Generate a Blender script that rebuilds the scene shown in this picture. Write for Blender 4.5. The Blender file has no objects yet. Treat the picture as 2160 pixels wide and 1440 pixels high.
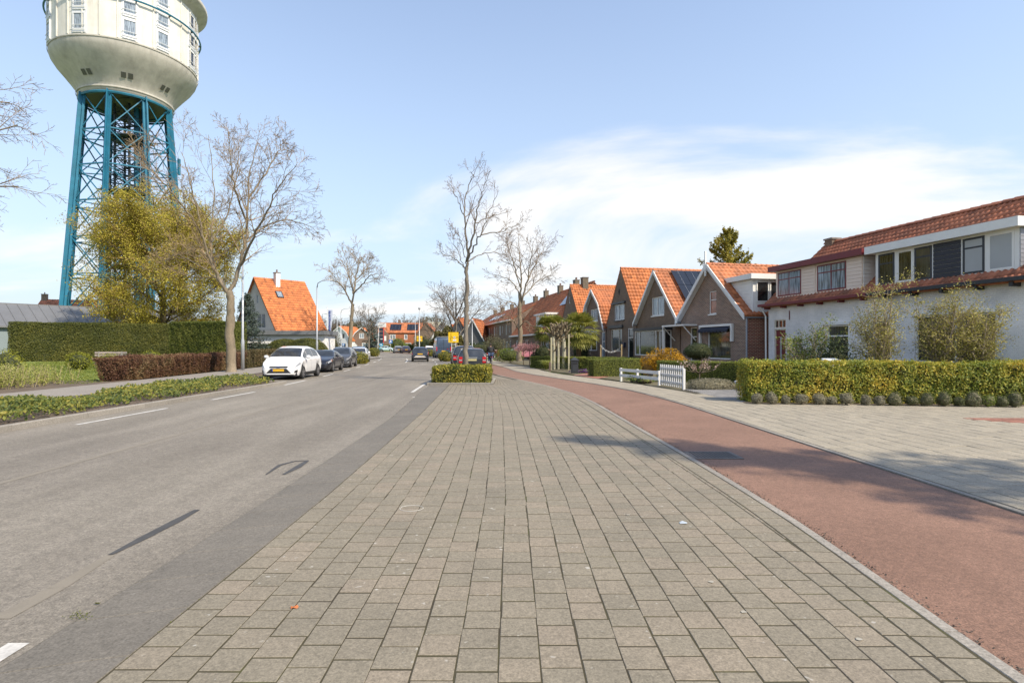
import bpy, bmesh, math, random
import numpy as np
from mathutils import Vector, Matrix
from mathutils.geometry import tessellate_polygon

# ------------------------------------------------------------------ camera, sky, sun
SC = bpy.context.scene
COL = SC.collection
F, HC, YH, CX = 1185.0, 1.67, 728.0, 1080.0          # focal length in photo pixels, eye height, horizon row, centre column
cam = bpy.data.objects.new('camera', bpy.data.cameras.new('camera'))
COL.objects.link(cam)
cam.location = (0, 0, HC)
cam.rotation_euler = (math.radians(90), 0, 0)
cam.data.sensor_width = 36.0
cam.data.lens = F / 2160.0 * 36.0
cam.data.shift_y = 8.0 / 2160.0
cam.data.clip_start = 0.05
cam.data.clip_end = 4000
SC.camera = cam

SUN_EL = math.radians(45)
TS = Vector((0.81, -0.59, 0)).normalized()
SUN_AZ = math.atan2(TS.x, TS.y)
to_sun = Vector((TS.x * math.cos(SUN_EL), TS.y * math.cos(SUN_EL), math.sin(SUN_EL)))
W = bpy.data.worlds.new('World'); SC.world = W; W.use_nodes = True
nt = W.node_tree; nt.nodes.clear()
def wn(t, **kw):
    n = nt.nodes.new(t)
    for k, v in kw.items(): setattr(n, k, v)
    return n
def wl(a, b): nt.links.new(a, b)
def wmath(op, a, b=None, clamp=False):
    n = wn('ShaderNodeMath', operation=op); n.use_clamp = clamp
    for i, v in enumerate((a, b)):
        if v is None: continue
        if isinstance(v, (int, float)): n.inputs[i].default_value = v
        else: wl(v, n.inputs[i])
    return n.outputs[0]
sky = wn('ShaderNodeTexSky', sky_type='NISHITA', sun_disc=False)
sky.sun_elevation = SUN_EL; sky.sun_rotation = SUN_AZ
sky.air_density = 1.0; sky.dust_density = 0.6; sky.ozone_density = 1.2; sky.altitude = 0
bg = wn('ShaderNodeBackground'); bg.inputs[1].default_value = 0.11
wl(sky.outputs[0], bg.inputs[0])
bgc = wn('ShaderNodeBackground'); bgc.inputs[0].default_value = (1.0, 0.965, 0.92, 1); bgc.inputs[1].default_value = 0.46
bgh = wn('ShaderNodeBackground'); bgh.inputs[0].default_value = (0.64, 0.79, 1.0, 1); bgh.inputs[1].default_value = 0.345
tc = wn('ShaderNodeTexCoord'); sx = wn('ShaderNodeSeparateXYZ'); wl(tc.outputs['Generated'], sx.inputs[0])
zc = wmath('MAXIMUM', sx.outputs[2], 0.0)
den = wmath('ADD', zc, 0.20)
cb = wn('ShaderNodeCombineXYZ')
wl(wmath('DIVIDE', sx.outputs[0], den), cb.inputs[0]); wl(wmath('DIVIDE', sx.outputs[1], den), cb.inputs[1])
mp = wn('ShaderNodeMapping'); mp.inputs['Location'].default_value = (20.61, 29.48, 0.4); mp.inputs['Rotation'].default_value = (0, 0, math.radians(28.5))
mp.inputs['Scale'].default_value = (0.6, 1.0, 1.0); wl(cb.outputs[0], mp.inputs[0])
n1 = wn('ShaderNodeTexNoise'); n1.inputs['Scale'].default_value = 0.7; n1.inputs['Detail'].default_value = 8; n1.inputs['Roughness'].default_value = 0.55
n1.inputs['Distortion'].default_value = 0.5; wl(mp.outputs[0], n1.inputs['Vector'])
low = wmath('MULTIPLY', wmath('SUBTRACT', 0.36, zc), 0.22)       # more cloud low down, all round the horizon
cl = wmath('ADD', n1.outputs[0], low)
rp = wn('ShaderNodeValToRGB'); rp.color_ramp.elements[0].position = 0.535; rp.color_ramp.elements[1].position = 0.71
rp.color_ramp.interpolation = 'EASE'; wl(cl, rp.inputs[0])
veil = wmath('ADD', wmath('MULTIPLY', rp.outputs[0], 0.82), 0.10, clamp=True)
hz = wmath('POWER', wmath('SUBTRACT', 1.0, wmath('DIVIDE', zc, 0.62), clamp=True), 1.15)   # thin haze towards the horizon, all round
hm = wn('ShaderNodeMixShader'); wl(wmath('MULTIPLY', hz, 0.92), hm.inputs[0]); wl(bg.outputs[0], hm.inputs[1]); wl(bgh.outputs[0], hm.inputs[2])
mx = wn('ShaderNodeMixShader'); wl(veil, mx.inputs[0]); wl(hm.outputs[0], mx.inputs[1]); wl(bgc.outputs[0], mx.inputs[2])
wo = wn('ShaderNodeOutputWorld'); wl(mx.outputs[0], wo.inputs[0])

sun = bpy.data.objects.new('sun', bpy.data.lights.new('sun', 'SUN')); COL.objects.link(sun)
sun.data.energy = 2.5; sun.data.angle = math.radians(0.9); sun.data.color = (1.0, 0.88, 0.70)
sun.rotation_euler = to_sun.to_track_quat('Z', 'Y').to_euler()
sun.location = (30, -12, 40)

VS = SC.view_settings
VS.view_transform = 'Standard'; VS.look = 'None'; VS.exposure = 1.32; VS.gamma = 1.0; VS.use_curve_mapping = False
SC.cycles.use_denoising = True
SC.cycles.max_bounces = 6; SC.cycles.diffuse_bounces = 3; SC.cycles.glossy_bounces = 3; SC.cycles.transparent_max_bounces = 6
SC.cycles.caustics_reflective = False; SC.cycles.caustics_refractive = False

# ------------------------------------------------------------------ photo pixel -> place
def gy(py): return F * HC / (py - YH)                 # depth of a ground point seen on row py
def gp(px, py): Y = gy(py); return ((px - CX) / F * Y, Y)
def xat(px, Y): return (px - CX) / F * Y
def zat(py, Y): return HC + (YH - py) * Y / F

# ------------------------------------------------------------------ objects
def link(o, parent=None):
    COL.objects.link(o)
    if parent is not None: o.parent = parent
    return o
def tag(o, label, cat=None, group=None, kind=None):
    if label: o['label'] = label
    if cat: o['category'] = cat
    if group: o['group'] = group
    if kind: o['kind'] = kind
    return o
def thing(name, label, cat, loc=(0, 0, 0), rz=0.0, group=None):
    o = bpy.data.objects.new(name, None); o.empty_display_size = 0.2
    o.location = loc; o.rotation_euler = (0, 0, rz)
    return tag(link(o), label, cat, group)
def copy_tree(o, parent=None, loc=None, rz=None, label=None, scale=None):
    c = o.copy(); link(c, parent)
    if loc is not None: c.location = loc
    if rz is not None: c.rotation_euler = (0, 0, rz)
    if scale is not None: c.scale = scale if hasattr(scale, '__len__') else (scale,) * 3
    if label: c['label'] = label
    for ch in list(o.children): copy_tree(ch, c)
    return c
def np_mesh(name, V, Fa, mats, parent=None, smooth=False, mi=None):
    """one mesh object from an (n,3) array and an (m,k) index array (or a list of such arrays)"""
    me = bpy.data.meshes.new(name)
    if not isinstance(Fa, (list, tuple)): Fa = [Fa]
    Fa = [np.asarray(f, dtype=np.int32) for f in Fa if len(f)]
    V = np.asarray(V, dtype=np.float32)
    me.vertices.add(len(V)); me.vertices.foreach_set('co', V.ravel())
    loops = np.concatenate([f.ravel() for f in Fa]); tot = np.concatenate([np.full(len(f), f.shape[1], np.int32) for f in Fa])
    me.loops.add(len(loops)); me.loops.foreach_set('vertex_index', loops)
    me.polygons.add(len(tot)); st = np.zeros(len(tot), np.int32); st[1:] = np.cumsum(tot)[:-1]
    me.polygons.foreach_set('loop_start', st); me.polygons.foreach_set('loop_total', tot)
    if mi is not None: me.polygons.foreach_set('material_index', np.asarray(mi, np.int32))
    me.polygons.foreach_set('use_smooth', np.full(len(tot), bool(smooth)))
    for m in (mats if isinstance(mats, (list, tuple)) else [mats]): me.materials.append(m)
    me.update(calc_edges=True); me.validate()
    return link(bpy.data.objects.new(name, me), parent)

class MB:
    """collects boxes, bars, tubes and sheets; build() links them as one mesh object"""
    def __init__(s): s.v = []; s.f = []
    def add(s, vs, fs):
        n = len(s.v); s.v += [tuple(v) for v in vs]; s.f += [tuple(i + n for i in f) for f in fs]; return s
    def box(s, x0, x1, y0, y1, z0, z1):
        return s.add([(x0, y0, z0), (x1, y0, z0), (x1, y1, z0), (x0, y1, z0), (x0, y0, z1), (x1, y0, z1), (x1, y1, z1), (x0, y1, z1)],
                     [(3, 2, 1, 0), (4, 5, 6, 7), (0, 1, 5, 4), (1, 2, 6, 5), (2, 3, 7, 6), (3, 0, 4, 7)])
    def bar(s, p, q, w, h, up=(0, 0, 1)):
        p = Vector(p); q = Vector(q); d = (q - p).normalized(); u = Vector(up)
        a = d.cross(u)
        if a.length < 1e-4: a = d.cross(Vector((1, 0, 0)))
        a.normalize(); b = a.cross(d).normalized()
        vs = []
        for e in (p, q):
            for i, j in ((-1, -1), (1, -1), (1, 1), (-1, 1)): vs.append(e + a * (i * w / 2) + b * (j * h / 2))
        return s.add(vs, [(0, 1, 2, 3), (7, 6, 5, 4), (0, 4, 5, 1), (1, 5, 6, 2), (2, 6, 7, 3), (3, 7, 4, 0)])
    def tube(s, pts, rad, n=8, cap=True):
        pts = [Vector(p) for p in pts]; rad = rad if hasattr(rad, '__len__') else [rad] * len(pts)
        vs = []; fs = []; ref = Vector((0.13, 0.31, 1)) if abs((pts[-1] - pts[0]).normalized().z) < 0.9 else Vector((1, 0.2, 0))
        for i, p in enumerate(pts):
            d = (pts[min(i + 1, len(pts) - 1)] - pts[max(i - 1, 0)]).normalized()
            a = d.cross(ref).normalized(); b = d.cross(a)
            for k in range(n):
                t = 2 * math.pi * k / n; vs.append(p + (a * math.cos(t) + b * math.sin(t)) * rad[i])
        for i in range(len(pts) - 1):
            for k in range(n):
                k2 = (k + 1) % n; fs.append((i * n + k, i * n + k2, (i + 1) * n + k2, (i + 1) * n + k))
        if cap: fs.append(tuple(range(n))[::-1]); fs.append(tuple((len(pts) - 1) * n + k for k in range(n)))
        return s.add(vs, fs)
    def lathe(s, prof, n=24, c=(0, 0, 0), cap=True):
        vs = []; fs = []; m = len(prof)
        for r, z in prof:
            for k in range(n):
                t = 2 * math.pi * k / n; vs.append((c[0] + r * math.cos(t), c[1] + r * math.sin(t), c[2] + z))
        for i in range(m - 1):
            for k in range(n):
                k2 = (k + 1) % n; fs.append((i * n + k, i * n + k2, (i + 1) * n + k2, (i + 1) * n + k))
        if cap: fs.append(tuple(range(n))[::-1]); fs.append(tuple((m - 1) * n + k for k in range(n)))
        return s.add(vs, fs)
    def poly(s, pts): return s.add(pts, [tuple(range(len(pts)))])
    def prism(s, pts, d):
        d = Vector(d); n = len(pts); vs = [Vector(p) for p in pts] + [Vector(p) + d for p in pts]
        return s.add(vs, [tuple(range(n))[::-1], tuple(range(n, 2 * n))] + [(i, (i + 1) % n, (i + 1) % n + n, i + n) for i in range(n)])
    def build(s, name, m, parent=None, smooth=False, bevel=0, loc=None, rz=None):
        me = bpy.data.meshes.new(name); me.from_pydata([tuple(v) for v in s.v], [], s.f)
        me.materials.append(m)
        bm = bmesh.new(); bm.from_mesh(me); bmesh.ops.recalc_face_normals(bm, faces=bm.faces)
        if bevel: bmesh.ops.bevel(bm, geom=list(bm.edges), offset=bevel, segments=1, affect='EDGES', clamp_overlap=True)
        bm.to_mesh(me); bm.free()
        if smooth: me.polygons.foreach_set('use_smooth', np.ones(len(me.polygons), bool))
        o = link(bpy.data.objects.new(name, me), parent)
        if loc is not None: o.location = loc
        if rz is not None: o.rotation_euler = (0, 0, rz)
        return o

# ------------------------------------------------------------------ procedural materials
MATS = {}
def lin(c):
    """sRGB 0-255 picked as a paint colour -> linear"""
    return tuple(((v / 255 + 0.055) / 1.055) ** 2.4 if v > 10 else v / 255 / 12.92 for v in c)
class NT:
    def __init__(s, name):
        s.m = bpy.data.materials.new(name); s.m.use_nodes = True; s.t = s.m.node_tree
        s.p = s.t.nodes['Principled BSDF']; s.out = s.t.nodes['Material Output']
    def n(s, t, **kw):
        x = s.t.nodes.new(t)
        for k, v in kw.items(): setattr(x, k, v)
        return x
    def l(s, a, b): s.t.links.new(a, b)
    def math(s, op, a, b=0.0, clamp=False):
        x = s.n('ShaderNodeMath', operation=op); x.use_clamp = clamp
        for i, v in enumerate((a, b)):
            if isinstance(v, (int, float)): x.inputs[i].default_value = v
            else: s.l(v, x.inputs[i])
        return x.outputs[0]
    def noise(s, sc, det=4, rough=0.55, vec=None, scale3=None):
        x = s.n('ShaderNodeTexNoise'); x.inputs['Scale'].default_value = sc; x.inputs['Detail'].default_value = det; x.inputs['Roughness'].default_value = rough
        v = vec or s.obj()
        if scale3:
            mpn = s.n('ShaderNodeMapping'); mpn.inputs['Scale'].default_value = scale3; s.l(v, mpn.inputs[0]); v = mpn.outputs[0]
        s.l(v, x.inputs['Vector']); return x.outputs[0]
    def obj(s):
        if not hasattr(s, '_o'): s._o = s.n('ShaderNodeTexCoord')
        return s._o.outputs['Object']
    def ramp(s, v, stops):
        x = s.n('ShaderNodeValToRGB'); e = x.color_ramp.elements
        while len(e) < len(stops): e.new(0.5)
        for i, (p, c) in enumerate(stops): e[i].position = p; e[i].color = (*c, 1) if len(c) == 3 else c
        s.l(v, x.inputs[0]); return x.outputs[0]
    def mix(s, f, a, b, mode='MIX'):
        x = s.n('ShaderNodeMix', data_type='RGBA', blend_type=mode)
        for i, v in ((0, f), (6, a), (7, b)):
            if isinstance(v, (int, float)): x.inputs[i].default_value = v
            elif isinstance(v, tuple): x.inputs[i].default_value = (*v, 1) if len(v) == 3 else v
            else: s.l(v, x.inputs[i])
        return x.outputs[2]
    def bump(s, h, strength=0.3, dist=0.01):
        x = s.n('ShaderNodeBump'); x.inputs['Strength'].default_value = strength; x.inputs['Distance'].default_value = dist
        s.l(h, x.inputs['Height']); s.l(x.outputs[0], s.p.inputs['Normal'])
    def done(s, col=None, rough=0.7, metal=0.0, spec=None):
        if col is not None:
            if isinstance(col, tuple): s.p.inputs['Base Color'].default_value = (*col, 1)
            else: s.l(col, s.p.inputs['Base Color'])
        if isinstance(rough, (int, float)): s.p.inputs['Roughness'].default_value = rough
        else: s.l(rough, s.p.inputs['Roughness'])
        s.p.inputs['Metallic'].default_value = metal
        if spec is not None: s.p.inputs['Specular IOR Level'].default_value = spec
        return s.m
    def rnd(s):
        """a random number for every loose piece and for every object"""
        g = s.n('ShaderNodeNewGeometry'); o = s.n('ShaderNodeObjectInfo')
        return s.math('FRACT', s.math('ADD', g.outputs['Random Per Island'], o.outputs['Random']))

def M(name, col, rough=0.7, var=0.12, scale=6.0, bump=0.0, metal=0.0, fine=60.0, spec=None, coat=0.0):
    """plain surface with soft blotches and fine grain"""
    if name in MATS: return MATS[name]
    k = NT(name)
    a = k.noise(scale, 4); b = k.noise(fine, 2)
    v = k.math('ADD', k.math('MULTIPLY', a, 0.7), k.math('MULTIPLY', b, 0.3))
    c = k.ramp(v, [(0.3, tuple(x * (1 - var) for x in col)), (0.7, tuple(min(1, x * (1 + var)) for x in col))])
    if bump: k.bump(b, bump, 0.01)
    k.done(c, rough, metal, spec)
    if coat: k.p.inputs['Coat Weight'].default_value = coat; k.p.inputs['Coat Roughness'].default_value = 0.05
    MATS[name] = k.m; return k.m
def M_leaf(name, cols, rough=0.55, nscale=0.8, trans=0.32, patch=0.45):
    """leaves: every leaf its own tone out of a range, drifting over the plant"""
    if name in MATS: return MATS[name]
    k = NT(name)
    v = k.math('ADD', k.math('MULTIPLY', k.rnd(), 1 - patch), k.math('MULTIPLY', k.ramp(k.noise(nscale, 3), [(0.32, (0, 0, 0)), (0.68, (1, 1, 1))]), patch))
    c = k.ramp(v, [(i / (len(cols) - 1) * 0.8 + 0.1, c) for i, c in enumerate(cols)])
    k.done(c, rough, spec=0.35)
    if trans:
        tr = k.n('ShaderNodeBsdfTranslucent'); k.l(c, tr.inputs[0]); mxs = k.n('ShaderNodeMixShader'); mxs.inputs[0].default_value = trans
        k.l(k.p.outputs[0], mxs.inputs[1]); k.l(tr.outputs[0], mxs.inputs[2]); k.l(mxs.outputs[0], k.out.inputs[0])
    MATS[name] = k.m; return k.m
def M_brick(name, cols, mortar, bw=0.215, bh=0.062, ms=0.009, rough=0.85):
    if name in MATS: return MATS[name]
    k = NT(name)
    sp = k.n('ShaderNodeSeparateXYZ'); k.l(k.obj(), sp.inputs[0])
    cm = k.n('ShaderNodeCombineXYZ'); k.l(k.math('ADD', sp.outputs[0], sp.outputs[1]), cm.inputs[0]); k.l(sp.outputs[2], cm.inputs[1])
    b = k.n('ShaderNodeTexBrick'); k.l(cm.outputs[0], b.inputs['Vector'])
    b.inputs['Scale'].default_value = 1.0; b.inputs['Mortar Size'].default_value = ms; b.inputs['Brick Width'].default_value = bw; b.inputs['Row Height'].default_value = bh
    b.inputs['Mortar Smooth'].default_value = 0.3; b.inputs['Bias'].default_value = -0.1
    b.inputs['Color1'].default_value = (*cols[0], 1); b.inputs['Color2'].default_value = (*cols[1], 1); b.inputs['Mortar'].default_value = (*mortar, 1)
    st = k.ramp(k.noise(0.7, 5, 0.6), [(0.3, (0.72, 0.72, 0.72)), (0.7, (1.15, 1.12, 1.1))])
    fn = k.ramp(k.noise(45, 3), [(0.3, (0.8, 0.8, 0.8)), (0.7, (1.2, 1.2, 1.2))])
    c = k.mix(1.0, k.mix(1.0, b.outputs[0], st, 'MULTIPLY'), fn, 'MULTIPLY')
    k.bump(k.math('SUBTRACT', 1.0, b.outputs['Fac']), 0.6, 0.012)
    MATS[name] = k.done(c, rough); return k.m
def M_piece(name, col, var=0.2, rough=0.85, grain=90.0, bump=0.35, blot=1.4, tint=None, spots=0.0):
    """pieces laid side by side (paving, tiles): a tone of its own for each piece, blotches across, fine grain"""
    if name in MATS: return MATS[name]
    k = NT(name); g = k.n('ShaderNodeNewGeometry')
    wpos = g.outputs['Position']
    r = k.rnd()
    c0 = k.ramp(r, [(0.0, tuple(x * (1 - var) for x in col)), (0.5, col), (1.0, tuple(x * (1 + var) for x in (tint or col)))])
    bl = k.ramp(k.noise(blot, 5, 0.6, vec=wpos), [(0.28, (0.88, 0.88, 0.88)), (0.72, (1.1, 1.09, 1.08))])
    gr = k.noise(grain, 3, 0.7, vec=wpos)
    gc = k.ramp(gr, [(0.3, (0.66, 0.66, 0.66)), (0.7, (1.32, 1.32, 1.32))])
    g3 = k.ramp(k.noise(24, 4, 0.7, vec=wpos), [(0.3, (0.84, 0.84, 0.83)), (0.7, (1.16, 1.16, 1.17))]); gc = k.mix(1.0, gc, g3, 'MULTIPLY')
    c = k.mix(1.0, k.mix(1.0, c0, bl, 'MULTIPLY'), gc, 'MULTIPLY')
    if spots:
        sp = k.ramp(k.noise(14, 2, vec=wpos), [(0.70, (0, 0, 0)), (0.76, (1, 1, 1))])
        c = k.mix(k.math('MULTIPLY', sp, spots), c, (0.55, 0.54, 0.5))
    k.bump(gr, bump, 0.006)
    MATS[name] = k.done(c, rough); return k.m
# ------------------------------------------------------------------ ground, road, pavements
def table(pts):
    xs = np.array([p[0] for p in pts], float); ys = np.array([p[1] for p in pts], float)
    g = np.linspace(-10, 260, 2701); v = np.interp(g, xs, ys)
    kf = np.hanning(41); kf /= kf.sum()
    vs = np.convolve(np.pad(v, 20, mode='edge'), kf, mode='valid')
    return lambda Y: float(np.interp(Y, g, vs))
cx = table([(-10, -6.0), (0, -6.0), (10, -6.1), (17, -6.35), (24, -6.75), (30, -7.2), (36, -7.8), (42, -8.55), (50, -9.7), (57, -10.8), (64, -12), (73, -13.9), (82, -16.2), (93, -19.2), (104, -22.5), (115, -26.2), (130, -32), (150, -41), (260, -95)])
pl = table([(-10, 2.5), (2.8, 2.52), (3.7, 2.6), (5.3, 2.7), (8.5, 2.64), (11.4, 2.54), (16.2, 2.4), (19, 2.15), (22.7, 1.5), (26, .6), (29.5, -.4), (35.5, -1.8), (40.6, -2.5), (45, -3.3), (55, -5), (65, -7), (80, -10.6), (100, -17), (140, -33), (260, -88)])
pr = table([(-10, 4.9), (5.5, 4.95), (9.2, 4.85), (15.5, 4.75), (19.8, 4.4), (23, 3.7), (26.7, 2.6), (31.4, 1.1), (35.5, .15), (40.6, -.4), (45, -1.25), (55, -2.9), (65, -4.9), (80, -8.4), (100, -14.8), (140, -30.8), (260, -86)])
def road_l(Y): return -9.8 if Y < 24.6 else cx(Y) - 5.3
def road_r(Y):
    if Y < 23.4: return -2.65 + np.interp(Y, [0, 6, 13, 20, 23.4], [0, 0, -.13, -.62, -.8])
    return (cx(Y) + 5.25) if Y > 26.8 else -3.45
def ribbon(name, fl, fr, Ys, z, mat, parent=None, nx=1, zr=None):
    V = []; Fs = []
    for Y in Ys:
        a, b = fl(Y), fr(Y)
        for i in range(nx + 1):
            t = i / nx; V.append((a + (b - a) * t, Y, z + ((zr - z) * t if zr is not None else 0)))
    n = nx + 1
    for j in range(len(Ys) - 1):
        for i in range(nx): Fs.append((j * n + i, j * n + i + 1, (j + 1) * n + i + 1, (j + 1) * n + i))
    return np_mesh(name, V, np.array(Fs), mat, parent)
def yr(a, b, d): return list(np.linspace(a, b, max(2, int(round((b - a) / d)) + 1)))

# asphalt: pale worn stone, blotches drawn out along the road, fine aggregate
k = NT('asphalt'); g = k.n('ShaderNodeNewGeometry'); wp = g.outputs['Position']
st = k.ramp(k.noise(1.0, 5, 0.6, vec=wp, scale3=(1.1, 0.14, 1)), [(0.25, (0.148, 0.131, 0.105)), (0.5, (0.19, 0.17, 0.138)), (0.78, (0.25, 0.225, 0.185))])
gr = k.noise(70, 3, 0.75, vec=wp); gc = k.ramp(gr, [(0.3, (0.55, 0.55, 0.55)), (0.7, (1.45, 1.45, 1.45))])
gr2 = k.ramp(k.noise(22, 4, 0.72, vec=wp), [(0.3, (0.76, 0.76, 0.76)), (0.7, (1.24, 1.24, 1.24))])
bl = k.mix(1.0, k.ramp(k.noise(0.16, 3, 0.5, vec=wp), [(0.3, (0.88, 0.87, 0.88)), (0.7, (1.1, 1.1, 1.1))]), k.ramp(k.noise(5.5, 4, 0.7, vec=wp), [(0.3, (0.86, 0.86, 0.86)), (0.7, (1.14, 1.14, 1.14))]), 'MULTIPLY')
k.bump(gr, 0.5, 0.008)
ASPH = k.done(k.mix(1.0, k.mix(1.0, k.mix(1.0, st, gc, 'MULTIPLY'), gr2, 'MULTIPLY'), bl, 'MULTIPLY'), 0.85)
k = NT('red_asphalt'); g = k.n('ShaderNodeNewGeometry'); wp = g.outputs['Position']
st = k.ramp(k.noise(0.8, 5, 0.6, vec=wp), [(0.3, (0.172, 0.097, 0.066)), (0.7, (0.23, 0.132, 0.092))])
gr = k.noise(75, 3, 0.75, vec=wp); gc = k.mix(1.0, k.ramp(gr, [(0.3, (0.5, 0.5, 0.5)), (0.7, (1.5, 1.5, 1.5))]), k.ramp(k.noise(24, 4, 0.72, vec=wp), [(0.3, (0.74, 0.74, 0.74)), (0.7, (1.26, 1.26, 1.26))]), 'MULTIPLY')
k.bump(gr, 0.6, 0.008); RASPH = k.done(k.mix(1.0, st, gc, 'MULTIPLY'), 0.85)
PAVE = M_piece('paving_concrete', (0.205, 0.181, 0.136), 0.06, grain=85, tint=(0.216, 0.183, 0.138), spots=0.45)
PAVE2 = M_piece('sidewalk_concrete', (0.285, 0.254, 0.198), 0.08, grain=80, spots=0.2)
BAND = M_piece('gutter_concrete', (0.148, 0.134, 0.112), 0.05, grain=70, bump=0.2, spots=0.1)
KERB = M_piece('kerb_concrete', (0.25, 0.23, 0.2), 0.12, grain=60)
k = NT('joint_sand'); g = k.n('ShaderNodeNewGeometry'); wp = g.outputs['Position']
JOINT = k.done(k.ramp(k.noise(1.3, 5, 0.65, vec=wp), [(0.35, (0.038, 0.030, 0.020)), (0.58, (0.055, 0.048, 0.022)), (0.75, (0.075, 0.082, 0.018))]), 0.95)
GRASS_G = M('lawn_green', (0.16, 0.20, 0.04), 0.95, 0.3, 0.5, 0.5, fine=40)
SOIL = M('soil', (0.11, 0.082, 0.058), 0.95, 0.35, 2.0, 0.6, fine=40)
PAINT = M('road_paint', (0.50, 0.485, 0.45), 0.7, 0.3, 5, 0.2, fine=40)
WORN = M('worn_paint', (0.205, 0.181, 0.143), 0.8, 0.16, 3, 0.3, fine=70)
TAR = M('tar_seal', (0.062, 0.06, 0.058), 0.7, 0.25, 8, 0.2)

tag(np_mesh('ground', [(-900, -60, -0.03), (900, -60, -0.03), (900, 1800, -0.03), (-900, 1800, -0.03)], np.array([(0, 1, 2, 3)]), GRASS_G), None, kind='structure')
road = tag(ribbon('road', road_l, road_r, yr(-6, 22.8, 1.2) + [23.4, 24.55, 24.65, 26.75, 26.85] + yr(28, 176, 2), 0.0, ASPH, nx=4), None, kind='structure')
# markings: each painted dash its own piece of the road
def mark(name, c, Y0, Y1, w, mat, z=0.004):
    ys = yr(Y0, Y1, 1.0); return ribbon(name, lambda Y: c(Y) - w / 2, lambda Y: c(Y) + w / 2, ys, z, mat, road)
for a, b in ((4.5, 7.0), (11.8, 14.9)): mark('lane_dash', lambda Y: -9.15, a, b, 0.11, PAINT)
lc = lambda Y: np.interp(Y, [23, 30, 40], [-9.5, -10.1, -11.25]) if Y < 40 else cx(Y) - 3.05
for a, b in ((17.2, 20.1), (23.6, 26.7), (30, 32.5), (36, 38.4), (41.7, 44), (47, 50), (54.5, 57.5), (61, 64), (68, 71), (75, 78), (82, 85)): mark('lane_dash', lc if a > 22 else (lambda Y: -9.2), a, b, 0.12, PAINT)
rc = lambda Y: np.interp(Y, [2, 12, 20, 25, 31], [-2.74, -2.95, -3.55, -3.8, -4.25]) if Y < 31 else (cx(Y) + 3.0)
for a, b in ((2.5, 3.15), (19.9, 24.6), (27.8, 30.7), (36.5, 38.8), (42.5, 44.5), (48.5, 50.8), (55, 57.6), (62, 65), (70, 73)): mark('lane_dash', rc, a, b, 0.12, PAINT)
MB().box(-3.2, -2.62, 18.0, 18.12, 0.0, 0.004).build('lane_dash', PAINT, road)
for o in (-0.13, 0.13): mark('worn_centre_line', lambda Y: cx(Y) + o, -4 if o < 0 else 17, 54, 0.10, WORN, 0.003 if o < 0 else 0.0035)
mark('centre_line', lambda Y: cx(Y) + 0.1, 54, 70, 0.13, PAINT, 0.0045)
mark('centre_line', lambda Y: cx(Y) + 0.1, 76, 130, 0.12, WORN, 0.0045)
def patch(name, pts, w, mat, z):
    m = MB(); n = len(pts)
    for i in range(n - 1):
        (x0, y0, a), (x1, y1, b) = pts[i], pts[i + 1]; d = Vector((x1 - x0, y1 - y0, 0)).normalized(); s = Vector((-d.y, d.x, 0))
        m.poly([Vector((x0, y0, z)) + s * w * a, Vector((x1, y1, z)) + s * w * b, Vector((x1, y1, z)) - s * w * b, Vector((x0, y0, z)) - s * w * a])
    return m.build(name, mat, road)
patch('tar_seam', [gp(233, 1170) + (0.4,), gp(300, 1136) + (0.9,), gp(370, 1100) + (1,), gp(416, 1075) + (0.6,)], 0.05, TAR, 0.005)
patch('tar_seam', [gp(561, 1001) + (0.3,), gp(590, 981) + (1,), gp(620, 973) + (0.7,), gp(651, 971) + (0.4,)], 0.035, TAR, 0.005)
patch('tar_seam', [gp(598, 1001) + (0.4,), gp(628, 985) + (1,), gp(648, 972) + (0.6,)], 0.05, TAR, 0.0055)
patch('worn_edge_line', [gp(0, 1305) + (1,), gp(120, 1240) + (1,), gp(232, 1172) + (0.6,)], 0.06, WORN, 0.003)
# zebra-like white blocks at the roundabout
for i in range(7): MB().box(-38.2 + i * 1.0, -37.7 + i * 1.0, 148, 150.2, 0, 0.006).build('give_way_block', PAINT, road)

# gutter band of slabs beside the road
gut = tag(ribbon('gutter', lambda Y: road_r(Y) + 0.002, lambda Y: -2.01 + np.interp(Y, [0, 6, 13, 20, 23.4], [0, 0, -.15, -.45, -.6]), yr(-2, 23.4, 1.2), -0.006, JOINT), None, kind='structure')
def slab(x0, x1, y0, y1, z0, z1, sk=0.0, ch=0.006, h=0.06):
    """one slab, top edges eased; sk skews its cross joints"""
    t = [(x0 + ch, y0 + ch), (x1 - ch, y0 + sk + ch), (x1 - ch, y1 + sk - ch), (x0 + ch, y1 - ch)]
    e = [(x0, y0), (x1, y0 + sk), (x1, y1 + sk), (x0, y1)]; zz = [z0, z1, z1, z0]
    vs = [(p[0], p[1], zz[i]) for i, p in enumerate(t)] + [(p[0], p[1], zz[i] - ch) for i, p in enumerate(e)] + [(p[0], p[1], zz[i] - h) for i, p in enumerate(e)]
    fs = [(0, 1, 2, 3)] + [(4 + i, 4 + (i + 1) % 4, (i + 1) % 4, i) for i in range(4)] + [(8 + i, 8 + (i + 1) % 4, 4 + (i + 1) % 4, 4 + i) for i in range(4)]
    return vs, fs
y = -1.55
while y < 23.2:
    xm = road_r(y + .3) + 0.005; xr = -2.02 + np.interp(y, [0, 6, 13, 20, 23.4], [0, 0, -.15, -.45, -.6])
    vs, fs = slab(xm, xr - 0.008, y, y + 0.545, 0.004, 0.03, sk=0.13, ch=0.003)
    np_mesh('gutter_slab', vs, np.array(fs), BAND, gut); y += 0.55

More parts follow.
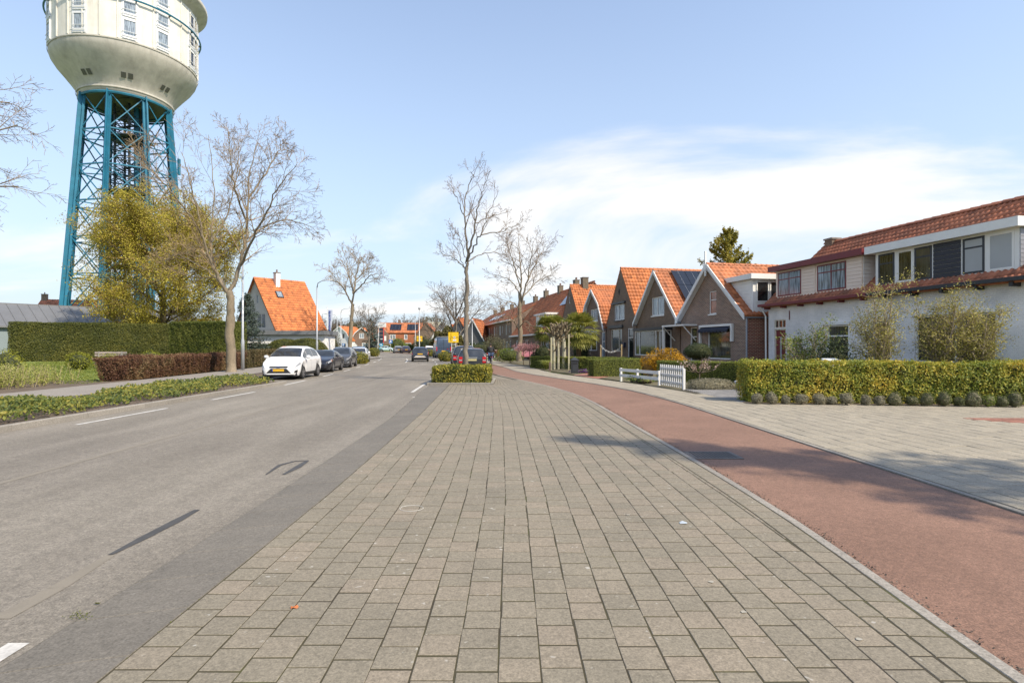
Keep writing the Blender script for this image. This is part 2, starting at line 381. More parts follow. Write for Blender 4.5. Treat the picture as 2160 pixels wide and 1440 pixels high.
# ---- the big pavement of 21 cm concrete squares
T = 0.215
def lean(Y): return float(np.interp(Y, [0, 6, 13, 20, 23.4, 26.8], [0, 0, -.15, -.45, -.6, -.8]))
pave_l = lambda Y: -2.01 + np.interp(Y, [0, 6, 13, 20, 23.4, 26.8], [0, 0, -.15, -.45, -.6, -.8]) if Y < 26.8 else cx(Y) + 5.35
pavement = tag(ribbon('pavement', pave_l, lambda Y: pl(Y) - 0.1, yr(-2, 26.6, 0.8) + yr(26.9, 40, 1), 0.0385, JOINT), None, kind='structure')
rng = np.random.default_rng(3)
spots = []; cuts = []
for c in range(22):
    x0 = -2.005 + c * T; y = 1.75 - 14 * T + (T / 2 if c % 2 else 0) + (0.02 * math.sin(c * 2.1))
    while y < 18.55:
        x = x0 + lean(y)
        if x + T < pl(y) - 0.335: spots.append((x, y))
        elif x < pl(y) - 0.36 and y < 18.55: cuts.append((x, y, pl(y + T / 2) - 0.335 - x))
        y += T
spots.sort(key=lambda p: (p[0] + T / 2) ** 2 + p[1] ** 2)
vis = [p for p in spots if p[1] > 2.2 and abs((p[0] + T / 2) / p[1]) < 0.95]; vis_set = set(vis[:300])
tv, tf = slab(-T / 2 + .0042, T / 2 - .0042, -T / 2 + .0066, T / 2 - .0066, 0, 0, ch=0.002)
proto = None
def joined(name, items, parent, mat, tv=tv, tf=tf):
    tv = np.array(tv); tf = np.array(tf); n = len(items)
    V = np.zeros((n, len(tv), 3))
    for i, (x, y, z, a) in enumerate(items):
        ca, sa = math.cos(a), math.sin(a)
        V[i, :, 0] = tv[:, 0] * ca - tv[:, 1] * sa + x; V[i, :, 1] = tv[:, 0] * sa + tv[:, 1] * ca + y; V[i, :, 2] = tv[:, 2] + z
    Fs = (tf[None] + (np.arange(n) * len(tv))[:, None, None]).reshape(-1, tf.shape[1])
    o = np_mesh(name, V.reshape(-1, 3), Fs, mat, parent); o['kind'] = 'stuff'; return o
near = vis[:300]; rest = [p for p in spots if p not in vis_set]
for i, (x, y) in enumerate(near):
    if proto is None: proto = o = np_mesh('paving_tile', tv, np.array(tf), PAVE, pavement)
    else: o = proto.copy(); link(o, pavement)
    o.location = (x + T / 2 + rng.normal(0, .002), y + T / 2 + rng.normal(0, .002), 0.0415 + rng.normal(0, .0004)); o.rotation_euler = (rng.normal(0, .0012), rng.normal(0, .0012), rng.normal(0, .005))
items = [(x + T / 2 + rng.normal(0, .002), y + T / 2 + rng.normal(0, .002), 0.0415 + rng.normal(0, .0004), rng.normal(0, .006)) for x, y in rest]
# the course that follows the cycle path, its flush kerb, and the fanned-out field beyond
y = -1.26
while y < 26.5:
    a = math.atan2(pl(y + .2) - pl(y - .2), .4); items.append((pl(y) - 0.225, y, 0.0415, -a)); y += T
joined('paving_field', items, pavement, PAVE)
fv = []; ff = []
def fan_x(Y, c, n): l, r = pave_l(Y) + 0.02, pl(Y) - 0.335; return l + (r - l) * c / n
for Y0, Y1, n in ((18.72, 23.3, 21), (23.3, 26.95, 12), (26.95, 33.0, 3)):
    for c in range(n):
        y = Y0 + (0 if c % 2 else -T / 2)
        while y < Y1:
            a_, b_ = max(Y0, y), min(Y1, y + T); y += T
            if b_ - a_ < .03: continue
            xs_ = [fan_x(a_, c, n), fan_x(a_, c + 1, n), fan_x(b_, c + 1, n), fan_x(b_, c, n)]
            if n == 12: f0 = lambda Y, q: -0.76 + (pl(Y) - 0.335 + 0.76) * q / n; xs_ = [f0(a_, c), f0(a_, c + 1), f0(b_, c + 1), f0(b_, c)]
            g = .006; z = 0.0415 + rng.normal(0, .0004); k0 = len(fv); q = [(xs_[0] + g, a_ + g), (xs_[1] - g, a_ + g), (xs_[2] - g, b_ - g), (xs_[3] + g, b_ - g)]
            fv += [(p[0], p[1], z) for p in q] + [(p[0], p[1], z - .03) for p in q]; ff += [(k0, k0 + 1, k0 + 2, k0 + 3)] + [(k0 + 4 + i, k0 + 4 + (i + 1) % 4, k0 + (i + 1) % 4, k0 + i) for i in range(4)]
np_mesh('fanned_paving', fv, np.array(ff), PAVE, pavement)['kind'] = 'stuff'
cv = []; cf = []
for x, y, w in cuts:
    a, b = slab(x + .005, x + w - .005, y + .0045, y + T - .0045, 0.0415, 0.0415, ch=min(.006, w / 5)); cf += [tuple(i + len(cv) for i in f) for f in b]; cv += a
np_mesh('cut_pieces', cv, np.array(cf), PAVE, pavement)['kind'] = 'stuff'
def kerb_run(name, parent, fx, Y0, Y1, L, w, z0, z1, mat, face=0):
    y = Y0; out = []
    while y < Y1 - 0.05:
        e = min(y + L, Y1); xa, xb = fx(y + .004), fx(e - .004)
        m = MB(); ch = 0.015
        for yy_, x_ in ((y + .004, xa), (e - .004, xb)): m.v += [(x_, yy_, z0), (x_ + w, yy_, z0), (x_ + w, yy_, z1 - ch), (x_ + w - ch, yy_, z1), (x_ + ch, yy_, z1), (x_, yy_, z1 - ch)]
        m.f += [(0, 1, 2, 3, 4, 5), (11, 10, 9, 8, 7, 6)] + [(i, i + 6, (i + 1) % 6 + 6, (i + 1) % 6) for i in range(6)]
        out.append(m.build(name, mat, parent)); y = e
    return out
kerb_run('edge_kerb', pavement, lambda Y: pl(Y) - 0.112, -1.8, 31, 1.0, 0.108, -0.05, 0.041, KERB)

# ---- red cycle path
cyc = tag(ribbon('cycle_path', pl, pr, yr(-2, 40, 0.8) + yr(41, 150, 2), 0.026, RASPH, nx=3), None, kind='structure')
GR = M('cast_iron', (0.13, 0.12, 0.115), 0.6, 0.3, 10, 0.2, metal=0.4)
gx, gyy = gp(1503, 964)
gt = thing('drain_grate', 'rusty iron drain grate set in the red cycle path', 'drain grate', (gx, gyy, 0.027))
m = MB()
for s in (-1, 1): m.box(s * .34 - .02, s * .34 + .02, -.27, .27, 0, .012); m.box(-.32, .32, s * .25 - .02, s * .25 + .02, 0, .0115)
m.build('frame', GR, gt)
for i in range(13): MB().box(-.31 + i * .05, -.285 + i * .05, -.23, .23, 0.001, .010).build('bar', GR, gt)
MB().box(-.33, .33, -.26, .26, -.004, .0005).build('pit', M('pit_dark', (0.015, 0.014, 0.013), 0.9), gt)

# ---- right sidewalk and forecourt
sw_r = lambda Y: 17.5 if Y < 15.75 else max(pr(Y) + 1.95, 6.75 if Y < 17.5 else -99)
sidewalk = tag(ribbon('sidewalk', lambda Y: pr(Y) + 0.0, sw_r, yr(-2, 15.7, 0.9) + [15.76, 17.45, 17.55] + yr(18.5, 140, 1.5), 0.038, JOINT), None, kind='structure')
kerb_run('edge_kerb', sidewalk, lambda Y: pr(Y) + 0.002, -2.0, 42, 1.0, 0.10, -0.05, 0.044, KERB)
S = 0.302; sp = []
for c in range(42):
    y = 3.2 - 16 * S + (S / 2 if c % 2 else 0)
    while y < 34:
        x = pr(y) + 0.11 + c * S
        lim = sw_r(y + S)
        red = False
        if x + S < lim and not red: sp.append((x + S / 2, y + S / 2))
        y += S
sp.sort(key=lambda p: p[0] ** 2 + p[1] ** 2 + (0 if p[1] > 0 and p[0] / p[1] < .93 else 1e6))
sv, sf = slab(-S / 2 + .004, S / 2 - .004, -S / 2 + .004, S / 2 - .004, 0, 0, ch=0.006)
proto = None
for x, y in sp[:300]:
    if proto is None: proto = o = np_mesh('sidewalk_tile', sv, np.array(sf), PAVE2, sidewalk)
    else: o = proto.copy(); link(o, sidewalk)
    a = -math.atan2(pr(y + .2) - pr(y - .2), .4); o.location = (x, y, 0.044 + rng.normal(0, .0016)); o.rotation_euler = (rng.normal(0, .004), rng.normal(0, .004), a)
joined('sidewalk_field', [(x, y, 0.044 + rng.normal(0, .0016), -math.atan2(pr(y + .2) - pr(y - .2), .4)) for x, y in sp[300:]], sidewalk, PAVE2, sv, sf)
ribbon('far_paving', lambda Y: pr(Y) + 0.11, lambda Y: pr(Y) + 1.9, yr(34, 140, 1.5), 0.043, PAVE2, sidewalk)
RB = M_piece('red_paving_brick', (0.26, 0.115, 0.08), 0.25, grain=60)
bv, bf = slab(-.1, .1, -.05, .05, 0, 0, ch=0.004)
joined('brick_apron', [(10.15 + i * .205 + (.1 if j % 2 else 0) + (1.2 - j * .1 if j < 12 else 0), 11.0 + j * .105, 0.052, 0) for i in range(14) for j in range(15)], sidewalk, RB, bv, bf)
DRV = M_piece('driveway_paver', (0.20, 0.195, 0.19), 0.2, grain=60)
drive = tag(np_mesh('driveway', [(6.55, 17.4, 0.02), (9.8, 16.6, 0.02), (14, 28, 0.02), (6.3, 21.0, 0.02)], np.array([(0, 1, 2, 3)]), JOINT), None, kind='structure')
joined('driveway_field', [(6.5 + i * .212 + (.1 if j % 2 else 0), 15.95 + j * .11, 0.045, 0) for j in range(46) for i in range(8) if not (6.5 + i * .212 > 6.6 and j < 6 and False)], drive, DRV, bv, bf)
drive2 = tag(np_mesh('garden_driveway', [(2.5, 29.2, 0.02), (4.3, 28.0, 0.02), (8.2, 36, 0.02), (6.2, 37, 0.02)], np.array([(0, 1, 2, 3)]), RB), None, kind='structure')

# ---- left verge: kerb stones, planting bed, footpath, lawn
verge = tag(np_mesh('planting_bed', [(-9.9, 3, 0.08), (-9.9, 24.5, 0.08), (-13.6, 24.5, 0.08), (-13.6, 3, 0.08), (-12.3, 24.5, 0.08), (-15.2, 40, 0.08), (-13.7, 40, 0.08)], [np.array([(0, 1, 2, 3)]), np.array([(2, 4, 6, 5)])], SOIL), None, kind='structure')
kerb = tag(bpy.data.objects.new('kerb', None), None, kind='structure'); link(kerb)
kerb_run('kerb_stone', kerb, lambda Y: -9.93, 6, 24.4, 1.0, 0.13, -0.05, 0.12, KERB)
kerb_run('kerb_stone', kerb, lambda Y: cx(Y) - 5.45, 24.6, 80, 2.0, 0.13, -0.05, 0.12, KERB)
for i in range(3):
    MB().box(-10.0 - (i + 1) * .8 + .005, -10.0 - i * .8 - .005, 24.43, 24.56, -0.05, 0.119).build('kerb_stone', KERB, kerb)
kerb_run('kerb_stone', kerb, lambda Y: cx(Y) + 5.28, 27.0, 100, 2.0, 0.13, -0.05, 0.11, KERB)
fl_ = lambda Y: -16.9 + np.interp(Y, [10, 24, 48, 60], [0.6, 0, -2.0, -4.0]); fr_ = lambda Y: -13.65 + np.interp(Y, [24, 40, 60], [0, -1.6, -3.3])
foot = tag(ribbon('footpath', fl_, fr_, yr(6, 75, 1.5), 0.09, M_piece('footpath_concrete', (0.25, 0.225, 0.195), 0.1, grain=50)), None, kind='structure')
bed2 = tag(ribbon('garden_bed', lambda Y: -21.5 - (Y - 14) * .05, lambda Y: fl_(Y) - 0.01, yr(8, 25.5, 1.5), 0.085, SOIL), None, kind='structure')
lawn = tag(np_mesh('lawn', [(-60, 8, 0.05), (-17.4, 8, 0.05), (-17.6, 24, 0.05), (-19.5, 44, 0.35), (-19.8, 47, .35), (-60, 47, 0.35), (-60, 44, .35), (-60, 24, .05)], [np.array([(0, 1, 2, 7), (7, 2, 3, 6), (6, 3, 4, 5)])], GRASS_G), None, kind='structure')
gard = tag(np_mesh('front_gardens', [(4.9, 18.3, 0.02), (40, 18.3, 0.02), (40, 100, 0.02), (-5.5, 100, 0.02), (-1.0, 55, 0.02), (1.6, 40, 0.02), (3.2, 33, 0.02), (5.7, 24, 0.02)], np.array([range(8)]), M('garden_soil', (0.12, 0.105, 0.06), 0.95, 0.35, 1.5, 0.5, fine=30)), None, kind='structure')
gard.location.z = -0.006
# ---- planting island with its kerb
isl = tag(MB().box(-3.42, -0.92, 23.55, 26.75, -0.02, 0.07).build('planting_island', SOIL), None, kind='structure')
for a, b, c, d in ((-3.44, -0.9, 23.42, 23.55), (-3.44, -0.9, 26.75, 26.88), (-3.56, -3.44, 23.42, 26.88), (-0.9, -0.78, 23.42, 26.88)):
    n = 3
    for i in range(n):
        if b - a > d - c: MB().box(a + (b - a) * i / n + .003, a + (b - a) * (i + 1) / n - .003, c, d, -0.03, 0.105).build('kerb_stone', KERB, isl, bevel=0.008)
        else: MB().box(a, b, c + (d - c) * i / n + .003, c + (d - c) * (i + 1) / n - .003, -0.03, 0.103).build('kerb_stone', KERB, isl, bevel=0.008)
# ------------------------------------------------------------------ plants
def unit(v): return v / np.maximum(1e-9, np.linalg.norm(v, axis=-1, keepdims=True))
def leaf_quads(P, N, size, rng, tilt=0.7, aspect=0.62, droop=0.0):
    n = len(P); nn = unit(N + tilt * rng.normal(size=(n, 3)))
    r = rng.normal(size=(n, 3)); r[:, 2] -= droop
    t = unit(np.cross(nn, np.cross(r, nn))); b = np.cross(nn, t)
    s = (size * rng.uniform(0.65, 1.3, n))[:, None]
    V = np.stack([P - t * s * .5, P + b * s * aspect * .5 + t * s * .05 + nn * s * .08, P + t * s * .5, P - b * s * aspect * .5 + t * s * .05 + nn * s * .08], 1)
    return V.reshape(-1, 3), np.arange(n * 4).reshape(n, 4)
def vnoise(P, seed, sc):
    """cheap smooth noise from a few sines"""
    r = np.random.default_rng(seed); o = np.zeros(len(P))
    for i in range(5):
        d = r.normal(size=3); d /= np.linalg.norm(d); o += np.sin(P @ d * sc * (1 + .6 * i) + r.uniform(0, 6.28)) / (1 + .5 * i)
    return o / 2.4
BARKS = {}
def bark(name, col, col2=None):
    if name in MATS: return MATS[name]
    k = NT(name); g = k.n('ShaderNodeNewGeometry'); wp = g.outputs['Position']
    a = k.noise(3.0, 5, 0.65, vec=wp, scale3=(1, 1, 0.5)); b = k.noise(26, 4, 0.7, vec=wp, scale3=(1, 1, 0.35))
    v = k.math('ADD', k.math('MULTIPLY', a, .55), k.math('MULTIPLY', b, .45)); c2 = col2 or tuple(x * 0.5 for x in col)
    k.bump(b, 0.9, 0.03); MATS[name] = k.done(k.ramp(v, [(0.34, c2), (0.64, col)]), 0.9); return k.m
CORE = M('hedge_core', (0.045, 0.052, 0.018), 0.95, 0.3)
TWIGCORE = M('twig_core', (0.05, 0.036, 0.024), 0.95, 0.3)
def hedge(name, label, cat, p0, p1, depth, z0, z1, mat, size, dens, seed, rough=0.03, core=CORE, group=None, batter=0.0, tilt=0.6, back=False):
    """a clipped hedge along the front line p0 -> p1; the body lies to the left of that direction"""
    rng = np.random.default_rng(seed)
    p0 = np.array([*p0, 0.0]); p1 = np.array([*p1, 0.0]); L = np.linalg.norm(p1 - p0); u = (p1 - p0) / L; w = np.array([-u[1], u[0], 0]); H = z1 - z0
    th = thing(name, label, cat, (p0[0], p0[1], 0), math.atan2(u[1], u[0]), group)
    faces = [(L * H, 'f'), (L * depth, 't'), (depth * H, 'l'), (depth * H, 'r')] + ([(L * H, 'b')] if back else [])
    Ps, Ns = [], []
    for A, k_ in faces:
        n = max(20, int(A * dens)); a, b = rng.random(n), rng.random(n)
        if k_ == 'f': P = np.stack([a * L, 0 * a, z0 + b * H], 1); N = np.array([0, -1, 0.25])
        elif k_ == 'b': P = np.stack([a * L, 0 * a + depth, z0 + b * H], 1); N = np.array([0, 1, 0.25])
        elif k_ == 't': P = np.stack([a * L, b * depth, 0 * a + z1], 1); N = np.array([0, -.15, 1.0])
        elif k_ == 'l': P = np.stack([0 * a, a * depth, z0 + b * H], 1); N = np.array([-1, 0, .25])
        else: P = np.stack([0 * a + L, a * depth, z0 + b * H], 1); N = np.array([1, 0, .25])
        N = np.tile(N / np.linalg.norm(N), (n, 1))
        off = vnoise(P, seed, 2.2) * rough * 1.2 + vnoise(P, seed + 9, 9) * rough + rng.normal(0, rough * .6, n) - np.abs(rng.normal(0, .02, n))
        P = P + N * off[:, None]
        if batter: P[:, 1] += batter * (1 - (P[:, 2] - z0) / H) * (1 - P[:, 1] / depth * 2); P[:, 0] += batter * (1 - (P[:, 2] - z0) / H) * np.clip((.5 - P[:, 0] / L) * 2, -1, 1) ** 5
        Ps.append(P); Ns.append(N)
    P = np.concatenate(Ps); N = np.concatenate(Ns)
    V, Fq = leaf_quads(P, N, size, rng, tilt)
    np_mesh('foliage', V, Fq, mat, th)
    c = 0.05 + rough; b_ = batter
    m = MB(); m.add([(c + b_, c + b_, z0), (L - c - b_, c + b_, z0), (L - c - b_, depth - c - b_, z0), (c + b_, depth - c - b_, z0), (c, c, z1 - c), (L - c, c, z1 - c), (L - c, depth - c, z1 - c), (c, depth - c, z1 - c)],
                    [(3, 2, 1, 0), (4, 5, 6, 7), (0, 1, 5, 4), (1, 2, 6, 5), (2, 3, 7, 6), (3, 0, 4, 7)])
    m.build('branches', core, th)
    return th
def blob_points(n, rng, rad, seed, lump=0.18, shell=0.45, zmin=-1.0):
    d = unit(rng.normal(size=(int(n * 1.3), 3))); d = d[d[:, 2] > zmin][:n]
    r = (1 - shell * rng.random(len(d)) ** 2.2) * (1 + lump * vnoise(d, seed, 4.0) + lump * .5 * vnoise(d, seed + 3, 9.0))
    return d * r[:, None] * np.array(rad), d
def shrub(name, label, cat, loc, rad, mat, size, n, seed, stems=5, lump=0.2, zmin=-0.75, zc=None, core=CORE, stemmat=None, group=None, shell=0.5, corescale=0.72, tilt=0.8, trunk=0.0):
    rng = np.random.default_rng(seed); th = thing(name, label, cat, (loc[0], loc[1], loc[2] if len(loc) > 2 else 0.0), 0, group)
    zc = zc if zc is not None else rad[2] * 0.8
    P, N = blob_points(n, rng, rad, seed, lump, shell, zmin); P = P + np.array([0, 0, zc])
    P[:, 2] = np.maximum(P[:, 2], 0.02)
    V, Fq = leaf_quads(P, N, size, rng, tilt); np_mesh('foliage', V, Fq, mat, th)
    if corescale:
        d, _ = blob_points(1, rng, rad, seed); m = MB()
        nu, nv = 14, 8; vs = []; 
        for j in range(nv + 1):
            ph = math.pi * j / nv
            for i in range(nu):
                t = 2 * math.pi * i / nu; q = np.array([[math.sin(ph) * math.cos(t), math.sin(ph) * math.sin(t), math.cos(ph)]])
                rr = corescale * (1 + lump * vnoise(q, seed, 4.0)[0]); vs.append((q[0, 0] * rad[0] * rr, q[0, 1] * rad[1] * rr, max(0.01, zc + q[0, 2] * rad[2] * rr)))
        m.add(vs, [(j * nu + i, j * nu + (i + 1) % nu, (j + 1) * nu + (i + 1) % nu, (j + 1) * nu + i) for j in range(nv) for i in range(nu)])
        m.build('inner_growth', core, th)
    if stems:
        m = MB()
        for i in range(stems):
            a = rng.uniform(0, 6.28); s = rng.uniform(.1, .55); x, y = math.cos(a) * rad[0] * s, math.sin(a) * rad[1] * s
            b0 = (x * .25, y * .25, 0.0); r0 = trunk or 0.012 + 0.012 * rad[2]
            m.tube([b0, (x * .6, y * .6, zc * .6), (x, y, zc + rad[2] * .3)], [r0, r0 * .8, r0 * .4], 5)
        m.build('stem', stemmat or bark('bark_shrub', (0.16, 0.125, 0.085)), th)
    return th

# ---- tree skeletons
class Tree:
    def __init__(s, seed): s.r = np.random.default_rng(seed); s.lines = []
    def line(s, pts, rad, lvl): s.lines.append((np.asarray(pts, float), np.asarray(rad, float), lvl))
    def grow(s, p, d, L, r, lvl, spec):
        """one branch that wanders, then its side shoots; spec[lvl] = (children, angle, length ratio, first, wander, rise, segments)"""
        R = s.r; sp = spec[min(lvl, len(spec) - 1)]; n = sp[6]; pts = [p]; d = d / np.linalg.norm(d)
        for i in range(n):
            d = d + R.normal(size=3) * sp[4] + np.array([0, 0, sp[5]]); d /= np.linalg.norm(d); pts.append(pts[-1] + d * L / n)
        rad = r * (1 - np.linspace(0, 1, n + 1) * .72); s.line(pts, rad, lvl)
        s.shoots(np.array(pts), rad, L, lvl, spec)
    def shoots(s, pts, rad, L, lvl, spec, frac=None):
        if lvl + 1 >= len(spec): return
        R = s.r; nc, ang, ratio, t0 = spec[lvl][:4]; n = len(pts) - 1
        nc = max(1, int(round(nc * R.uniform(.8, 1.2)))); az = R.uniform(0, 6.28)
        for c in range(nc):
            t = t0 + (1 - t0) * (c + R.uniform(.2, .8)) / nc; f = t * n; i = min(n - 1, int(f)); fr = f - i
            p = pts[i] * (1 - fr) + pts[i + 1] * fr; d = pts[i + 1] - pts[i]; d /= np.linalg.norm(d)
            az += 2.4 + R.uniform(-.5, .5); ref = np.array([0, 0, 1.0]) if abs(d[2]) < .9 else np.array([1.0, 0, 0])
            a = np.cross(d, ref); a /= np.linalg.norm(a); b = np.cross(d, a); th = math.radians(ang * R.uniform(.75, 1.25))
            nd = d * math.cos(th) + (a * math.cos(az) + b * math.sin(az)) * math.sin(th)
            s.grow(p, nd, L * ratio * R.uniform(.7, 1.25) * (1.1 - .45 * t), max(.004, rad[i] * .55), lvl + 1, spec)
    def mesh(s, lo, hi, sides, rmin=0.0):
        Vs, Fs = [], []; n0 = 0
        for pts, rad, lvl in s.lines:
            if not (lo <= lvl <= hi): continue
            k_ = sides[min(lvl, len(sides) - 1)]; n = len(pts)
            d = np.gradient(pts, axis=0); d = unit(d); ref = np.array([0.21, 0.37, 0.9]) if abs(d[0][2]) < .85 else np.array([1.0, .1, 0])
            a = unit(np.cross(d, ref)); b = np.cross(d, a); t = np.arange(k_) * 2 * math.pi / k_
            ring = pts[:, None] + (a[:, None] * np.cos(t)[None, :, None] + b[:, None] * np.sin(t)[None, :, None]) * np.maximum(rad, rmin)[:, None, None]
            Vs.append(ring.reshape(-1, 3)); i = np.arange(n - 1)[:, None] * k_; j = np.arange(k_)[None]; j2 = (j + 1) % k_
            Fs.append((np.stack([i + j, i + j2, i + k_ + j2, i + k_ + j], -1).reshape(-1, 4)) + n0); n0 += n * k_
        return np.concatenate(Vs), np.concatenate(Fs)
    def tips(s, lvl, lo=0.3):
        P = []
        for pts, rad, l in s.lines:
            if l >= lvl:
                i = int(len(pts) * lo); P.append(pts[i:])
        return np.concatenate(P)
def place_tree(T_, name, label, loc, barkmat, split=1, twig=None, sides=(9, 6, 4, 3), rmin=0.006, leaves=None, group=None, rz=0.0, cat='tree'):
    """leaves = (material, size, count, spread, level)"""
    th = thing(name, label, cat, loc, rz, group); mxl = max(l for _, _, l in T_.lines)
    V, Fq = T_.mesh(0, split, sides, rmin); np_mesh('trunk', V, Fq, barkmat, th, smooth=True)
    V, Fq = T_.mesh(split + 1, mxl, sides, rmin); o = np_mesh('crown', V, Fq, twig or barkmat, th)
    if leaves:
        mat, size, cnt, spread, lvl = leaves; R = T_.r; P = T_.tips(lvl); P = P[R.integers(0, len(P), cnt)] + R.normal(size=(cnt, 3)) * spread
        Vl, Fl = leaf_quads(P, np.tile(np.array([0, -.3, .7]), (cnt, 1)), size, R, 1.0); np_mesh('leaves' if not leaves[4] < 0 else 'leaves', Vl, Fl, mat, th)
    return th
def px_limb(pp, Y, X0, Y0, sq=None):
    """a limb traced at the tree's own depth: (column, row, depth offset) -> local points"""
    out = []
    for px, py, dy in pp:
        if sq: px = sq[0] + (px - sq[0]) * sq[1]; py = sq[2] + (py - sq[2]) * sq[3] if py < sq[2] else py
        Yp = Y + dy; out.append((xat(px, Yp) - X0, Yp - Y0, zat(py, Yp)))
    return np.array(out)
def smooth_line(P, n=5):
    P = np.asarray(P, float); t = np.linspace(0, len(P) - 1, (len(P) - 1) * n + 1)
    out = []
    for x in t:
        i = min(len(P) - 2, int(x)); f = x - i; p0 = P[max(0, i - 1)]; p1 = P[i]; p2 = P[i + 1]; p3 = P[min(len(P) - 1, i + 2)]
        out.append(.5 * (2 * p1 + (p2 - p0) * f + (2 * p0 - 5 * p1 + 4 * p2 - p3) * f * f + (3 * p1 - p0 - 3 * p2 + p3) * f ** 3))
    return np.array(out)
def traced_tree(seed, X0, Y0, limbs, spec, sq=None):
    """limbs: (level, r0, r1, [(px, py, dy), ...])"""
    t = Tree(seed)
    for lvl, r0, r1, pp in limbs:
        P = smooth_line(px_limb(pp, Y0, X0, Y0, sq)); n = len(P); wob = t.r.normal(size=P.shape) * (0.02 if lvl == 0 else 0.035); wob[0] = 0; P = P + wob
        rad = np.linspace(r0, r1, n)
        if lvl == 0: rad = rad * (1 + .07 * t.r.normal(size=n)); rad[0] *= 1.25; rad[1] *= 1.06
        t.line(P, rad, lvl); L = np.linalg.norm(np.diff(P, axis=0), axis=1).sum()
        if lvl > 0: t.shoots(P, rad, L, lvl, spec)
    return t
BK_GREY = bark('bark_grey', (0.235, 0.205, 0.165), (0.10, 0.085, 0.068))
BK_TAN = bark('bark_tan', (0.29, 0.235, 0.165), (0.14, 0.115, 0.075))
BK_TWIG = M('twig_bark', (0.185, 0.132, 0.088), 0.9, 0.3, 5)
BK_TWIG2 = M('twig_bark_tan', (0.25, 0.182, 0.105), 0.9, 0.3, 5)
BK_FAR = M('twig_far', (0.125, 0.10, 0.078), 0.9, 0.25, 2)
BUD = M_leaf('bud', [(0.13, 0.075, 0.05), (0.2, 0.12, 0.07), (0.24, 0.15, 0.08)], trans=0.1)
SP = [(0, 0, 0, 0, 0, 0, 4), (9, 40, .5, .18, .07, .05, 6), (7, 38, .5, .15, .10, .04, 5), (5, 36, .55, .15, .13, .03, 4), (0, 0, 0, 0, .16, .02, 3)]

# big tree by the left footpath
Y0 = 33.5; X0 = xat(487, Y0)
L1 = [(0, 0.284, 0.202, [(488, 789, 0), (487, 740, 0), (485, 690, 0), (487, 650, 0), (484, 618, 0)]),
      (1, 0.125, 0.014, [(484, 622, 0), (505, 560, .3), (518, 500, .5), (522, 430, .6), (526, 350, .7), (545, 260, .8)]),
      (1, 0.112, 0.014, [(484, 625, 0), (460, 585, -.5), (438, 530, -1), (425, 470, -1.4), (405, 380, -1.8), (385, 290, -2)]),
      (1, 0.099, 0.014, [(485, 628, 0), (466, 592, 1.0), (448, 545, 1.8), (446, 470, 2.4), (450, 380, 2.8), (440, 250, 3)]),
      (1, 0.079, 0.014, [(508, 555, .3), (535, 490, -.8), (562, 430, -1.6), (590, 370, -2.2), (625, 320, -2.6)]),
      (1, 0.066, 0.014, [(516, 510, .5), (545, 475, 1.6), (590, 450, 2.4), (630, 455, 3), (664, 470, 3.3)]),
      (1, 0.066, 0.014, [(520, 450, .6), (500, 390, -.6), (488, 320, -1.2), (478, 235, -1.4)]),
      (1, 0.059, 0.014, [(430, 495, -1.2), (395, 430, -2.2), (360, 380, -3), (320, 330, -3.4), (300, 290, -3.6)]),
      (1, 0.059, 0.014, [(524, 400, .7), (560, 340, 1.2), (585, 290, 1.6), (600, 260, 1.8)]),
      (1, 0.053, 0.014, [(446, 500, 2.2), (480, 430, 3), (500, 340, 3.4), (505, 270, 3.6)]),
      (1, 0.046, 0.014, [(470, 600, -.3), (440, 570, .6), (405, 545, 1.4), (370, 530, 2), (345, 545, 2.2)])]
t = traced_tree(11, X0, Y0, L1, [(0, 0, 0, 0, 0, 0, 4), (13, 42, .32, .2, .07, .05, 6), (6, 40, .46, .12, .10, .04, 5), (5, 38, .55, .12, .13, .03, 4), (0, 0, 0, 0, .16, .02, 3)], (487, 1.0, 620, .9))
place_tree(t, 'bare_tree', 'tall bare tree with forked pale trunk beside the left footpath and grey lamp pole', (X0, Y0, 0.07), BK_TAN, 1, BK_TWIG2, rmin=0.008, leaves=(BUD, .05, 7000, .03, 3))
# slender tree in the planting island
Y0 = 25.3; X0 = xat(982.5, Y0)
L2 = [(0, 0.116, 0.084, [(983, 784, 0), (982, 730, 0), (984, 670, 0), (983, 640, 0), (985, 600, 0), (984, 565, 0)]),
      (1, 0.060, 0.007, [(984, 568, 0), (987, 520, 0), (982, 470, .2), (979, 420, .3), (987, 370, .4), (997, 330, .4), (990, 325, .5)]),
      (1, 0.060, 0.007, [(984, 566, 0), (992, 530, -.3), (1000, 480, -.5), (1010, 420, -.6), (1025, 370, -.7), (1042, 320, -.8)]),
      (1, 0.038, 0.007, [(990, 535, -.2), (1012, 500, -.8), (1022, 470, -1), (1040, 420, -1.1), (1064, 372, -1.2)]),
      (1, 0.031, 0.007, [(1020, 485, -.9), (1055, 478, -.4), (1085, 470, 0), (1128, 444, .3)]),
      (1, 0.031, 0.007, [(984, 570, 0), (972, 560, .4), (955, 545, .8), (935, 535, 1.1), (918, 524, 1.3)]),
      (1, 0.031, 0.007, [(985, 560, 0), (1003, 540, .5), (1030, 530, 1), (1060, 530, 1.3), (1082, 534, 1.5)]),
      (1, 0.024, 0.007, [(980, 440, .3), (965, 400, .7), (952, 370, 1), (943, 352, 1.2)]),
      (1, 0.022, 0.007, [(986, 560, 0), (975, 520, -.6), (966, 490, -.9), (955, 470, -1.1)]),
      (1, 0.024, 0.007, [(1004, 455, -.5), (1040, 440, .2), (1082, 426, .7)]),
      (1, 0.019, 0.007, [(984, 575, 0), (968, 545, -.3), (953, 500, -.6), (948, 470, -.7)])]
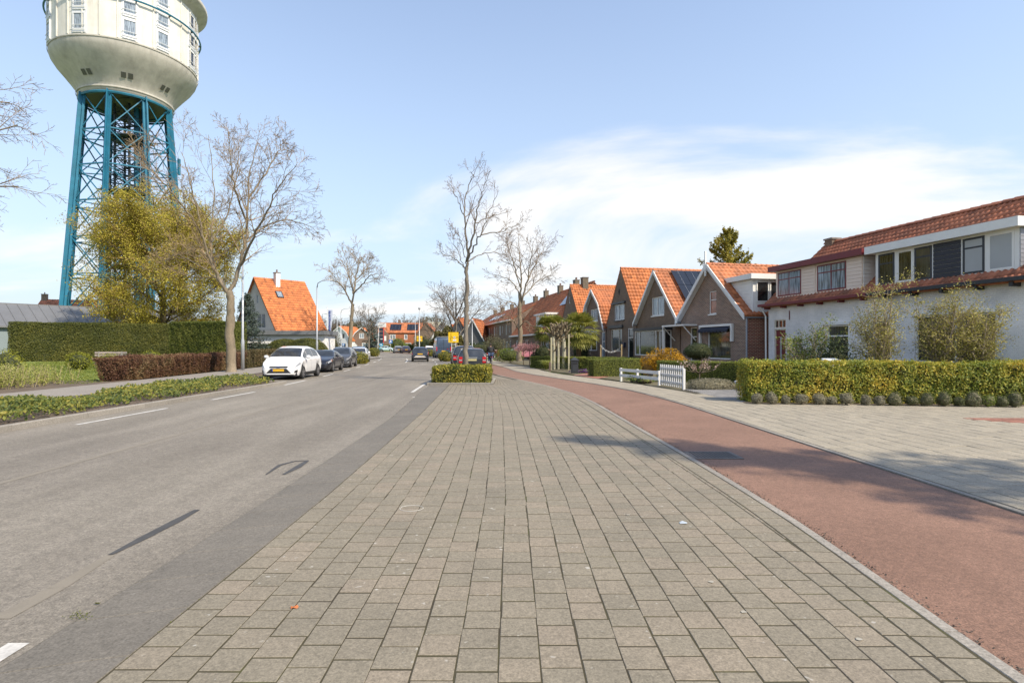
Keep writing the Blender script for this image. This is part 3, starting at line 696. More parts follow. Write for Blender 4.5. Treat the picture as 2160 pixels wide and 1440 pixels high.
t = traced_tree(12, X0, Y0, L2, [(0, 0, 0, 0, 0, 0, 4), (8, 36, .28, .25, .06, .05, 5), (5, 36, .45, .15, .10, .05, 4), (3, 34, .5, .2, .12, .03, 3), (0, 0, 0, 0, .14, .02, 3)], (984, .88, 565, .83))
place_tree(t, 'bare_tree', 'slender bare tree rising from the clipped hedge in the planting island', (X0, Y0, 0.06), BK_GREY, 1, BK_TWIG, rmin=0.0045, leaves=(BUD, .03, 1500, .02, 3))
# tree in the right-hand gardens
Y0 = 50.0; X0 = xat(1097, Y0)
L4 = [(0, 0.215, 0.160, [(1095, 762, 0), (1098, 700, 0), (1096, 660, 0), (1097, 618, 0)]),
      (1, 0.093, 0.014, [(1097, 622, 0), (1100, 570, 0), (1096, 520, .4), (1092, 470, .8)]),
      (1, 0.081, 0.014, [(1100, 640, 0), (1115, 580, -.8), (1122, 530, -1.4), (1130, 480, -1.8)]),
      (1, 0.068, 0.014, [(1097, 620, 0), (1080, 590, 1), (1060, 575, 1.8), (1035, 567, 2.4)]),
      (1, 0.062, 0.014, [(1100, 630, 0), (1125, 600, 1), (1145, 580, 1.6), (1178, 568, 2)]),
      (1, 0.062, 0.014, [(1097, 600, 0), (1082, 540, -.8), (1070, 500, -1.4), (1062, 480, -1.8)]),
      (1, 0.056, 0.014, [(1112, 590, -.6), (1132, 545, .4), (1148, 510, 1), (1158, 490, 1.4)]),
      (1, 0.056, 0.014, [(1097, 655, 0), (1080, 640, -1.5), (1062, 640, -2.6), (1045, 650, -3.4)]),
      (1, 0.062, 0.014, [(1097, 690, 0), (1112, 678, -1.5), (1128, 690, -2.2), (1150, 682, -2.8)]),
      (1, 0.056, 0.014, [(1097, 700, 0), (1085, 682, -1.2), (1070, 672, -2), (1050, 668, -2.6)])]
t = traced_tree(14, X0, Y0, L4, [(0, 0, 0, 0, 0, 0, 4), (10, 42, .40, .2, .08, .05, 6), (6, 40, .48, .15, .11, .04, 5), (4, 38, .52, .2, .14, .03, 4), (0, 0, 0, 0, .16, .02, 3)], (1097, .88, 640, .82))
place_tree(t, 'bare_tree', 'bare tree with pale trunk and crooked low limbs before the brick terrace', (X0, Y0, 0.05), BK_TAN, 1, BK_TWIG, rmin=0.010)
# tree behind the parked cars
Y0 = 57.0; X0 = xat(735, Y0)
L3 = [(0, 0.224, 0.160, [(736, 768, 0), (738, 720, 0), (741, 680, 0), (745, 640, 0)]),
      (1, 0.106, 0.014, [(745, 645, 0), (750, 590, .4), (757, 540, .7), (762, 500, .9)]),
      (1, 0.086, 0.014, [(745, 645, 0), (730, 615, -1), (718, 590, -1.8), (700, 570, -2.4), (690, 545, -2.6)]),
      (1, 0.079, 0.014, [(748, 615, .2), (738, 570, 1.2), (730, 530, 1.8), (725, 505, 2)]),
      (1, 0.079, 0.014, [(748, 610, .2), (772, 580, -1), (790, 560, -1.6), (808, 555, -2)]),
      (1, 0.066, 0.014, [(752, 575, .5), (778, 540, 1.2), (795, 515, 1.6)])]
SP3 = [(0, 0, 0, 0, 0, 0, 4), (11, 42, .44, .15, .08, .05, 6), (7, 40, .48, .15, .11, .04, 5), (4, 38, .52, .2, .14, .03, 4), (0, 0, 0, 0, .16, .02, 3)]
t = traced_tree(13, X0, Y0, L3, SP3, (740, .84, 645, .74))
place_tree(t, 'bare_tree', 'bare street tree rising behind the parked cars on the left kerb', (X0, Y0, 0.05), BK_TAN, 1, BK_TWIG2, rmin=0.011)
# tree just outside the picture on the left, its boughs reaching in
X0, Y0 = -25.3, 21.5
t = Tree(21); t.line([(0, 0, 0), (.1, 0, 2.5), (0, .1, 5), (.1, 0, 8), (.2, 0, 11.5), (.3, 0, 14)], [.36, .3, .26, .2, .13, .06], 0)
for z, L, dx, dz in ((7.2, 6.0, 1, .12), (8.0, 6.4, 1, .28), (9.2, 6.0, 1, .40), (10.6, 5.2, 1, .55), (12, 4, .7, .9), (8, 6, -1, .4), (10, 5, -.9, .6), (7, 5, -.6, .4)):
    for s_ in (-.35, .35): t.grow(np.array([.1, 0, z + s_]), np.array([dx, s_ * 1.4 + .05, dz]), L * (1 - abs(s_) * .3), .085, 1, [(0,) * 7, (9, 42, .4, .25, .09, -.01, 7), (6, 40, .5, .15, .12, 0, 5), (4, 38, .5, .15, .15, 0, 4), (0, 0, 0, 0, .16, 0, 3)])
place_tree(t, 'bare_tree', 'bare tree at the left picture edge, only its fine boughs reaching into the sky', (X0, Y0, 0.05), BK_TAN, 1, BK_TWIG2, rmin=0.007, leaves=(BUD, .04, 3000, .03, 3))

# generic bare trees for the distance
def bare(seed, H, th, r, spread, nl=6, spec=SP):
    t = Tree(seed); R = t.r; t.line([(0, 0, 0), (.05, .02, th * .5), (0, 0, th), (.05, .05, th + (H - th) * .35), (0, .1, H * .8)], [r, r * .85, r * .75, r * .5, r * .2], 0)
    for i in range(nl):
        z = th * .8 + (H - th) * .42 * i / nl; a = i * 2.4 + R.uniform(-.3, .3)
        t.grow(np.array([0, 0, z]), np.array([math.cos(a) * spread, math.sin(a) * spread, .8]), (H - z) * .72, r * .5, 1, spec)
    return t
SPF = [(0,) * 7, (9, 40, .5, .2, .08, .05, 5), (6, 38, .55, .15, .11, .04, 4), (4, 38, .6, .15, .14, .03, 3), (0, 0, 0, 0, .16, .02, 2)]
pA = place_tree(bare(31, 11.5, 3.0, .22, .55, 6, SPF), 'bare_tree', 'thin bare tree seen just left of the island tree, above the blue van', (xat(961, 75), 75, 0), BK_GREY, 1, BK_FAR, rmin=0.014, sides=(7, 5, 3, 3), group='bare trees along the street')
pB = place_tree(bare(32, 13, 3.2, .34, .95, 9, SPF), 'bare_tree', 'broad bare tree right of the orange brick house at the roundabout', (xat(865, 185), 185, 0), BK_GREY, 1, BK_FAR, rmin=0.028, sides=(6, 4, 3, 3), group='bare trees along the street')
G_ = 'bare trees along the street'
copy_tree(pA, None, (xat(778, 108), 108, 0), 1.3, 'thin bare tree behind the last parked cars on the left', .93)
copy_tree(pA, None, (xat(921, 98), 98, 0), 2.6, 'small bare tree with upright twigs left of the blue van', .74)
for px, Y, sc, rz, lb in ((820, 215, .95, 2.1, 'bare tree standing above the roof ridge of the orange brick house'), (690, 190, 1.0, .4, 'bare tree behind the blue and white banner'),
                          (723, 205, .9, 3.3, 'bare tree behind the twin flagpoles'), (655, 200, .95, 5.0, 'bare tree just right of the steep orange roof of the white house'), (900, 230, 1.0, 1.1, 'bare tree beyond the cream block at the far bend'),
                          (935, 210, .85, 2.0, 'bare tree beyond the far orange roofs'), (790, 260, 1.05, 4.2, 'farthest bare tree behind the price totem'), (752, 235, .85, 5.5, 'bare tree behind the red gambrel roof')):
    copy_tree(pB, None, (xat(px, Y), Y, 0), rz, lb, sc)

# ---- leafy trees
GOLD = M_leaf('young_leaf_gold', [(0.19, 0.145, 0.025), (0.33, 0.275, 0.035), (0.45, 0.385, 0.05), (0.52, 0.46, 0.07)], nscale=.35)
Y0 = 53.0; X0 = xat(342, Y0)
t = Tree(41); t.line([(0, 0, 0), (0, 0, 1.5), (.1, 0, 4), (0, .1, 7.5), (0, 0, 10.6)], [.42, .36, .3, .2, .08], 0)
for i in range(30):
    z = 1.9 + 8.7 * i / 30; a = i * 2.4; f = math.sin(min(1, (z - 1.2) / 10.6) * math.pi) ** .6
    t.grow(np.array([0, 0, z]), np.array([math.cos(a), math.sin(a), .22 + .07 * i * .5]), 8.0 * max(.35, f), .12, 1, [(0,) * 7, (11, 42, .36, .25, .08, .03, 6), (7, 42, .5, .15, .11, .02, 4), (4, 40, .55, .1, .14, .0, 3), (0, 0, 0, 0, .15, 0, 2)])
place_tree(t, 'budding_tree', 'wide golden green tree in young leaf before the water tower', (X0, Y0, 0.05), bark('bark_brown', (0.13, 0.10, 0.07)), 1, M('twig_gold', (0.30, 0.21, 0.08), .9, .3), rmin=0.012, sides=(8, 5, 3, 3), leaves=(GOLD, .14, 130000, .3, 2))
def conifer(name, label, loc, H, Rb, mat, seed, nl=26, size=.2, cnt=14000, up=.1, z0=.6, droop=0.0, flat=.12, cat='tree'):
    R = np.random.default_rng(seed); t = Tree(seed); t.line([(0, 0, 0), (0, 0, H * .5), (0, 0, H)], [H * .018, H * .012, .02], 0); P = []; N = []
    for i in range(nl):
        f = i / nl; z = z0 + (H - z0) * f; nb = 6
        for b in range(nb):
            a = R.uniform(0, 6.28); L = Rb * (1 - f) ** .8 * R.uniform(.6, 1.1) + .15; d = np.array([math.cos(a), math.sin(a), up + .5 * f])
            e = np.array([0, 0, z]) + d * L; e[2] -= droop * L; pts = [np.array([0, 0, z]), np.array([0, 0, z]) * .5 + e * .5 + np.array([0, 0, .06 * L]), e]
            t.line(pts, [.03, .02, .008], 1); n = int(cnt / (nl * nb) * (.4 + 1.2 * (1 - f))); q = R.random(n) ** .7
            PP = pts[0] * (1 - q)[:, None] + e * q[:, None]; sd = np.array([-d[1], d[0], 0]); PP += sd * (R.normal(size=n) * .22 * L * (1.15 - q) * .9)[:, None]; PP[:, 2] += R.normal(size=n) * flat; P.append(PP); N.append(np.tile(d * .6 + np.array([0, 0, .7]), (n, 1)))
    P = np.concatenate(P); N = np.concatenate(N); th = thing(name, label, cat, loc)
    V, Fq = t.mesh(0, 1, (6, 4), 0); np_mesh('trunk', V, Fq, bark('bark_brown', (0.13, 0.10, 0.07)), th)
    V, Fq = leaf_quads(P, N, size, R, .8, .5); np_mesh('crown', V, Fq, mat, th); return th
CONI = M_leaf('conifer_olive', [(0.16, 0.155, 0.025), (0.32, 0.28, 0.04), (0.45, 0.37, 0.06)], nscale=.7)
SPRUCE = M_leaf('spruce_blue', [(0.035, 0.055, 0.04), (0.08, 0.11, 0.085), (0.13, 0.17, 0.14)], nscale=.7)
conifer('conifer_tree', 'olive green conifer towering behind the roof of the brick house with white dormer', (xat(1537, 50), 50, 0), 12.0, 4.6, CONI, 51, 22, .22, 30000, .35, 1.5, 0.0, .12)
conifer('spruce_tree', 'blue green spruce between the forked tree and the white house', (xat(520, 50), 50, 0), 6.3, 2.5, SPRUCE, 52, 20, .16, 9000, .0, .3, .1)
conifer('fir_tree', 'dark green fir beside the gambrel house near the roundabout', (xat(783, 140), 140, 0), 8.5, 2.8, SPRUCE, 53, 18, .3, 4000, .0, .3, .1)
conifer('shadow_evergreen', 'tall dark evergreen just outside the picture, its shadow lying over the cycle path', (12.2, 1.8, 0), 14.0, 3.3, SPRUCE, 54, 30, .22, 10000, .1, .8, .05)  # unseen tree added as shadow caster, crown kept sparse for partial shade
far_green = M_leaf('far_bush', [(0.08, 0.075, 0.025), (0.14, 0.125, 0.04), (0.2, 0.175, 0.06)], nscale=.4)
for px, Y, rad, lb in ((905, 205, (7, 4, 6.8), 'rounded olive green tree behind the cream flat-roofed block'), (745, 215, (4.5, 3, 6.2), 'tall tan poplar clump between the flagpoles and the street tree'), (945, 92, (2.3, 2, 2.6), 'yellow green bush above the blue van')):
    shrub('round_tree', lb, 'tree', (xat(px, Y), Y), rad, far_green, .42, 11000, int(px), stems=9, lump=.3, corescale=0, shell=.8, core=TWIGCORE)

# ---- palms and pollarded trunks
PALM = M_leaf('palm_leaf', [(0.11, 0.13, 0.025), (0.25, 0.26, 0.05), (0.42, 0.39, 0.10)], nscale=2)
def palm(label, loc, h, R_, seed):
    R = np.random.default_rng(seed); th = thing('fan_palm', label, 'palm', loc)
    MB().tube([(0, 0, 0), (.02, 0, h * .5), (0, .03, h)], [.17, .19, .22], 9).build('trunk', bark('bark_palm', (0.20, 0.14, 0.07), (0.06, 0.045, 0.025)), th)
    for i in range(95):
        a = R.uniform(0, 6.28); el = R.uniform(-.75, 1.25); d = np.array([math.cos(a) * math.cos(el), math.sin(a) * math.cos(el), math.sin(el)]); st = np.array([0, 0, h + .1]); c = st + d * R_ * .55
        side = np.cross(d, [0, 0, 1.0]); side /= np.linalg.norm(side) + 1e-6; m = MB(); m.bar(tuple(st), tuple(c), .025, .02)
        for j in range(13):
            g = (j / 12 - .5) * 2.5; v = d * math.cos(g) + side * math.sin(g); tip = c + v * R_ * .55 + np.array([0, 0, -.16 * R_ * R.uniform(.4, 1.2)]); w = np.cross(v, d + .01); w = w / (np.linalg.norm(w) + 1e-6) * .0 + np.cross(v, np.cross(d, side)) * .042
            mid = c + v * R_ * .3; m.poly([tuple(c), tuple(mid + w), tuple(tip), tuple(mid - w)])
        m.build('frond', PALM, th)
    return th
palm('fan palm standing nearer the tall brown gable house, fuller crown', (xat(1220, 41), 41, 0), zat(702, 41), 1.65, 61)
palm('smaller fan palm left of the pollarded white trunks', (xat(1163, 43), 43, 0), zat(700, 43), 1.45, 62)
POL = M('pollard_bark', (0.36, 0.34, 0.25), .9, .4, 9, .5, fine=30)
KN = M('pollard_knots', (0.17, 0.135, 0.085), .95, .35, 8, .4)
for i, (px, w, top, lb) in enumerate(((1168, .105, 696, 'pale pollarded trunk with knobbly head, leftmost of the three beside the palms'), (1178, .085, 690, 'thinner pale pollarded trunk with knobbly head, middle one of the three'), (1191, .14, 690, 'thick pale pollarded trunk with knobbly head, nearest the large palm'))):
    Yp = 38.5; th = thing('pollard_tree', lb, 'tree', (xat(px, Yp), Yp + i * .3, 0), 0, 'pollarded trunks beside the palms'); zt = zat(top, Yp); R = np.random.default_rng(70 + i)
    MB().tube([(0, 0, 0), (.02, .01, zt * .4), (-.02, 0, zt * .75), (0, .02, zt)], [w * 1.15, w, w * .95, w * .8], 9).build('trunk', POL, th)
    m = MB()
    for j in range(30):
        a = R.uniform(0, 6.28); z = zt - R.random() ** 1.5 * 1.5; r = R.uniform(.2, .62); e = (math.cos(a) * r, math.sin(a) * r, z + R.uniform(.1, .5)); m.tube([(0, 0, z), (e[0] * .6, e[1] * .6, z + .1), e, (e[0] * 1.15, e[1] * 1.1, e[2] + R.uniform(0, .15))], [.05, .045, .065, .03], 5)
    m.build('crown', KN, th)
# ------------------------------------------------------------------ hedges, shrubs and beds
YEW = M_leaf('yew', [(0.054, 0.070, 0.016), (0.116, 0.127, 0.025), (0.209, 0.194, 0.040)], nscale=.45)
PRIV = M_leaf('privet', [(0.083, 0.114, 0.020), (0.175, 0.208, 0.037), (0.292, 0.300, 0.059)], nscale=.8)
IVY = M_leaf('ivy', [(0.103, 0.154, 0.023), (0.218, 0.258, 0.036), (0.399, 0.361, 0.052), (0.580, 0.412, 0.052)], nscale=.9, patch=.5)
IVYD = M_leaf('euonymus', [(0.057, 0.086, 0.017), (0.138, 0.155, 0.025), (0.310, 0.276, 0.040), (0.517, 0.414, 0.052)], nscale=1.6, patch=.4)
BARB = M_leaf('barberry', [(0.06, 0.030, 0.020), (0.14, 0.062, 0.038), (0.20, 0.11, 0.055), (0.32, 0.24, 0.12)], nscale=.7, patch=.5)
LAV = M_leaf('lavender', [(0.138, 0.132, 0.086), (0.276, 0.259, 0.184), (0.391, 0.356, 0.253)], nscale=2)
LAVG = M_leaf('lavender_green', [(0.05, 0.065, 0.025), (0.11, 0.13, 0.05), (0.18, 0.19, 0.09)], nscale=2)
FORS = M_leaf('forsythia', [(0.25, 0.14, 0.01), (0.50, 0.27, 0.012), (0.68, 0.40, 0.02)], nscale=1)
LIME = M_leaf('lime_shrub', [(0.09, 0.10, 0.012), (0.24, 0.25, 0.02), (0.36, 0.36, 0.04)], nscale=1)
STRAW = M_leaf('straw_stems', [(0.152, 0.179, 0.041), (0.304, 0.331, 0.068), (0.497, 0.469, 0.152)], nscale=.8)
OLIVE = M_leaf('olive_leaf', [(0.14, 0.14, 0.03), (0.28, 0.26, 0.06), (0.43, 0.38, 0.10), (0.54, 0.47, 0.17)], nscale=1)
GREEN = M_leaf('fresh_green', [(0.070, 0.105, 0.017), (0.154, 0.203, 0.028), (0.266, 0.308, 0.056)], nscale=1)
DGREEN = M_leaf('dark_green', [(0.018, 0.033, 0.015), (0.038, 0.060, 0.024), (0.075, 0.105, 0.038)], nscale=1)
PINK = M_leaf('blossom_pink', [(0.3, 0.12, 0.12), (0.45, 0.22, 0.22), (0.55, 0.33, 0.32)], nscale=1)
# right: ivy hedge on the corner with lavender at its foot
hedge('ivy_hedge', 'broad yellow green ivy hedge in front of the white house', 'hedge', (6.75, 16.05), (15.6, 15.15), 1.0, 0.0, 1.17, IVY, .062, 1600, 101, rough=.055, tilt=.55)
for i, px in enumerate((1597, 1627, 1657, 1690, 1728, 1754, 1785, 1826, 1855, 1886, 1924, 1954, 1990, 2023, 2052, 2084, 2112, 2140)):
    Yl = 15.62 - (px - 1600) * .0015; sc = .155 + .03 * math.sin(i * 2.3) + (.02 if i > 9 else 0)
    lb = 'lavender tuft at the foot of the ivy hedge, ' + ('first from its left end', 'second from its left end', 'third from its left end', 'fourth from its left end', 'fifth from its left end', 'sixth from its left end', 'seventh from its left end', 'eighth from its left end', 'ninth from its left end', 'tenth from its left end', 'eleventh from its left end', 'twelfth from its left end', 'thirteenth from its left end', 'fourteenth from its left end', 'fifteenth from its left end', 'sixteenth from its left end', 'seventeenth from its left end', 'eighteenth from its left end')[i]
    mt = LAV if i < 9 else (LAVG if i not in (15,) else GREEN)
    shrub('lavender_tuft', lb, 'lavender', (xat(px, Yl), Yl, .03), (sc * (1 + .18 * math.sin(i * 5.1)), sc, sc * (1.05 + .15 * math.sin(i * 3.7))), mt, .028, 1500, 200 + i, stems=9, lump=.22, zc=sc * .95, core=M('lavender_core', (.15, .135, .085), .95, .3, 30), group='lavender along the ivy hedge', corescale=.78, tilt=.5)
bed = tag(np_mesh('flower_bed', [(6.55, 15.75, .046), (6.6, 16.2, .046), (15.8, 15.3, .046), (15.8, 14.75, .046)], np.array([(3, 2, 1, 0)]), SOIL), None, kind='structure')
# clipped hedges of the gardens
hedge('clipped_hedge', 'long clipped dark green hedge behind the white gate', 'hedge', (xat(1385, 25.5), 25.5), (xat(1650, 22.2), 22.2), .8, 0.0, .97, PRIV, .045, 1700, 102, rough=.02)
hedge('clipped_hedge', 'short clipped hedge block between the two driveways', 'hedge', (xat(1253, 29.6), 29.6), (xat(1362, 30.4), 30.4), .9, 0.0, .93, PRIV, .05, 1500, 103, rough=.02)
hedge('clipped_hedge', 'clipped hedge behind the black mailbox, in front of the palms', 'hedge', (xat(1118, 40.5), 40.5), (xat(1352, 35.8), 35.8), .8, 0.0, .86, PRIV, .06, 1100, 104, rough=.03)
hedge('clipped_hedge', 'low dark hedge at the foot of the brick house with dormer', 'hedge', (xat(1450, 28.9), 28.9), (xat(1622, 27.2), 27.2), .5, 0.0, .72, DGREEN, .05, 1000, 105, rough=.03)
shrub('low_shrub', 'low green mound beside the maroon door', 'shrub', (xat(1668, 22.5), 22.5), (1.0, .5, .62), GREEN, .05, 2600, 106, zc=.62)
shrub('low_shrub', 'dark clipped box row left of the white letter box', 'shrub', (xat(1700, 20.0), 20.0), (1.2, .4, .5), DGREEN, .05, 2000, 107, zc=.6)
shrub('lavender_bed', 'wide grey green lavender cushion beside the white gate', 'shrub', (xat(1500, 20.9), 20.9, .02), (1.0, .35, .36), LAV, .04, 7000, 108, stems=0, lump=.12, zc=.08, zmin=-.2, core=M('lavender_core', (.15, .135, .085), .95, .3, 30), shell=.3, corescale=.85, tilt=.5)
shrub('forsythia_bush', 'bright yellow forsythia bush behind the white fence', 'shrub', (xat(1402, 26.9), 26.9), (1.05, .7, .62), FORS, .06, 7000, 109, stems=8, lump=.3, zc=.82, core=M('forsythia_core', (.09, .06, .015), .9), corescale=.6)
shrub('topiary_tree', 'dark clipped ball tree in front of the brick house window', 'shrub', (xat(1473, 28.2), 28.2), (.72, .6, .42), DGREEN, .045, 4200, 110, stems=3, lump=.08, zc=1.36, zmin=-1, shell=.2, corescale=.9, trunk=.05)
th = thing('blossom_shrub', 'small leafless shrub with pale pink blossom on crooked stems by the lavender', 'shrub', (xat(1475, 22.0), 22.0, 0)); R = np.random.default_rng(111); m = MB(); P = []
m.tube([(0, 0, 0), (0, 0, .35), (.02, 0, .62)], [.03, .025, .022], 6)
for i in range(13):
    a = i * 2.4; r_ = R.uniform(.35, .85); e = Vector((math.cos(a) * r_, math.sin(a) * r_ * .6, R.uniform(.75, 1.25))); mid = Vector((e.x * .55, e.y * .55, .66)); m.tube([(.02, 0, .58), mid, e, e + Vector((e.x * .1, 0, R.uniform(.05, .3)))], [.016, .013, .009, .004], 5)
    for q in range(26): f = R.uniform(.3, 1); P.append(np.array(mid) * (1 - f) + np.array(e) * f + R.normal(size=3) * .035)
m.build('stem', bark('bark_shrub', (0.16, 0.125, 0.085)), th); V, Fq = leaf_quads(np.array(P), np.tile([0, -.5, .5], (len(P), 1)), .05, R, 1.2, .9); np_mesh('blossom', V, Fq, M_leaf('blossom_pale', [(.4, .25, .2), (.55, .4, .33), (.6, .5, .42)]), th)
shrub('garden_strip', 'straggly green growth under the white fence', 'shrub', (xat(1352, 24.9), 24.9), (.7, .9, .25), GREEN, .06, 1200, 112, stems=0, zc=.1, core=TWIGCORE, zmin=0)
# trees and shrubs before the white house
def multi(label, px, Y, H, spread, mat, n, seed, name='ornamental_tree', cat='tree', lsize=.075, nst=7, z0=.2, stm=None, lspread=.09):
    t = Tree(seed); R = t.r
    t.line([(0, 0, 0), (0, 0, .3), (.02, 0, .7)], [.07, .06, .05], 0)
    for i in range(nst):
        a = i * 2.4; t.grow(np.array([0, 0, z0 + .5 * (i % 3) * .4]), np.array([math.cos(a) * spread, math.sin(a) * spread * .8, 1.0]), H * R.uniform(.62, .98), .035, 1, [(0,) * 7, (11, 42, .34, .15, .06, .05, 6), (6, 40, .5, .1, .1, .05, 4), (0, 0, 0, 0, .12, .03, 3)])
    return place_tree(t, name, label, (xat(px, Y), Y, 0), stm or bark('bark_pale', (.36, .30, .22), (.2, .16, .11)), 1, None, rmin=.005, sides=(7, 5, 3), leaves=(mat, lsize, n, lspread, 1), cat=cat)
multi('pale olive leaved tree with white stem before the dark doorway of the white house', 1852, 16.95, 2.9, .2, OLIVE, 5800, 121, lsize=.052)
multi('pale olive leaved tree before the left half of the white house picture window', 1985, 16.7, 2.75, .2, OLIVE, 6200, 122, lsize=.052)
multi('pale olive leaved tree before the right half of the white house picture window', 2062, 16.5, 2.6, .2, OLIVE, 6200, 123, lsize=.052)
multi('fresh green airy shrub beside the maroon door trellis', 1702, 19.5, 2.35, .38, GREEN, 2600, 124, 'garden_shrub', 'shrub', .07, lspread=.08)
shrub('garden_shrub', 'dark glossy evergreen shrub under the shuttered window of the white house', 'shrub', (xat(1757, 18.6), 18.6), (.75, .5, .72), DGREEN, .07, 1900, 125, stems=7, lump=.35, zc=1.15, corescale=.45, shell=.7)
# island hedge
hedge('island_hedge', 'clipped yellow green hedge block around the slender island tree', 'hedge', (-3.36, 23.62), (-0.98, 23.62), 2.9, 0.06, .74, IVYD, .075, 900, 131, rough=.045, tilt=.7)
# bay planters
for px, Y, X, rad, lb in ((758, 50.4, None, (.85, .8, .62), 'round kerbside bush between the grey and white cars in the left row'), (788, 84, None, (.9, .8, .75), 'round kerbside bush at the far end of the left parking row'), (941, 58.5, -6.85, (.85, .9, .62), 'round kerbside bush in front of the blue van'), (909, 84, -12.3, (1.0, .9, .6), 'round kerbside bush just left of the blue van')):
    shrub('kerbside_bush', lb, 'shrub', (X if X is not None else xat(px, Y), Y), rad, IVYD, .09, 2600, int(px), stems=0, zc=rad[2] * .75, lump=.1, corescale=.8, shell=.3)
# left side
hedge('yew_hedge', 'long tall clipped yew hedge before the grey metal roof', 'hedge', (-40.0, 44.6), (-27.5, 49.6), 1.6, 0.0, 3.5, YEW, .085, 620, 141, rough=.05)
hedge('yew_hedge', 'tall clipped yew block with flat top left of the forked tree', 'hedge', (xat(357, 44.6), 44.6), (xat(478, 43.2), 43.2), 2.2, 0.0, 3.5, M_leaf('yew_light', [(0.068, 0.090, 0.015), (0.135, 0.158, 0.027), (0.225, 0.225, 0.045)], nscale=.45), .085, 700, 142, rough=.05)
hedge('barberry_hedge', 'brown purple barberry hedge along the left footpath', 'hedge', (-17.3, 24.5), (-18.9, 40.0), .95, .05, 1.1, BARB, .065, 1100, 143, rough=.07, core=TWIGCORE, batter=.25, tilt=.9, back=True)
hedge('mixed_hedge', 'brown green clipped hedge beyond the lamp pole, behind the white people carrier', 'hedge', (-19.0, 40.4), (-21.5, 56), 1.3, .05, 1.25, M_leaf('mixed_brown', [(0.060, 0.060, 0.018), (0.135, 0.105, 0.045), (0.210, 0.150, 0.075)], nscale=.6), .08, 700, 144, rough=.06, core=TWIGCORE, back=True)
hedge('privet_hedge', 'dark green hedge before the white extension', 'hedge', (xat(480, 55.5), 55.5), (xat(588, 55.2), 55.2), 1.2, 0, 1.72, DGREEN, .09, 500, 145, rough=.05)
shrub('dome_hedge', 'dome clipped dark green hedge before the white extension, left one', 'hedge', (xat(602, 54.5), 54.5), (2.0, 1.2, 1.3), YEW, .10, 11000, 146, stems=0, zc=1.0, lump=.05, shell=.15, corescale=.92, group='dome hedges')
shrub('dome_hedge', 'dome clipped dark green hedge before the white extension, right one behind the lamp post', 'hedge', (xat(643, 54.5), 54.5), (2.3, 1.2, 1.35), YEW, .10, 12500, 147, stems=0, zc=1.0, lump=.05, shell=.15, corescale=.92, group='dome hedges')
shrub('rhododendron', 'round brown green rhododendron right of the lamp post', 'shrub', (xat(689, 62), 62), (1.8, 1.4, 1.6), M_leaf('rhodo', [(0.042, 0.042, 0.021), (0.112, 0.098, 0.042), (0.224, 0.168, 0.112)]), .13, 2600, 148, zc=1.6)
shrub('lime_shrub', 'small lime green shrub at the foot of the rhododendron', 'shrub', (xat(689, 58.5), 58.5), (1.0, .7, .5), LIME, .1, 900, 149, zc=.75)
shrub('lime_shrub', 'rounded lime green shrub left of the park bench', 'shrub', (xat(168, 33.5), 33.5, .17), (.75, .6, .62), LIME, .07, 1800, 150, zc=.5)
shrub('lime_shrub', 'low lime green shrub in front of the park bench', 'shrub', (xat(226, 35.0), 35.0, .2), (.75, .6, .5), LIME, .07, 1500, 151, zc=.45)
shrub('lime_shrub', 'low lime green tuft just right of the park bench', 'shrub', (xat(318, 34), 34, .2), (.6, .5, .45), LIME, .07, 900, 152, zc=.7)
shrub('lime_shrub', 'yellow flowering shrub at the left picture edge', 'shrub', (xat(6, 25.5), 25.5), (.9, .7, .75), LIME, .07, 1900, 153, zc=.75)
def stalks(label, x0, x1, y0, y1, n, seed, h=.85):
    R = np.random.default_rng(seed); th = thing('stalk_bed', label, 'shrubs', (0, 0, 0)); m = MB(); P = []
    for i in range(n):
        x, y = R.uniform(x0, x1), R.uniform(y0, y1); nst = 9
        for j in range(nst):
            a = R.uniform(0, 6.28); l = R.uniform(.5, 1.05) * h; e = (x + math.cos(a) * .35 * l, y + math.sin(a) * .35 * l, .08 + l); b = (x + math.cos(a) * .06, y + math.sin(a) * .06, .08); w = .008
            m.add([(b[0] - w, b[1], b[2]), (b[0] + w, b[1], b[2]), (e[0] + w * .4, e[1], e[2]), (e[0] - w * .4, e[1], e[2])], [(0, 1, 2, 3)])
            for q in range(14): f = R.uniform(.15, 1.05); P.append((b[0] + (e[0] - b[0]) * f + R.normal() * .05, b[1] + (e[1] - b[1]) * f + R.normal() * .05, b[2] + (e[2] - b[2]) * f + R.normal() * .03))
    m.build('stalk', M('straw_stalk', (.36, .30, .17), .9, .3), th)['kind'] = 'stuff'
    V, Fq = leaf_quads(np.array(P), np.tile([.2, -.4, .6], (len(P), 1)), .06, R, 1.0); o = np_mesh('foliage', V, Fq, STRAW, th); return th
stalks('straggly yellow green stalky shrubs filling the bed at the left edge', -21.8, -18.1, 17.6, 23.6, 120, 161)
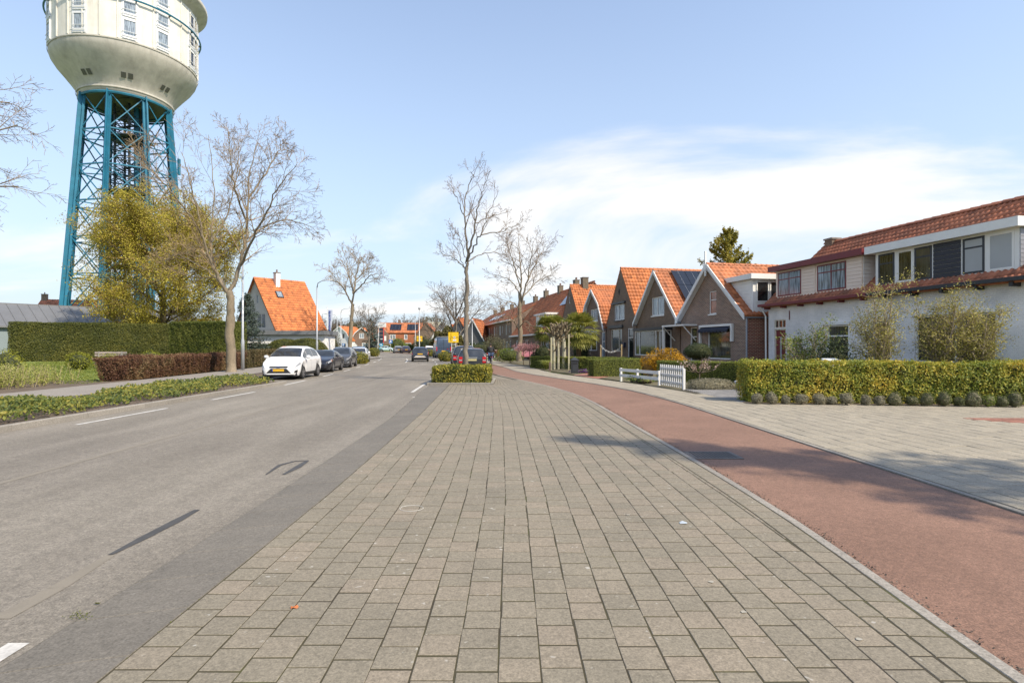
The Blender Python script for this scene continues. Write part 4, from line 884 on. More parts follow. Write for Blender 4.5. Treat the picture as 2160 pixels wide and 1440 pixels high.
# ground cover in the long bed beside the road: one carpet of leaves with gaps of soil
R = np.random.default_rng(162); n = 20000
px_ = R.uniform(-13.45, -10.15, n); py_ = R.uniform(8.5, 24.4, n)
base = vnoise(np.stack([px_, py_, 0 * px_], 1), 5, 1.3) + .5 * vnoise(np.stack([px_, py_, 0 * px_], 1), 6, 3.4) - np.abs((px_ + 11.9) / 1.75) ** 4 * .9
keep = base > -.55; px_, py_, base = px_[keep], py_[keep], base[keep]
hh = np.clip(.24 + .2 * base, .05, .48); pz = .08 + hh * np.sqrt(R.random(len(hh)))
V, Fq = leaf_quads(np.stack([px_, py_, pz], 1), np.tile([.3, -.5, .8], (len(pz), 1)), .085, R, .8)
tag(np_mesh('ground_cover', V, Fq, M_leaf('ground_cover_leaf', [(0.041, 0.068, 0.019), (0.101, 0.135, 0.030), (0.203, 0.216, 0.041), (0.338, 0.284, 0.054)], nscale=.8, patch=.4)), 'low ivy-like ground cover in the bed beside the left kerb', kind='stuff')
n = 26000; gx_ = R.uniform(-36, -17.6, n); gy_ = R.uniform(23, 44, n); k0 = gx_ < -17.6 - (gy_ - 23) * .1; gx_, gy_ = gx_[k0], gy_[k0]
V, Fq = leaf_quads(np.stack([gx_, gy_, np.interp(gy_, [24, 44], [.08, .38])], 1), np.tile([.9, -.4, .1], (len(gx_), 1)), .11, R, .8, .35)
tag(np_mesh('lawn_grass', V, Fq, M_leaf('grass_blade', [(0.095, 0.135, 0.024), (0.162, 0.203, 0.034), (0.243, 0.257, 0.054)], nscale=.3)), 'short green lawn grass before the yew hedge', kind='stuff')
n = 2600; V, Fq = leaf_quads(np.stack([R.uniform(-13.3, -10.1, n), R.uniform(9, 24.3, n), np.full(n, .088)], 1), np.tile([0, 0, 1.0], (n, 1)), .05, R, .25)
tag(np_mesh('leaf_litter', V, Fq, M_leaf('dead_leaf', [(.06, .045, .03), (.13, .09, .06), (.2, .15, .1)], trans=0)), 'scattered dry leaves and bark on the soil of the left bed', kind='stuff')
# right gardens farther on
shrub('olive_shrub', 'wispy grey green olive shrub behind the cyclist', 'shrub', (xat(1047, 60), 60), (1.5, 1.2, 1.1), M_leaf('olive_far', [(0.070, 0.070, 0.035), (0.154, 0.147, 0.084), (0.238, 0.224, 0.126)]), .1, 3200, 171, zc=1.6, lump=.35, shell=.7, corescale=.4)
shrub('round_shrub', 'broad rounded green shrub on the right of the cycle path', 'shrub', (xat(1075, 52.5), 52.5), (1.35, 1.1, .75), GREEN, .08, 3200, 172, zc=.72, lump=.15)
shrub('round_shrub', 'green laurel left of the pollarded trunks', 'shrub', (xat(1144, 46), 46), (.85, .8, .85), DGREEN, .1, 1800, 173, zc=.95)
shrub('round_shrub', 'dark evergreen beside the bay window behind the large palm', 'shrub', (xat(1226, 49), 49), (.9, .8, 1.2), DGREEN, .1, 1800, 176, zc=1.2)
for i, (px, Y, lb) in enumerate(((1104, 47.5, 'small pink blossom standard tree, left one of the two'), (1117, 46.0, 'small pink blossom standard tree, right one of the two'))):
    t = Tree(180 + i); t.line([(0, 0, 0), (0, 0, .6), (.01, 0, 1.2)], [.035, .03, .03], 0)
    for j in range(8): t.grow(np.array([0, 0, 1.15]), np.array([math.cos(j * 2.4), math.sin(j * 2.4), .7]), .85, .02, 1, [(0,) * 7, (6, 45, .5, .2, .1, -.05, 4), (0, 0, 0, 0, .15, -.05, 3)])
    place_tree(t, 'blossom_tree', lb, (xat(px, Y), Y, 0), bark('bark_shrub', (0.16, 0.125, 0.085)), 0, rmin=.008, sides=(6, 4, 3), leaves=(PINK, .08, 1300, .1, 1))
th = thing('ornamental_grass', 'tuft of straw coloured ornamental grass beside the sidewalk', 'grass tuft', (xat(1152, 38.5), 38.5, 0)); m = MB()
for i in range(520):
    a = R.uniform(0, 6.28); l = R.uniform(.45, .85); e = R.uniform(.1, .8); c0, s0 = math.cos(a), math.sin(a); w = .007
    p = [(c0 * .05, s0 * .05, 0), (c0 * l * e * .5, s0 * l * e * .5, l * .62), (c0 * l * e, s0 * l * e, l * .8), (c0 * l * e * 1.35, s0 * l * e * 1.35, l * .7)]
    for q0, q1 in zip(p[:-1], p[1:]): m.add([(q0[0] - s0 * w, q0[1] + c0 * w, q0[2]), (q0[0] + s0 * w, q0[1] - c0 * w, q0[2]), (q1[0] + s0 * w * .7, q1[1] - c0 * w * .7, q1[2]), (q1[0] - s0 * w * .7, q1[1] + c0 * w * .7, q1[2])], [(0, 1, 2, 3)])
m.build('blades', STRAW, th)['kind'] = 'stuff'
shrub('purple_heather', 'low purple flower cushion behind the black mailbox', 'flowers', (xat(1232, 33.5), 33.5), (.85, .25, .12), M_leaf('purple', [(.12, .03, .2), (.25, .08, .42), (.35, .14, .5)]), .05, 900, 177, stems=0, zc=.12, corescale=.8)
shrub('low_hedge', 'low green hedge beyond the roundabout', 'hedge', (xat(850, 168), 168), (9, 1.2, 1.3), GREEN, .3, 1800, 178, stems=0, zc=.9)
shrub('round_shrub', 'dark bush beside the second yellow sign at the bend', 'shrub', (xat(897, 112), 112), (2.4, 1.6, 1.9), DGREEN, .22, 1500, 179, zc=1.6)
shrub('round_shrub', 'light green bush before the orange brick house', 'shrub', (xat(838, 165), 165), (2.6, 1.6, 2.2), GREEN, .3, 900, 184, zc=1.9)
shrub('round_shrub', 'green clipped bush at the far right bend', 'shrub', (xat(918, 105), 105), (2.0, 1.6, 1.7), DGREEN, .2, 1300, 185, zc=1.3)
shrub('far_shrub', 'dark shrub row at the foot of the brick terrace', 'hedge', (xat(1010, 72), 72), (2.6, 1, .8), DGREEN, .12, 2200, 186, zc=1.2)
# ------------------------------------------------------------------ houses
WHITE = M('white_paint', (0.74, 0.74, 0.72), 0.5, 0.05, 2.0)
CREAMB = M('cream_paint', (0.66, 0.60, 0.50), 0.55, 0.06, 2.0)
DKFR = M('dark_frame', (0.022, 0.024, 0.03), 0.45, 0.15)
MAROON = M('maroon_paint', (0.16, 0.02, 0.025), 0.4, 0.12, 3)
ZINC = M('zinc', (0.30, 0.32, 0.36), 0.5, 0.12, 4, metal=0.4)
DARK = M('interior_dark', (0.012, 0.012, 0.013), 0.9)
def M_glass(name, col, rough=0.04, streak=0.0):
    if name in MATS: return MATS[name]
    k = NT(name); v = k.noise(1.7, 3, .5); c = k.ramp(v, [(0.35, tuple(x * .55 for x in col)), (0.65, tuple(x * 1.4 for x in col))])
    if streak:
        w = k.noise(9, 3, .6, scale3=(1.6, 1.6, .12)); c = k.mix(k.ramp(w, [(.42, (0, 0, 0)), (.6, (1, 1, 1))]), c, tuple(min(1, x * streak) for x in col))
    MATS[name] = k.done(c, rough, spec=0.9); return k.m
GLASS = M_glass('window_glass', (0.018, 0.02, 0.022))
GLASSC = M_glass('curtained_glass', (0.13, 0.155, 0.18), 0.08, 2.6)
GLASSG = M_glass('garden_glass', (0.035, 0.036, 0.025), 0.05, 2.0)
FROST = M('frosted_glass', (0.36, 0.38, 0.39), 0.25, 0.06, 1.5)
BLIND = M('window_blind', (0.5, 0.48, 0.45), 0.3, 0.05)
COPPER = M_glass('copper_blind', (0.30, 0.11, 0.06), 0.2)
BR_BROWN = M_brick('brick_brown', ((0.230, 0.132, 0.092), (0.121, 0.069, 0.055)), (0.460, 0.402, 0.333), .215, .07, .011)
BR_DARK = M_brick('brick_dark', ((0.205, 0.135, 0.09), (0.13, 0.088, 0.062)), (0.27, 0.22, 0.165))
BR_RED = M_brick('brick_red', ((0.24, 0.07, 0.04), (0.13, 0.04, 0.028)), (0.42, 0.30, 0.22), .215, .075, .012)
BR_ORANGE = M_brick('brick_orange', ((0.42, 0.13, 0.045), (0.36, 0.10, 0.038)), (0.38, 0.25, 0.17), .21, .06, .006)
BR_TERR = M_brick('brick_terrace', ((0.204, 0.132, 0.096), (0.132, 0.086, 0.067)), (0.300, 0.252, 0.204))
BR_BEIGE = M_brick('brick_beige', ((0.34, 0.28, 0.19), (0.28, 0.23, 0.16)), (0.30, 0.26, 0.2))
BR_WHITE = M_brick('brick_white', ((0.84, 0.84, 0.84), (0.80, 0.80, 0.805)), (0.72, 0.72, 0.725), .215, .065, .008)
STUCCO = M('grey_stucco', (0.62, 0.63, 0.64), 0.9, .06, 2, .2)
STUCCOW = M('white_stucco', (0.76, 0.75, 0.72), 0.85, .05, 2, .15)
def M_tile(name, col, dark, patches=.5):
    k = NT(name); g = k.n('ShaderNodeNewGeometry'); r = k.rnd()
    c0 = k.ramp(r, [(0, tuple(x * .55 for x in col)), (.12, tuple(x * .78 for x in col)), (.5, col), (1, tuple(min(1, x * 1.25) for x in col))])
    ag = k.ramp(k.noise(.9, 5, .65, vec=g.outputs['Position']), [(.45, (0, 0, 0)), (.72, (1, 1, 1))]); c1 = k.mix(k.math('MULTIPLY', ag, patches), c0, dark)
    MATS[name] = k.done(c1, .7); return k.m
T_OR = M_tile('roof_tile_orange', (0.43, 0.145, 0.055), (0.2, 0.08, 0.045), .55)
T_OR2 = M_tile('roof_tile_bright', (0.50, 0.16, 0.048), (0.30, 0.10, 0.035), .5)
T_RED = M_tile('roof_tile_red', (0.46, 0.155, 0.065), (0.24, 0.10, 0.055), .6)
T_BRN = M_tile('roof_tile_brown', (0.38, 0.135, 0.07), (0.17, 0.085, 0.055), .7)
T_GREY = M_tile('roof_tile_grey', (0.08, 0.08, 0.085), (0.05, 0.05, 0.05), .5)

def wall(name, outline, holes, mat, parent, mp, depth=0.11):
    """flat wall with real openings; mp(a, z, d) maps along, up and depth (d > 0 goes into the house)"""
    ol = [Vector((a, z, 0)) for a, z in outline]; hs = [[Vector((x0, z0, 0)), Vector((x0, z1, 0)), Vector((x1, z1, 0)), Vector((x1, z0, 0))] for x0, x1, z0, z1 in holes]
    tris = tessellate_polygon([ol] + hs); flat = ol + [v for h in hs for v in h]; m = MB()
    m.add([mp(v.x, v.y, 0) for v in flat], [tuple(t) for t in tris])
    for h in hs:
        for i in range(4):
            a, b = h[i], h[(i + 1) % 4]; m.poly([mp(a.x, a.y, 0), mp(b.x, b.y, 0), mp(b.x, b.y, depth), mp(a.x, a.y, depth)])
    return m.build(name, mat, parent)
def window(parent, mp, x0, x1, z0, z1, fm=None, gm=None, mull=(), trans=(), fw=0.06, d=0.07, sill=None, name='window', proud=0.03):
    """frame with bars; its pane and sill are its own pieces"""
    fm = fm or WHITE; gm = gm or GLASS; m = MB()
    def bx(a0, a1, b0, b1, e0, e1, mm):
        p = [mp(a0, b0, e0), mp(a1, b0, e0), mp(a1, b0, e1), mp(a0, b0, e1), mp(a0, b1, e0), mp(a1, b1, e0), mp(a1, b1, e1), mp(a0, b1, e1)]
        mm.add(p, [(3, 2, 1, 0), (4, 5, 6, 7), (0, 1, 5, 4), (1, 2, 6, 5), (2, 3, 7, 6), (3, 0, 4, 7)])
    e0, e1 = d - proud, d + .05
    bx(x0, x0 + fw, z0, z1, e0, e1, m); bx(x1 - fw, x1, z0, z1, e0, e1, m); bx(x0 + fw, x1 - fw, z0, z0 + fw, e0, e1, m); bx(x0 + fw, x1 - fw, z1 - fw, z1, e0, e1, m)
    for f in mull: c = x0 + (x1 - x0) * f; bx(c - fw * .45, c + fw * .45, z0 + fw, z1 - fw, e0 + .004, e1, m)
    for f in trans: c = z0 + (z1 - z0) * f; bx(x0 + fw, x1 - fw, c - fw * .4, c + fw * .4, e0 + .008, e1, m)
    w = m.build(name, fm, parent)
    m = MB(); m.poly([mp(x0 + .01, z0 + .01, d + .02), mp(x1 - .01, z0 + .01, d + .02), mp(x1 - .01, z1 - .01, d + .02), mp(x0 + .01, z1 - .01, d + .02)]); m.build('pane', gm, w)
    if sill is not None:
        m = MB(); bx(x0 - .06, x1 + .06, z0 - .08, z0 - .002, -.06, d, m); m.build('sill', sill, w)
    return w
def roof_tiles(name, parent, o, u, v, L, S, mat, tw=0.26, th=0.34, hide=None, parts=0, viewer=None, lift=0.035):
    """rows of overlapping pantiles on the slope o + a*u + b*v (unit vectors)"""
    u = np.array(u, float); v = np.array(v, float); n = np.cross(u, v); n /= np.linalg.norm(n)
    if n[2] < 0: n = -n
    nc = max(1, int(round(L / tw))); nr = max(1, int(round(S / th))); tw = L / nc; th = S / nr
    prof = [(0.0, .012), (.16, .0), (.38, .002), (.56, .03), (.74, .046), (.9, .034), (1.0, .012)]
    base = np.array([[a * tw, b * th * 1.12 - .02, h + (lift if b == 0 else 0.004)] for b in (0, 1) for a, h in prof] + [[a * tw, -.02, h - .012 + lift * .25] for a, h in prof])
    k_ = len(prof); fq = [(i, i + 1, k_ + i + 1, k_ + i) for i in range(k_ - 1)] + [(2 * k_ + i, 2 * k_ + i + 1, i + 1, i) for i in range(k_ - 1)]
    items = []; R = np.random.default_rng(int(L * 97 + S * 31))
    for r in range(nr):
        for c in range(nc):
            if hide and hide((c + .5) * tw, (r + .5) * th): continue
            items.append((c * tw, r * th))
    if not items: return
    o = np.array(o, float); B = np.stack([u, v, n])
    single = []
    if parts and viewer is not None:
        wv = np.array(viewer); dd = [np.linalg.norm(o + u * a + v * b - wv) for a, b in items]; od = np.argsort(dd); single = [items[i] for i in od[:parts]]; items = [items[i] for i in od[parts:]]
    pr_ = None
    for a, b in single:
        if pr_ is None: pr_ = ob = np_mesh('roof_tile', base @ B, np.array(fq), mat, parent, smooth=True)
        else: ob = pr_.copy(); link(ob, parent)
        ob.location = o + u * a + v * b + n * R.uniform(0, .006)
    if items:
        I = np.array(items); V = base[None] + np.stack([I[:, 0], I[:, 1], R.uniform(0, .007, len(I))], -1)[:, None]
        V = V.reshape(-1, 3) @ B + o; Fs = (np.array(fq)[None] + (np.arange(len(I)) * len(base))[:, None, None]).reshape(-1, 4)
        ob = np_mesh(name, V, Fs, mat, parent, smooth=True); ob['kind'] = 'stuff'; return ob
class Frame:
    """a house's own axes: x along the front (rightwards as seen from the street), y into the house"""
    def __init__(s, ox, oy, dx, dy):
        n = math.hypot(dx, dy); s.o = (ox, oy); s.d = (dx / n, dy / n); s.n = (-dy / n, dx / n); s.rz = math.atan2(dy, dx)
    def s_(s, px, back=0.0):
        t = (px - CX) / F; ox = s.o[0] + s.n[0] * back; oy = s.o[1] + s.n[1] * back
        return (t * oy - ox) / (s.d[0] - t * s.d[1])
    def z_(s, px, py, back=0.0):
        a = s.s_(px, back); Y = s.o[1] + s.n[1] * back + s.d[1] * a; return HC + (YH - py) * Y / F
    def world(s, x, y, z=0): return (s.o[0] + s.d[0] * x + s.n[0] * y, s.o[1] + s.d[1] * x + s.n[1] * y, z)
    def rect(s, x0, x1, y0, y1, back=0.0):
        """photo rectangle -> (x0, x1, z0, z1) on the front"""
        a, b = s.s_(x0, back), s.s_(x1, back); m = (x0 + x1) / 2
        return (a, b, s.z_(m, y1, back), s.z_(m, y0, back))
FRONT = lambda a, z, d: (a, d, z)
def chimney(parent, x, y, z0, z1, w, d, mat, pots=2):
    c = MB().box(x - w / 2, x + w / 2, y - d / 2, y + d / 2, z0, z1).build('chimney', mat, parent)
    MB().box(x - w / 2 - .05, x + w / 2 + .05, y - d / 2 - .05, y + d / 2 + .05, z1, z1 + .08).build('cap', M('chimney_cap', (0.22, 0.2, 0.18), .9, .2), c)
    for i in range(pots):
        MB().lathe([(.09, 0), (.08, .3), (.1, .32)], 10, (x + (i - (pots - 1) / 2) * .28, y, z1 + .07)).build('chimney_pot', M('pot_clay', (0.2, 0.12, 0.09), .8), c)
    return c
def gable_house(name, label, fr, W_, D, ze, za, wm, tm, wins=(), boards=None, side=None, gambrel=None, over=0.3, tw=.27, th=.36, kids=True, back=True, plinth=True, zbase=-.02, cut=None):
    """gable to the street, ridge running back; wins = (x0,x1,z0,z1,kwargs)"""
    h = thing(name, label, 'house', (*fr.o, 0), fr.rz); xm = W_ / 2
    prof = [(0, ze), (xm, za), (W_, ze)] if not gambrel else [(0, ze), gambrel[0], (xm, za), gambrel[1], (W_, ze)]
    out = [(0, zbase)] + [(p[0], p[1]) for p in prof] + [(W_, zbase)]
    wall('wall', out, [w[:4] for w in wins], wm, h, FRONT)
    sm = side or wm
    wall('wall', [(0, zbase), (0, ze), (D, ze), (D, zbase)], [], sm, h, lambda a, z, d: (W_ - d, a, z)); wall('wall', [(0, zbase), (0, ze), (D, ze), (D, zbase)], [], sm, h, lambda a, z, d: (d, a, z))
    if back: wall('wall', out, [], sm, h, lambda a, z, d: (a, D - d, z))
    MB().box(.12, W_ - .12, .14, D - .12, zbase, ze - .3).build('interior', DARK, h)
    for w in wins: window(h, FRONT, *w[:4], **(w[4] if len(w) > 4 else {}))
    for i in range(len(prof) - 1):
        (xa, z_a), (xb, z_b) = prof[i], prof[i + 1]; up = z_b > z_a; lo, hi = ((xa, z_a), (xb, z_b)) if up else ((xb, z_b), (xa, z_a))
        dv = np.array([hi[0] - lo[0], 0, hi[1] - lo[1]]); S = np.linalg.norm(dv); dv /= S; ext = .28 if lo[1] <= ze + .01 else .0
        o = np.array([lo[0], -over, lo[1]]) - dv * ext + np.array([0, 0, .05]); o2 = o + np.array([0, D + over + .2, 0])
        nrm = np.array([-dv[2], 0, dv[0]]); nrm = nrm if nrm[2] > 0 else -nrm
        m = MB(); a0 = o; b0 = o + dv * (S + ext); m.prism([tuple(a0), tuple(b0), tuple(b0 - nrm * .07), tuple(a0 - nrm * .07)], (0, D + over + .2, 0)); rf = m.build('roof', tm, h)
        if hi[0] > lo[0]: roof_tiles('tile_rows', rf, o2, (0, -1, 0), dv, D + over + .2, S + ext, tm, tw, th)
        else: roof_tiles('tile_rows', rf, o, (0, 1, 0), dv, D + over + .2, S + ext, tm, tw, th)
        if boards:
            m = MB(); q = o + np.array([0, -.03, .07]); e = q + dv * (S + ext) ; m.prism([tuple(q), tuple(e), tuple(e - np.array([0, 0, .30])), tuple(q - np.array([0, 0, .30]))], (0, .05, 0)); bb = m.build('barge_board', boards, h)
            m = MB(); m.prism([tuple(q - nrm * .17), tuple(e - nrm * .17), tuple(e - nrm * .2), tuple(q - nrm * .2)], (0, over + .02, 0)); m.build('soffit', boards, bb)
    m = MB()
    for i in range(int((D + over) / .36)): y = -over + i * .36; m.lathe([(.12, 0), (.10, .37)], 8, (0, 0, 0), cap=False)
    m = MB(); ny = int((D + over) / .36)
    for i in range(ny):
        y = -over + i * .36
        for j in range(6):
            a0 = math.pi * j / 6; a1 = math.pi * (j + 1) / 6; r0, r1 = .125, .105
            m.poly([(xm + math.cos(a0) * r0, y, za + .04 + math.sin(a0) * r0), (xm + math.cos(a1) * r0, y, za + .04 + math.sin(a1) * r0), (xm + math.cos(a1) * r1, y + .39, za + .04 + math.sin(a1) * r1), (xm + math.cos(a0) * r1, y + .39, za + .04 + math.sin(a0) * r1)])
    m.build('ridge_tiles', tm, h)
    for x in (-.1, W_ + .1): MB().tube([(x + (.0), -over, ze - .22), (x, D, ze - .22)], .06, 8).build('gutter_pipe', ZINC, h)
    return h
RD = (.2055, -.9787)                      # the row faces the street, turned 12 degrees
def row_frame(Yfar): return Frame(12.3 - .21 * (Yfar - 29.5), Yfar, *RD)
def wpx(fr, r, **kw): return (*fr.rect(*r), kw)

# --- brick house with white dormer
fa = row_frame(36.2); Wd = fa.s_(1575)
A = gable_house('brick_house', 'brown brick gable house with white barge boards and white side dormer', fa, Wd, 9.5, 3.36, 6.35, BR_BROWN, T_OR, [
    wpx(fa, (1493, 1541, 691, 757), gm=GLASSG, fm=WHITE), wpx(fa, (1496, 1511, 614, 662), gm=COPPER, trans=(.62,), fw=.05, sill=WHITE),
    wpx(fa, (1456, 1470, 690, 762), gm=GLASS, trans=(.72,), fw=.07)], boards=WHITE, side=BR_RED)
r = fa.rect(1480, 1548, 684, 757)
m = MB(); m.box(r[0] - .05, r[1] + .02, -.16, -.02, r[3] - .13, r[3]); m.box(r[1] - .12, r[1] + .02, -.16, -.02, r[2] + 1.0, r[3] - .13); m.box(r[0] - .05, r[0] + .04, -.16, -.02, r[2] + .9, r[3] - .13); m.build('awning_frame', WHITE, A)
m = MB()
for i in range(9):
    a, b = r[0] + .06 + (r[1] - r[0] - .2) * i / 9, r[0] + .06 + (r[1] - r[0] - .2) * (i + 1) / 9; m.add([(a, -.3, r[3] - .3), (b, -.3, r[3] - .3), (b, -.05, r[3] - .13), (a, -.05, r[3] - .13), (a, -.31, r[3] - .43), (b, -.31, r[3] - .40), ((a + b) / 2, -.31, r[3] - .46)], [(0, 1, 2, 3), (4, 6, 5, 1, 0)])
m.build('awning', M('awning_cloth', (0.02, 0.025, 0.045), .8, .3, 12), A)
m = MB(); x0 = fa.s_(1424); x1 = fa.s_(1471); zc_ = fa.z_(1455, 688); m.box(x0, x1, -.95, -.01, zc_, zc_ + .1); m.bar((x0 + .1, -.9, zc_), (x0 + .1, -.05, zc_ - .9), .05, .05); m.bar((x1 - .1, -.9, zc_), (x1 - .1, -.05, zc_ - .9), .05, .05); m.box(x0 + .07, x0 + .13, -.95, -.89, 0, zc_)
m.build('porch_canopy', WHITE, A)
MB().tube([(Wd + .07, -.05, 3.2), (Wd + .07, -.05, 0)], .045, 8).build('downpipe', ZINC, A)
dm = MB(); dm.box(Wd - 2.1, Wd + .02, .35, 3.4, 3.42, 5.15); D_ = dm.build('dormer', WHITE, A)
MB().box(Wd - 2.6, Wd + .25, .1, 3.7, 5.15, 5.42).build('fascia', WHITE, D_)
for i in range(9):
    MB().box(Wd - 2.0, Wd - .08, .328, .352, 3.5 + i * .182, 3.5 + i * .182 + .172).build('siding_board', WHITE, D_)
for a in (.55, 1.35, 2.15):
    window(D_, lambda p, z, d: (Wd + .03 - d * .0 + (.0 if d > .06 else .03), p, z), a, a + .74, 3.95, 5.05, fm=WHITE, gm=GLASS, fw=.06)
MB().box(Wd / 2 - .05, Wd / 2 + .05, -.37, -.30, 5.7, 7.15).build('finial', WHITE, A)
# --- house with solar panels
fb = row_frame(42.7); Wb = fb.s_(1434)
B = gable_house('brick_house', 'brown brick gable house with white barge boards and solar panels on its roof', fb, Wb, 9.5, 3.45, 6.85, BR_DARK, T_OR, [
    wpx(fb, (1375, 1401, 626, 665), gm=GLASSC, mull=(.42,), fw=.07, sill=WHITE)], boards=WHITE)
def bay(fr, parent, x0, x1, y0, y1, dep, roofm, mull=(), trans=(), gm=GLASSG):
    a, b, z0, z1 = fr.rect(x0, x1, y0, y1); bw = MB(); bw.box(a, b, -dep, .0, -.02, z0).build('bay_base', BR_DARK, parent)
    bt = MB().box(a - .12, b + .12, -dep - .14, 0, z1, z1 + .2).build('bay_roof', roofm, parent)
    window(parent, lambda p, z, d: (p, -dep + d - .05, z), a, b, z0, z1, gm=gm, fm=WHITE, mull=mull, trans=trans, fw=.08, name='bay_window')
    window(parent, lambda p, z, d: (b - d + .05, p, z), -dep, -.02, z0, z1, gm=GLASS, fm=WHITE, trans=trans, fw=.07, name='bay_window')
    window(parent, lambda p, z, d: (a + d - .05, p, z), -dep, -.02, z0, z1, gm=GLASS, fm=WHITE, trans=trans, fw=.07, name='bay_window')
bay(fb, B, 1354, 1417, 697, 750, .55, DKFR, (.17, .74, .87), gm=GLASSG)
slope = np.array([-(Wb / 2), 0, 3.4]); slope /= np.linalg.norm(slope); SOL = M('solar_cell', (0.012, 0.014, 0.02), .15, .3, 4, spec=.7)
def solar(parent, o, u, v, nu, nv, w=1.0, h=1.65, gap=.03):
    u = np.array(u, float); v = np.array(v, float); n = np.cross(u, v); n /= np.linalg.norm(n); n = n if n[2] > 0 else -n; o = np.array(o, float)
    for i in range(nu):
        for j in range(nv):
            p = o + u * i * (w + gap) + v * j * (h + gap) + n * .17; m = MB(); m.prism([tuple(p), tuple(p + u * w), tuple(p + u * w + v * h), tuple(p + v * h)], tuple(n * .04)); pn = m.build('solar_panel', SOL, parent)
            m = MB(); m.prism([tuple(p + n * .042 + u * w * .495), tuple(p + n * .042 + u * w * .505), tuple(p + n * .042 + u * w * .505 + v * h), tuple(p + n * .042 + u * w * .495 + v * h)], tuple(n * .003)); m.build('bus_line', ZINC, pn)
solar(B, (Wb - 1.0, .9, 3.53 + 3.4 / (Wb / 2)), (0, 1, 0), slope, 4, 2, 1.0, 1.5)
MB().tube([(Wb / 2 + .5, 4.2, 6.2), (Wb / 2 + .5, 4.2, 7.7)], .09, 10).build('flue', M('steel', (.5, .5, .5), .35, .1, metal=.9), B)
# --- tall plain gable house
fc = row_frame(48.8); Wc = fc.s_(1342)
C_ = gable_house('brick_house', 'tall dark brick gable house without barge boards under a bright orange roof', fc, Wc, 9.5, 3.6, 7.9, BR_DARK, T_OR2, [
    wpx(fc, (1296, 1317, 642, 675), gm=GLASSC, mull=(.4,), fw=.07, sill=DKFR), wpx(fc, (1289, 1312, 694, 741), gm=GLASSG, fm=CREAMB, mull=(.7,), fw=.07),
    wpx(fc, (1324, 1336, 692, 757), gm=GLASS, fm=WHITE, trans=(.7,), fw=.08)], over=.02)
for q in ((1292, 1320, 637, 641), (1286, 1315, 686, 692)):
    r = fc.rect(*q); MB().box(r[0], r[1], -.14, -.005, r[2], r[3]).build('lintel', DKFR, C_)
r = fc.rect(1304.5, 1308, 607, 624); MB().add([(r[0], -.012, (r[2] + r[3]) / 2), ((r[0] + r[1]) / 2, -.012, r[2]), (r[1], -.012, (r[2] + r[3]) / 2), ((r[0] + r[1]) / 2, -.012, r[3])], [(0, 1, 2, 3)]).build('gable_vent', DARK, C_)
r = fc.rect(1313, 1320, 722, 732); MB().box(r[0], r[1], -.16, -.01, r[2], r[3]).build('letter_box', M('letterbox_navy', (.02, .025, .05), .4), C_)
# --- gambrel house
fd = row_frame(55.0); Wg = fd.s_(1278)
Dh = gable_house('brick_house', 'small brown brick house with kinked white barge boards behind the palms', fd, Wg, 9, 3.3, 6.75, BR_TERR, T_OR, [
    wpx(fd, (1246, 1261, 652, 677), gm=GLASSC, mull=(.35,), fw=.08, sill=WHITE), wpx(fd, (1269, 1276, 700, 757), gm=GLASSC, fm=WHITE, trans=(.65,), fw=.08)],
    boards=WHITE, gambrel=((Wg * .2, 5.3), (Wg * .8, 5.3)))
bay(fd, Dh, 1227, 1260, 703, 739, .6, WHITE, (.62, .8), (.7,), gm=GLASSG)
# --- dark gable with the broad orange roof
fe = row_frame(62.3); We = fe.s_(1224)
E_ = gable_house('brick_house', 'dark brick gable house with broad orange roof and square chimney above the palms', fe, We, 14, 3.9, 7.95, BR_DARK, T_OR2, [wpx(fe, (1200, 1203, 626, 640), gm=GLASS, fw=.05)], over=.02)
chimney(E_, We / 2, 1.6, 7.6, 8.75, .8, .6, M_brick('brick_chimney', ((0.16, 0.13, 0.085), (0.12, 0.1, 0.07)), (.2, .18, .15)), 0)

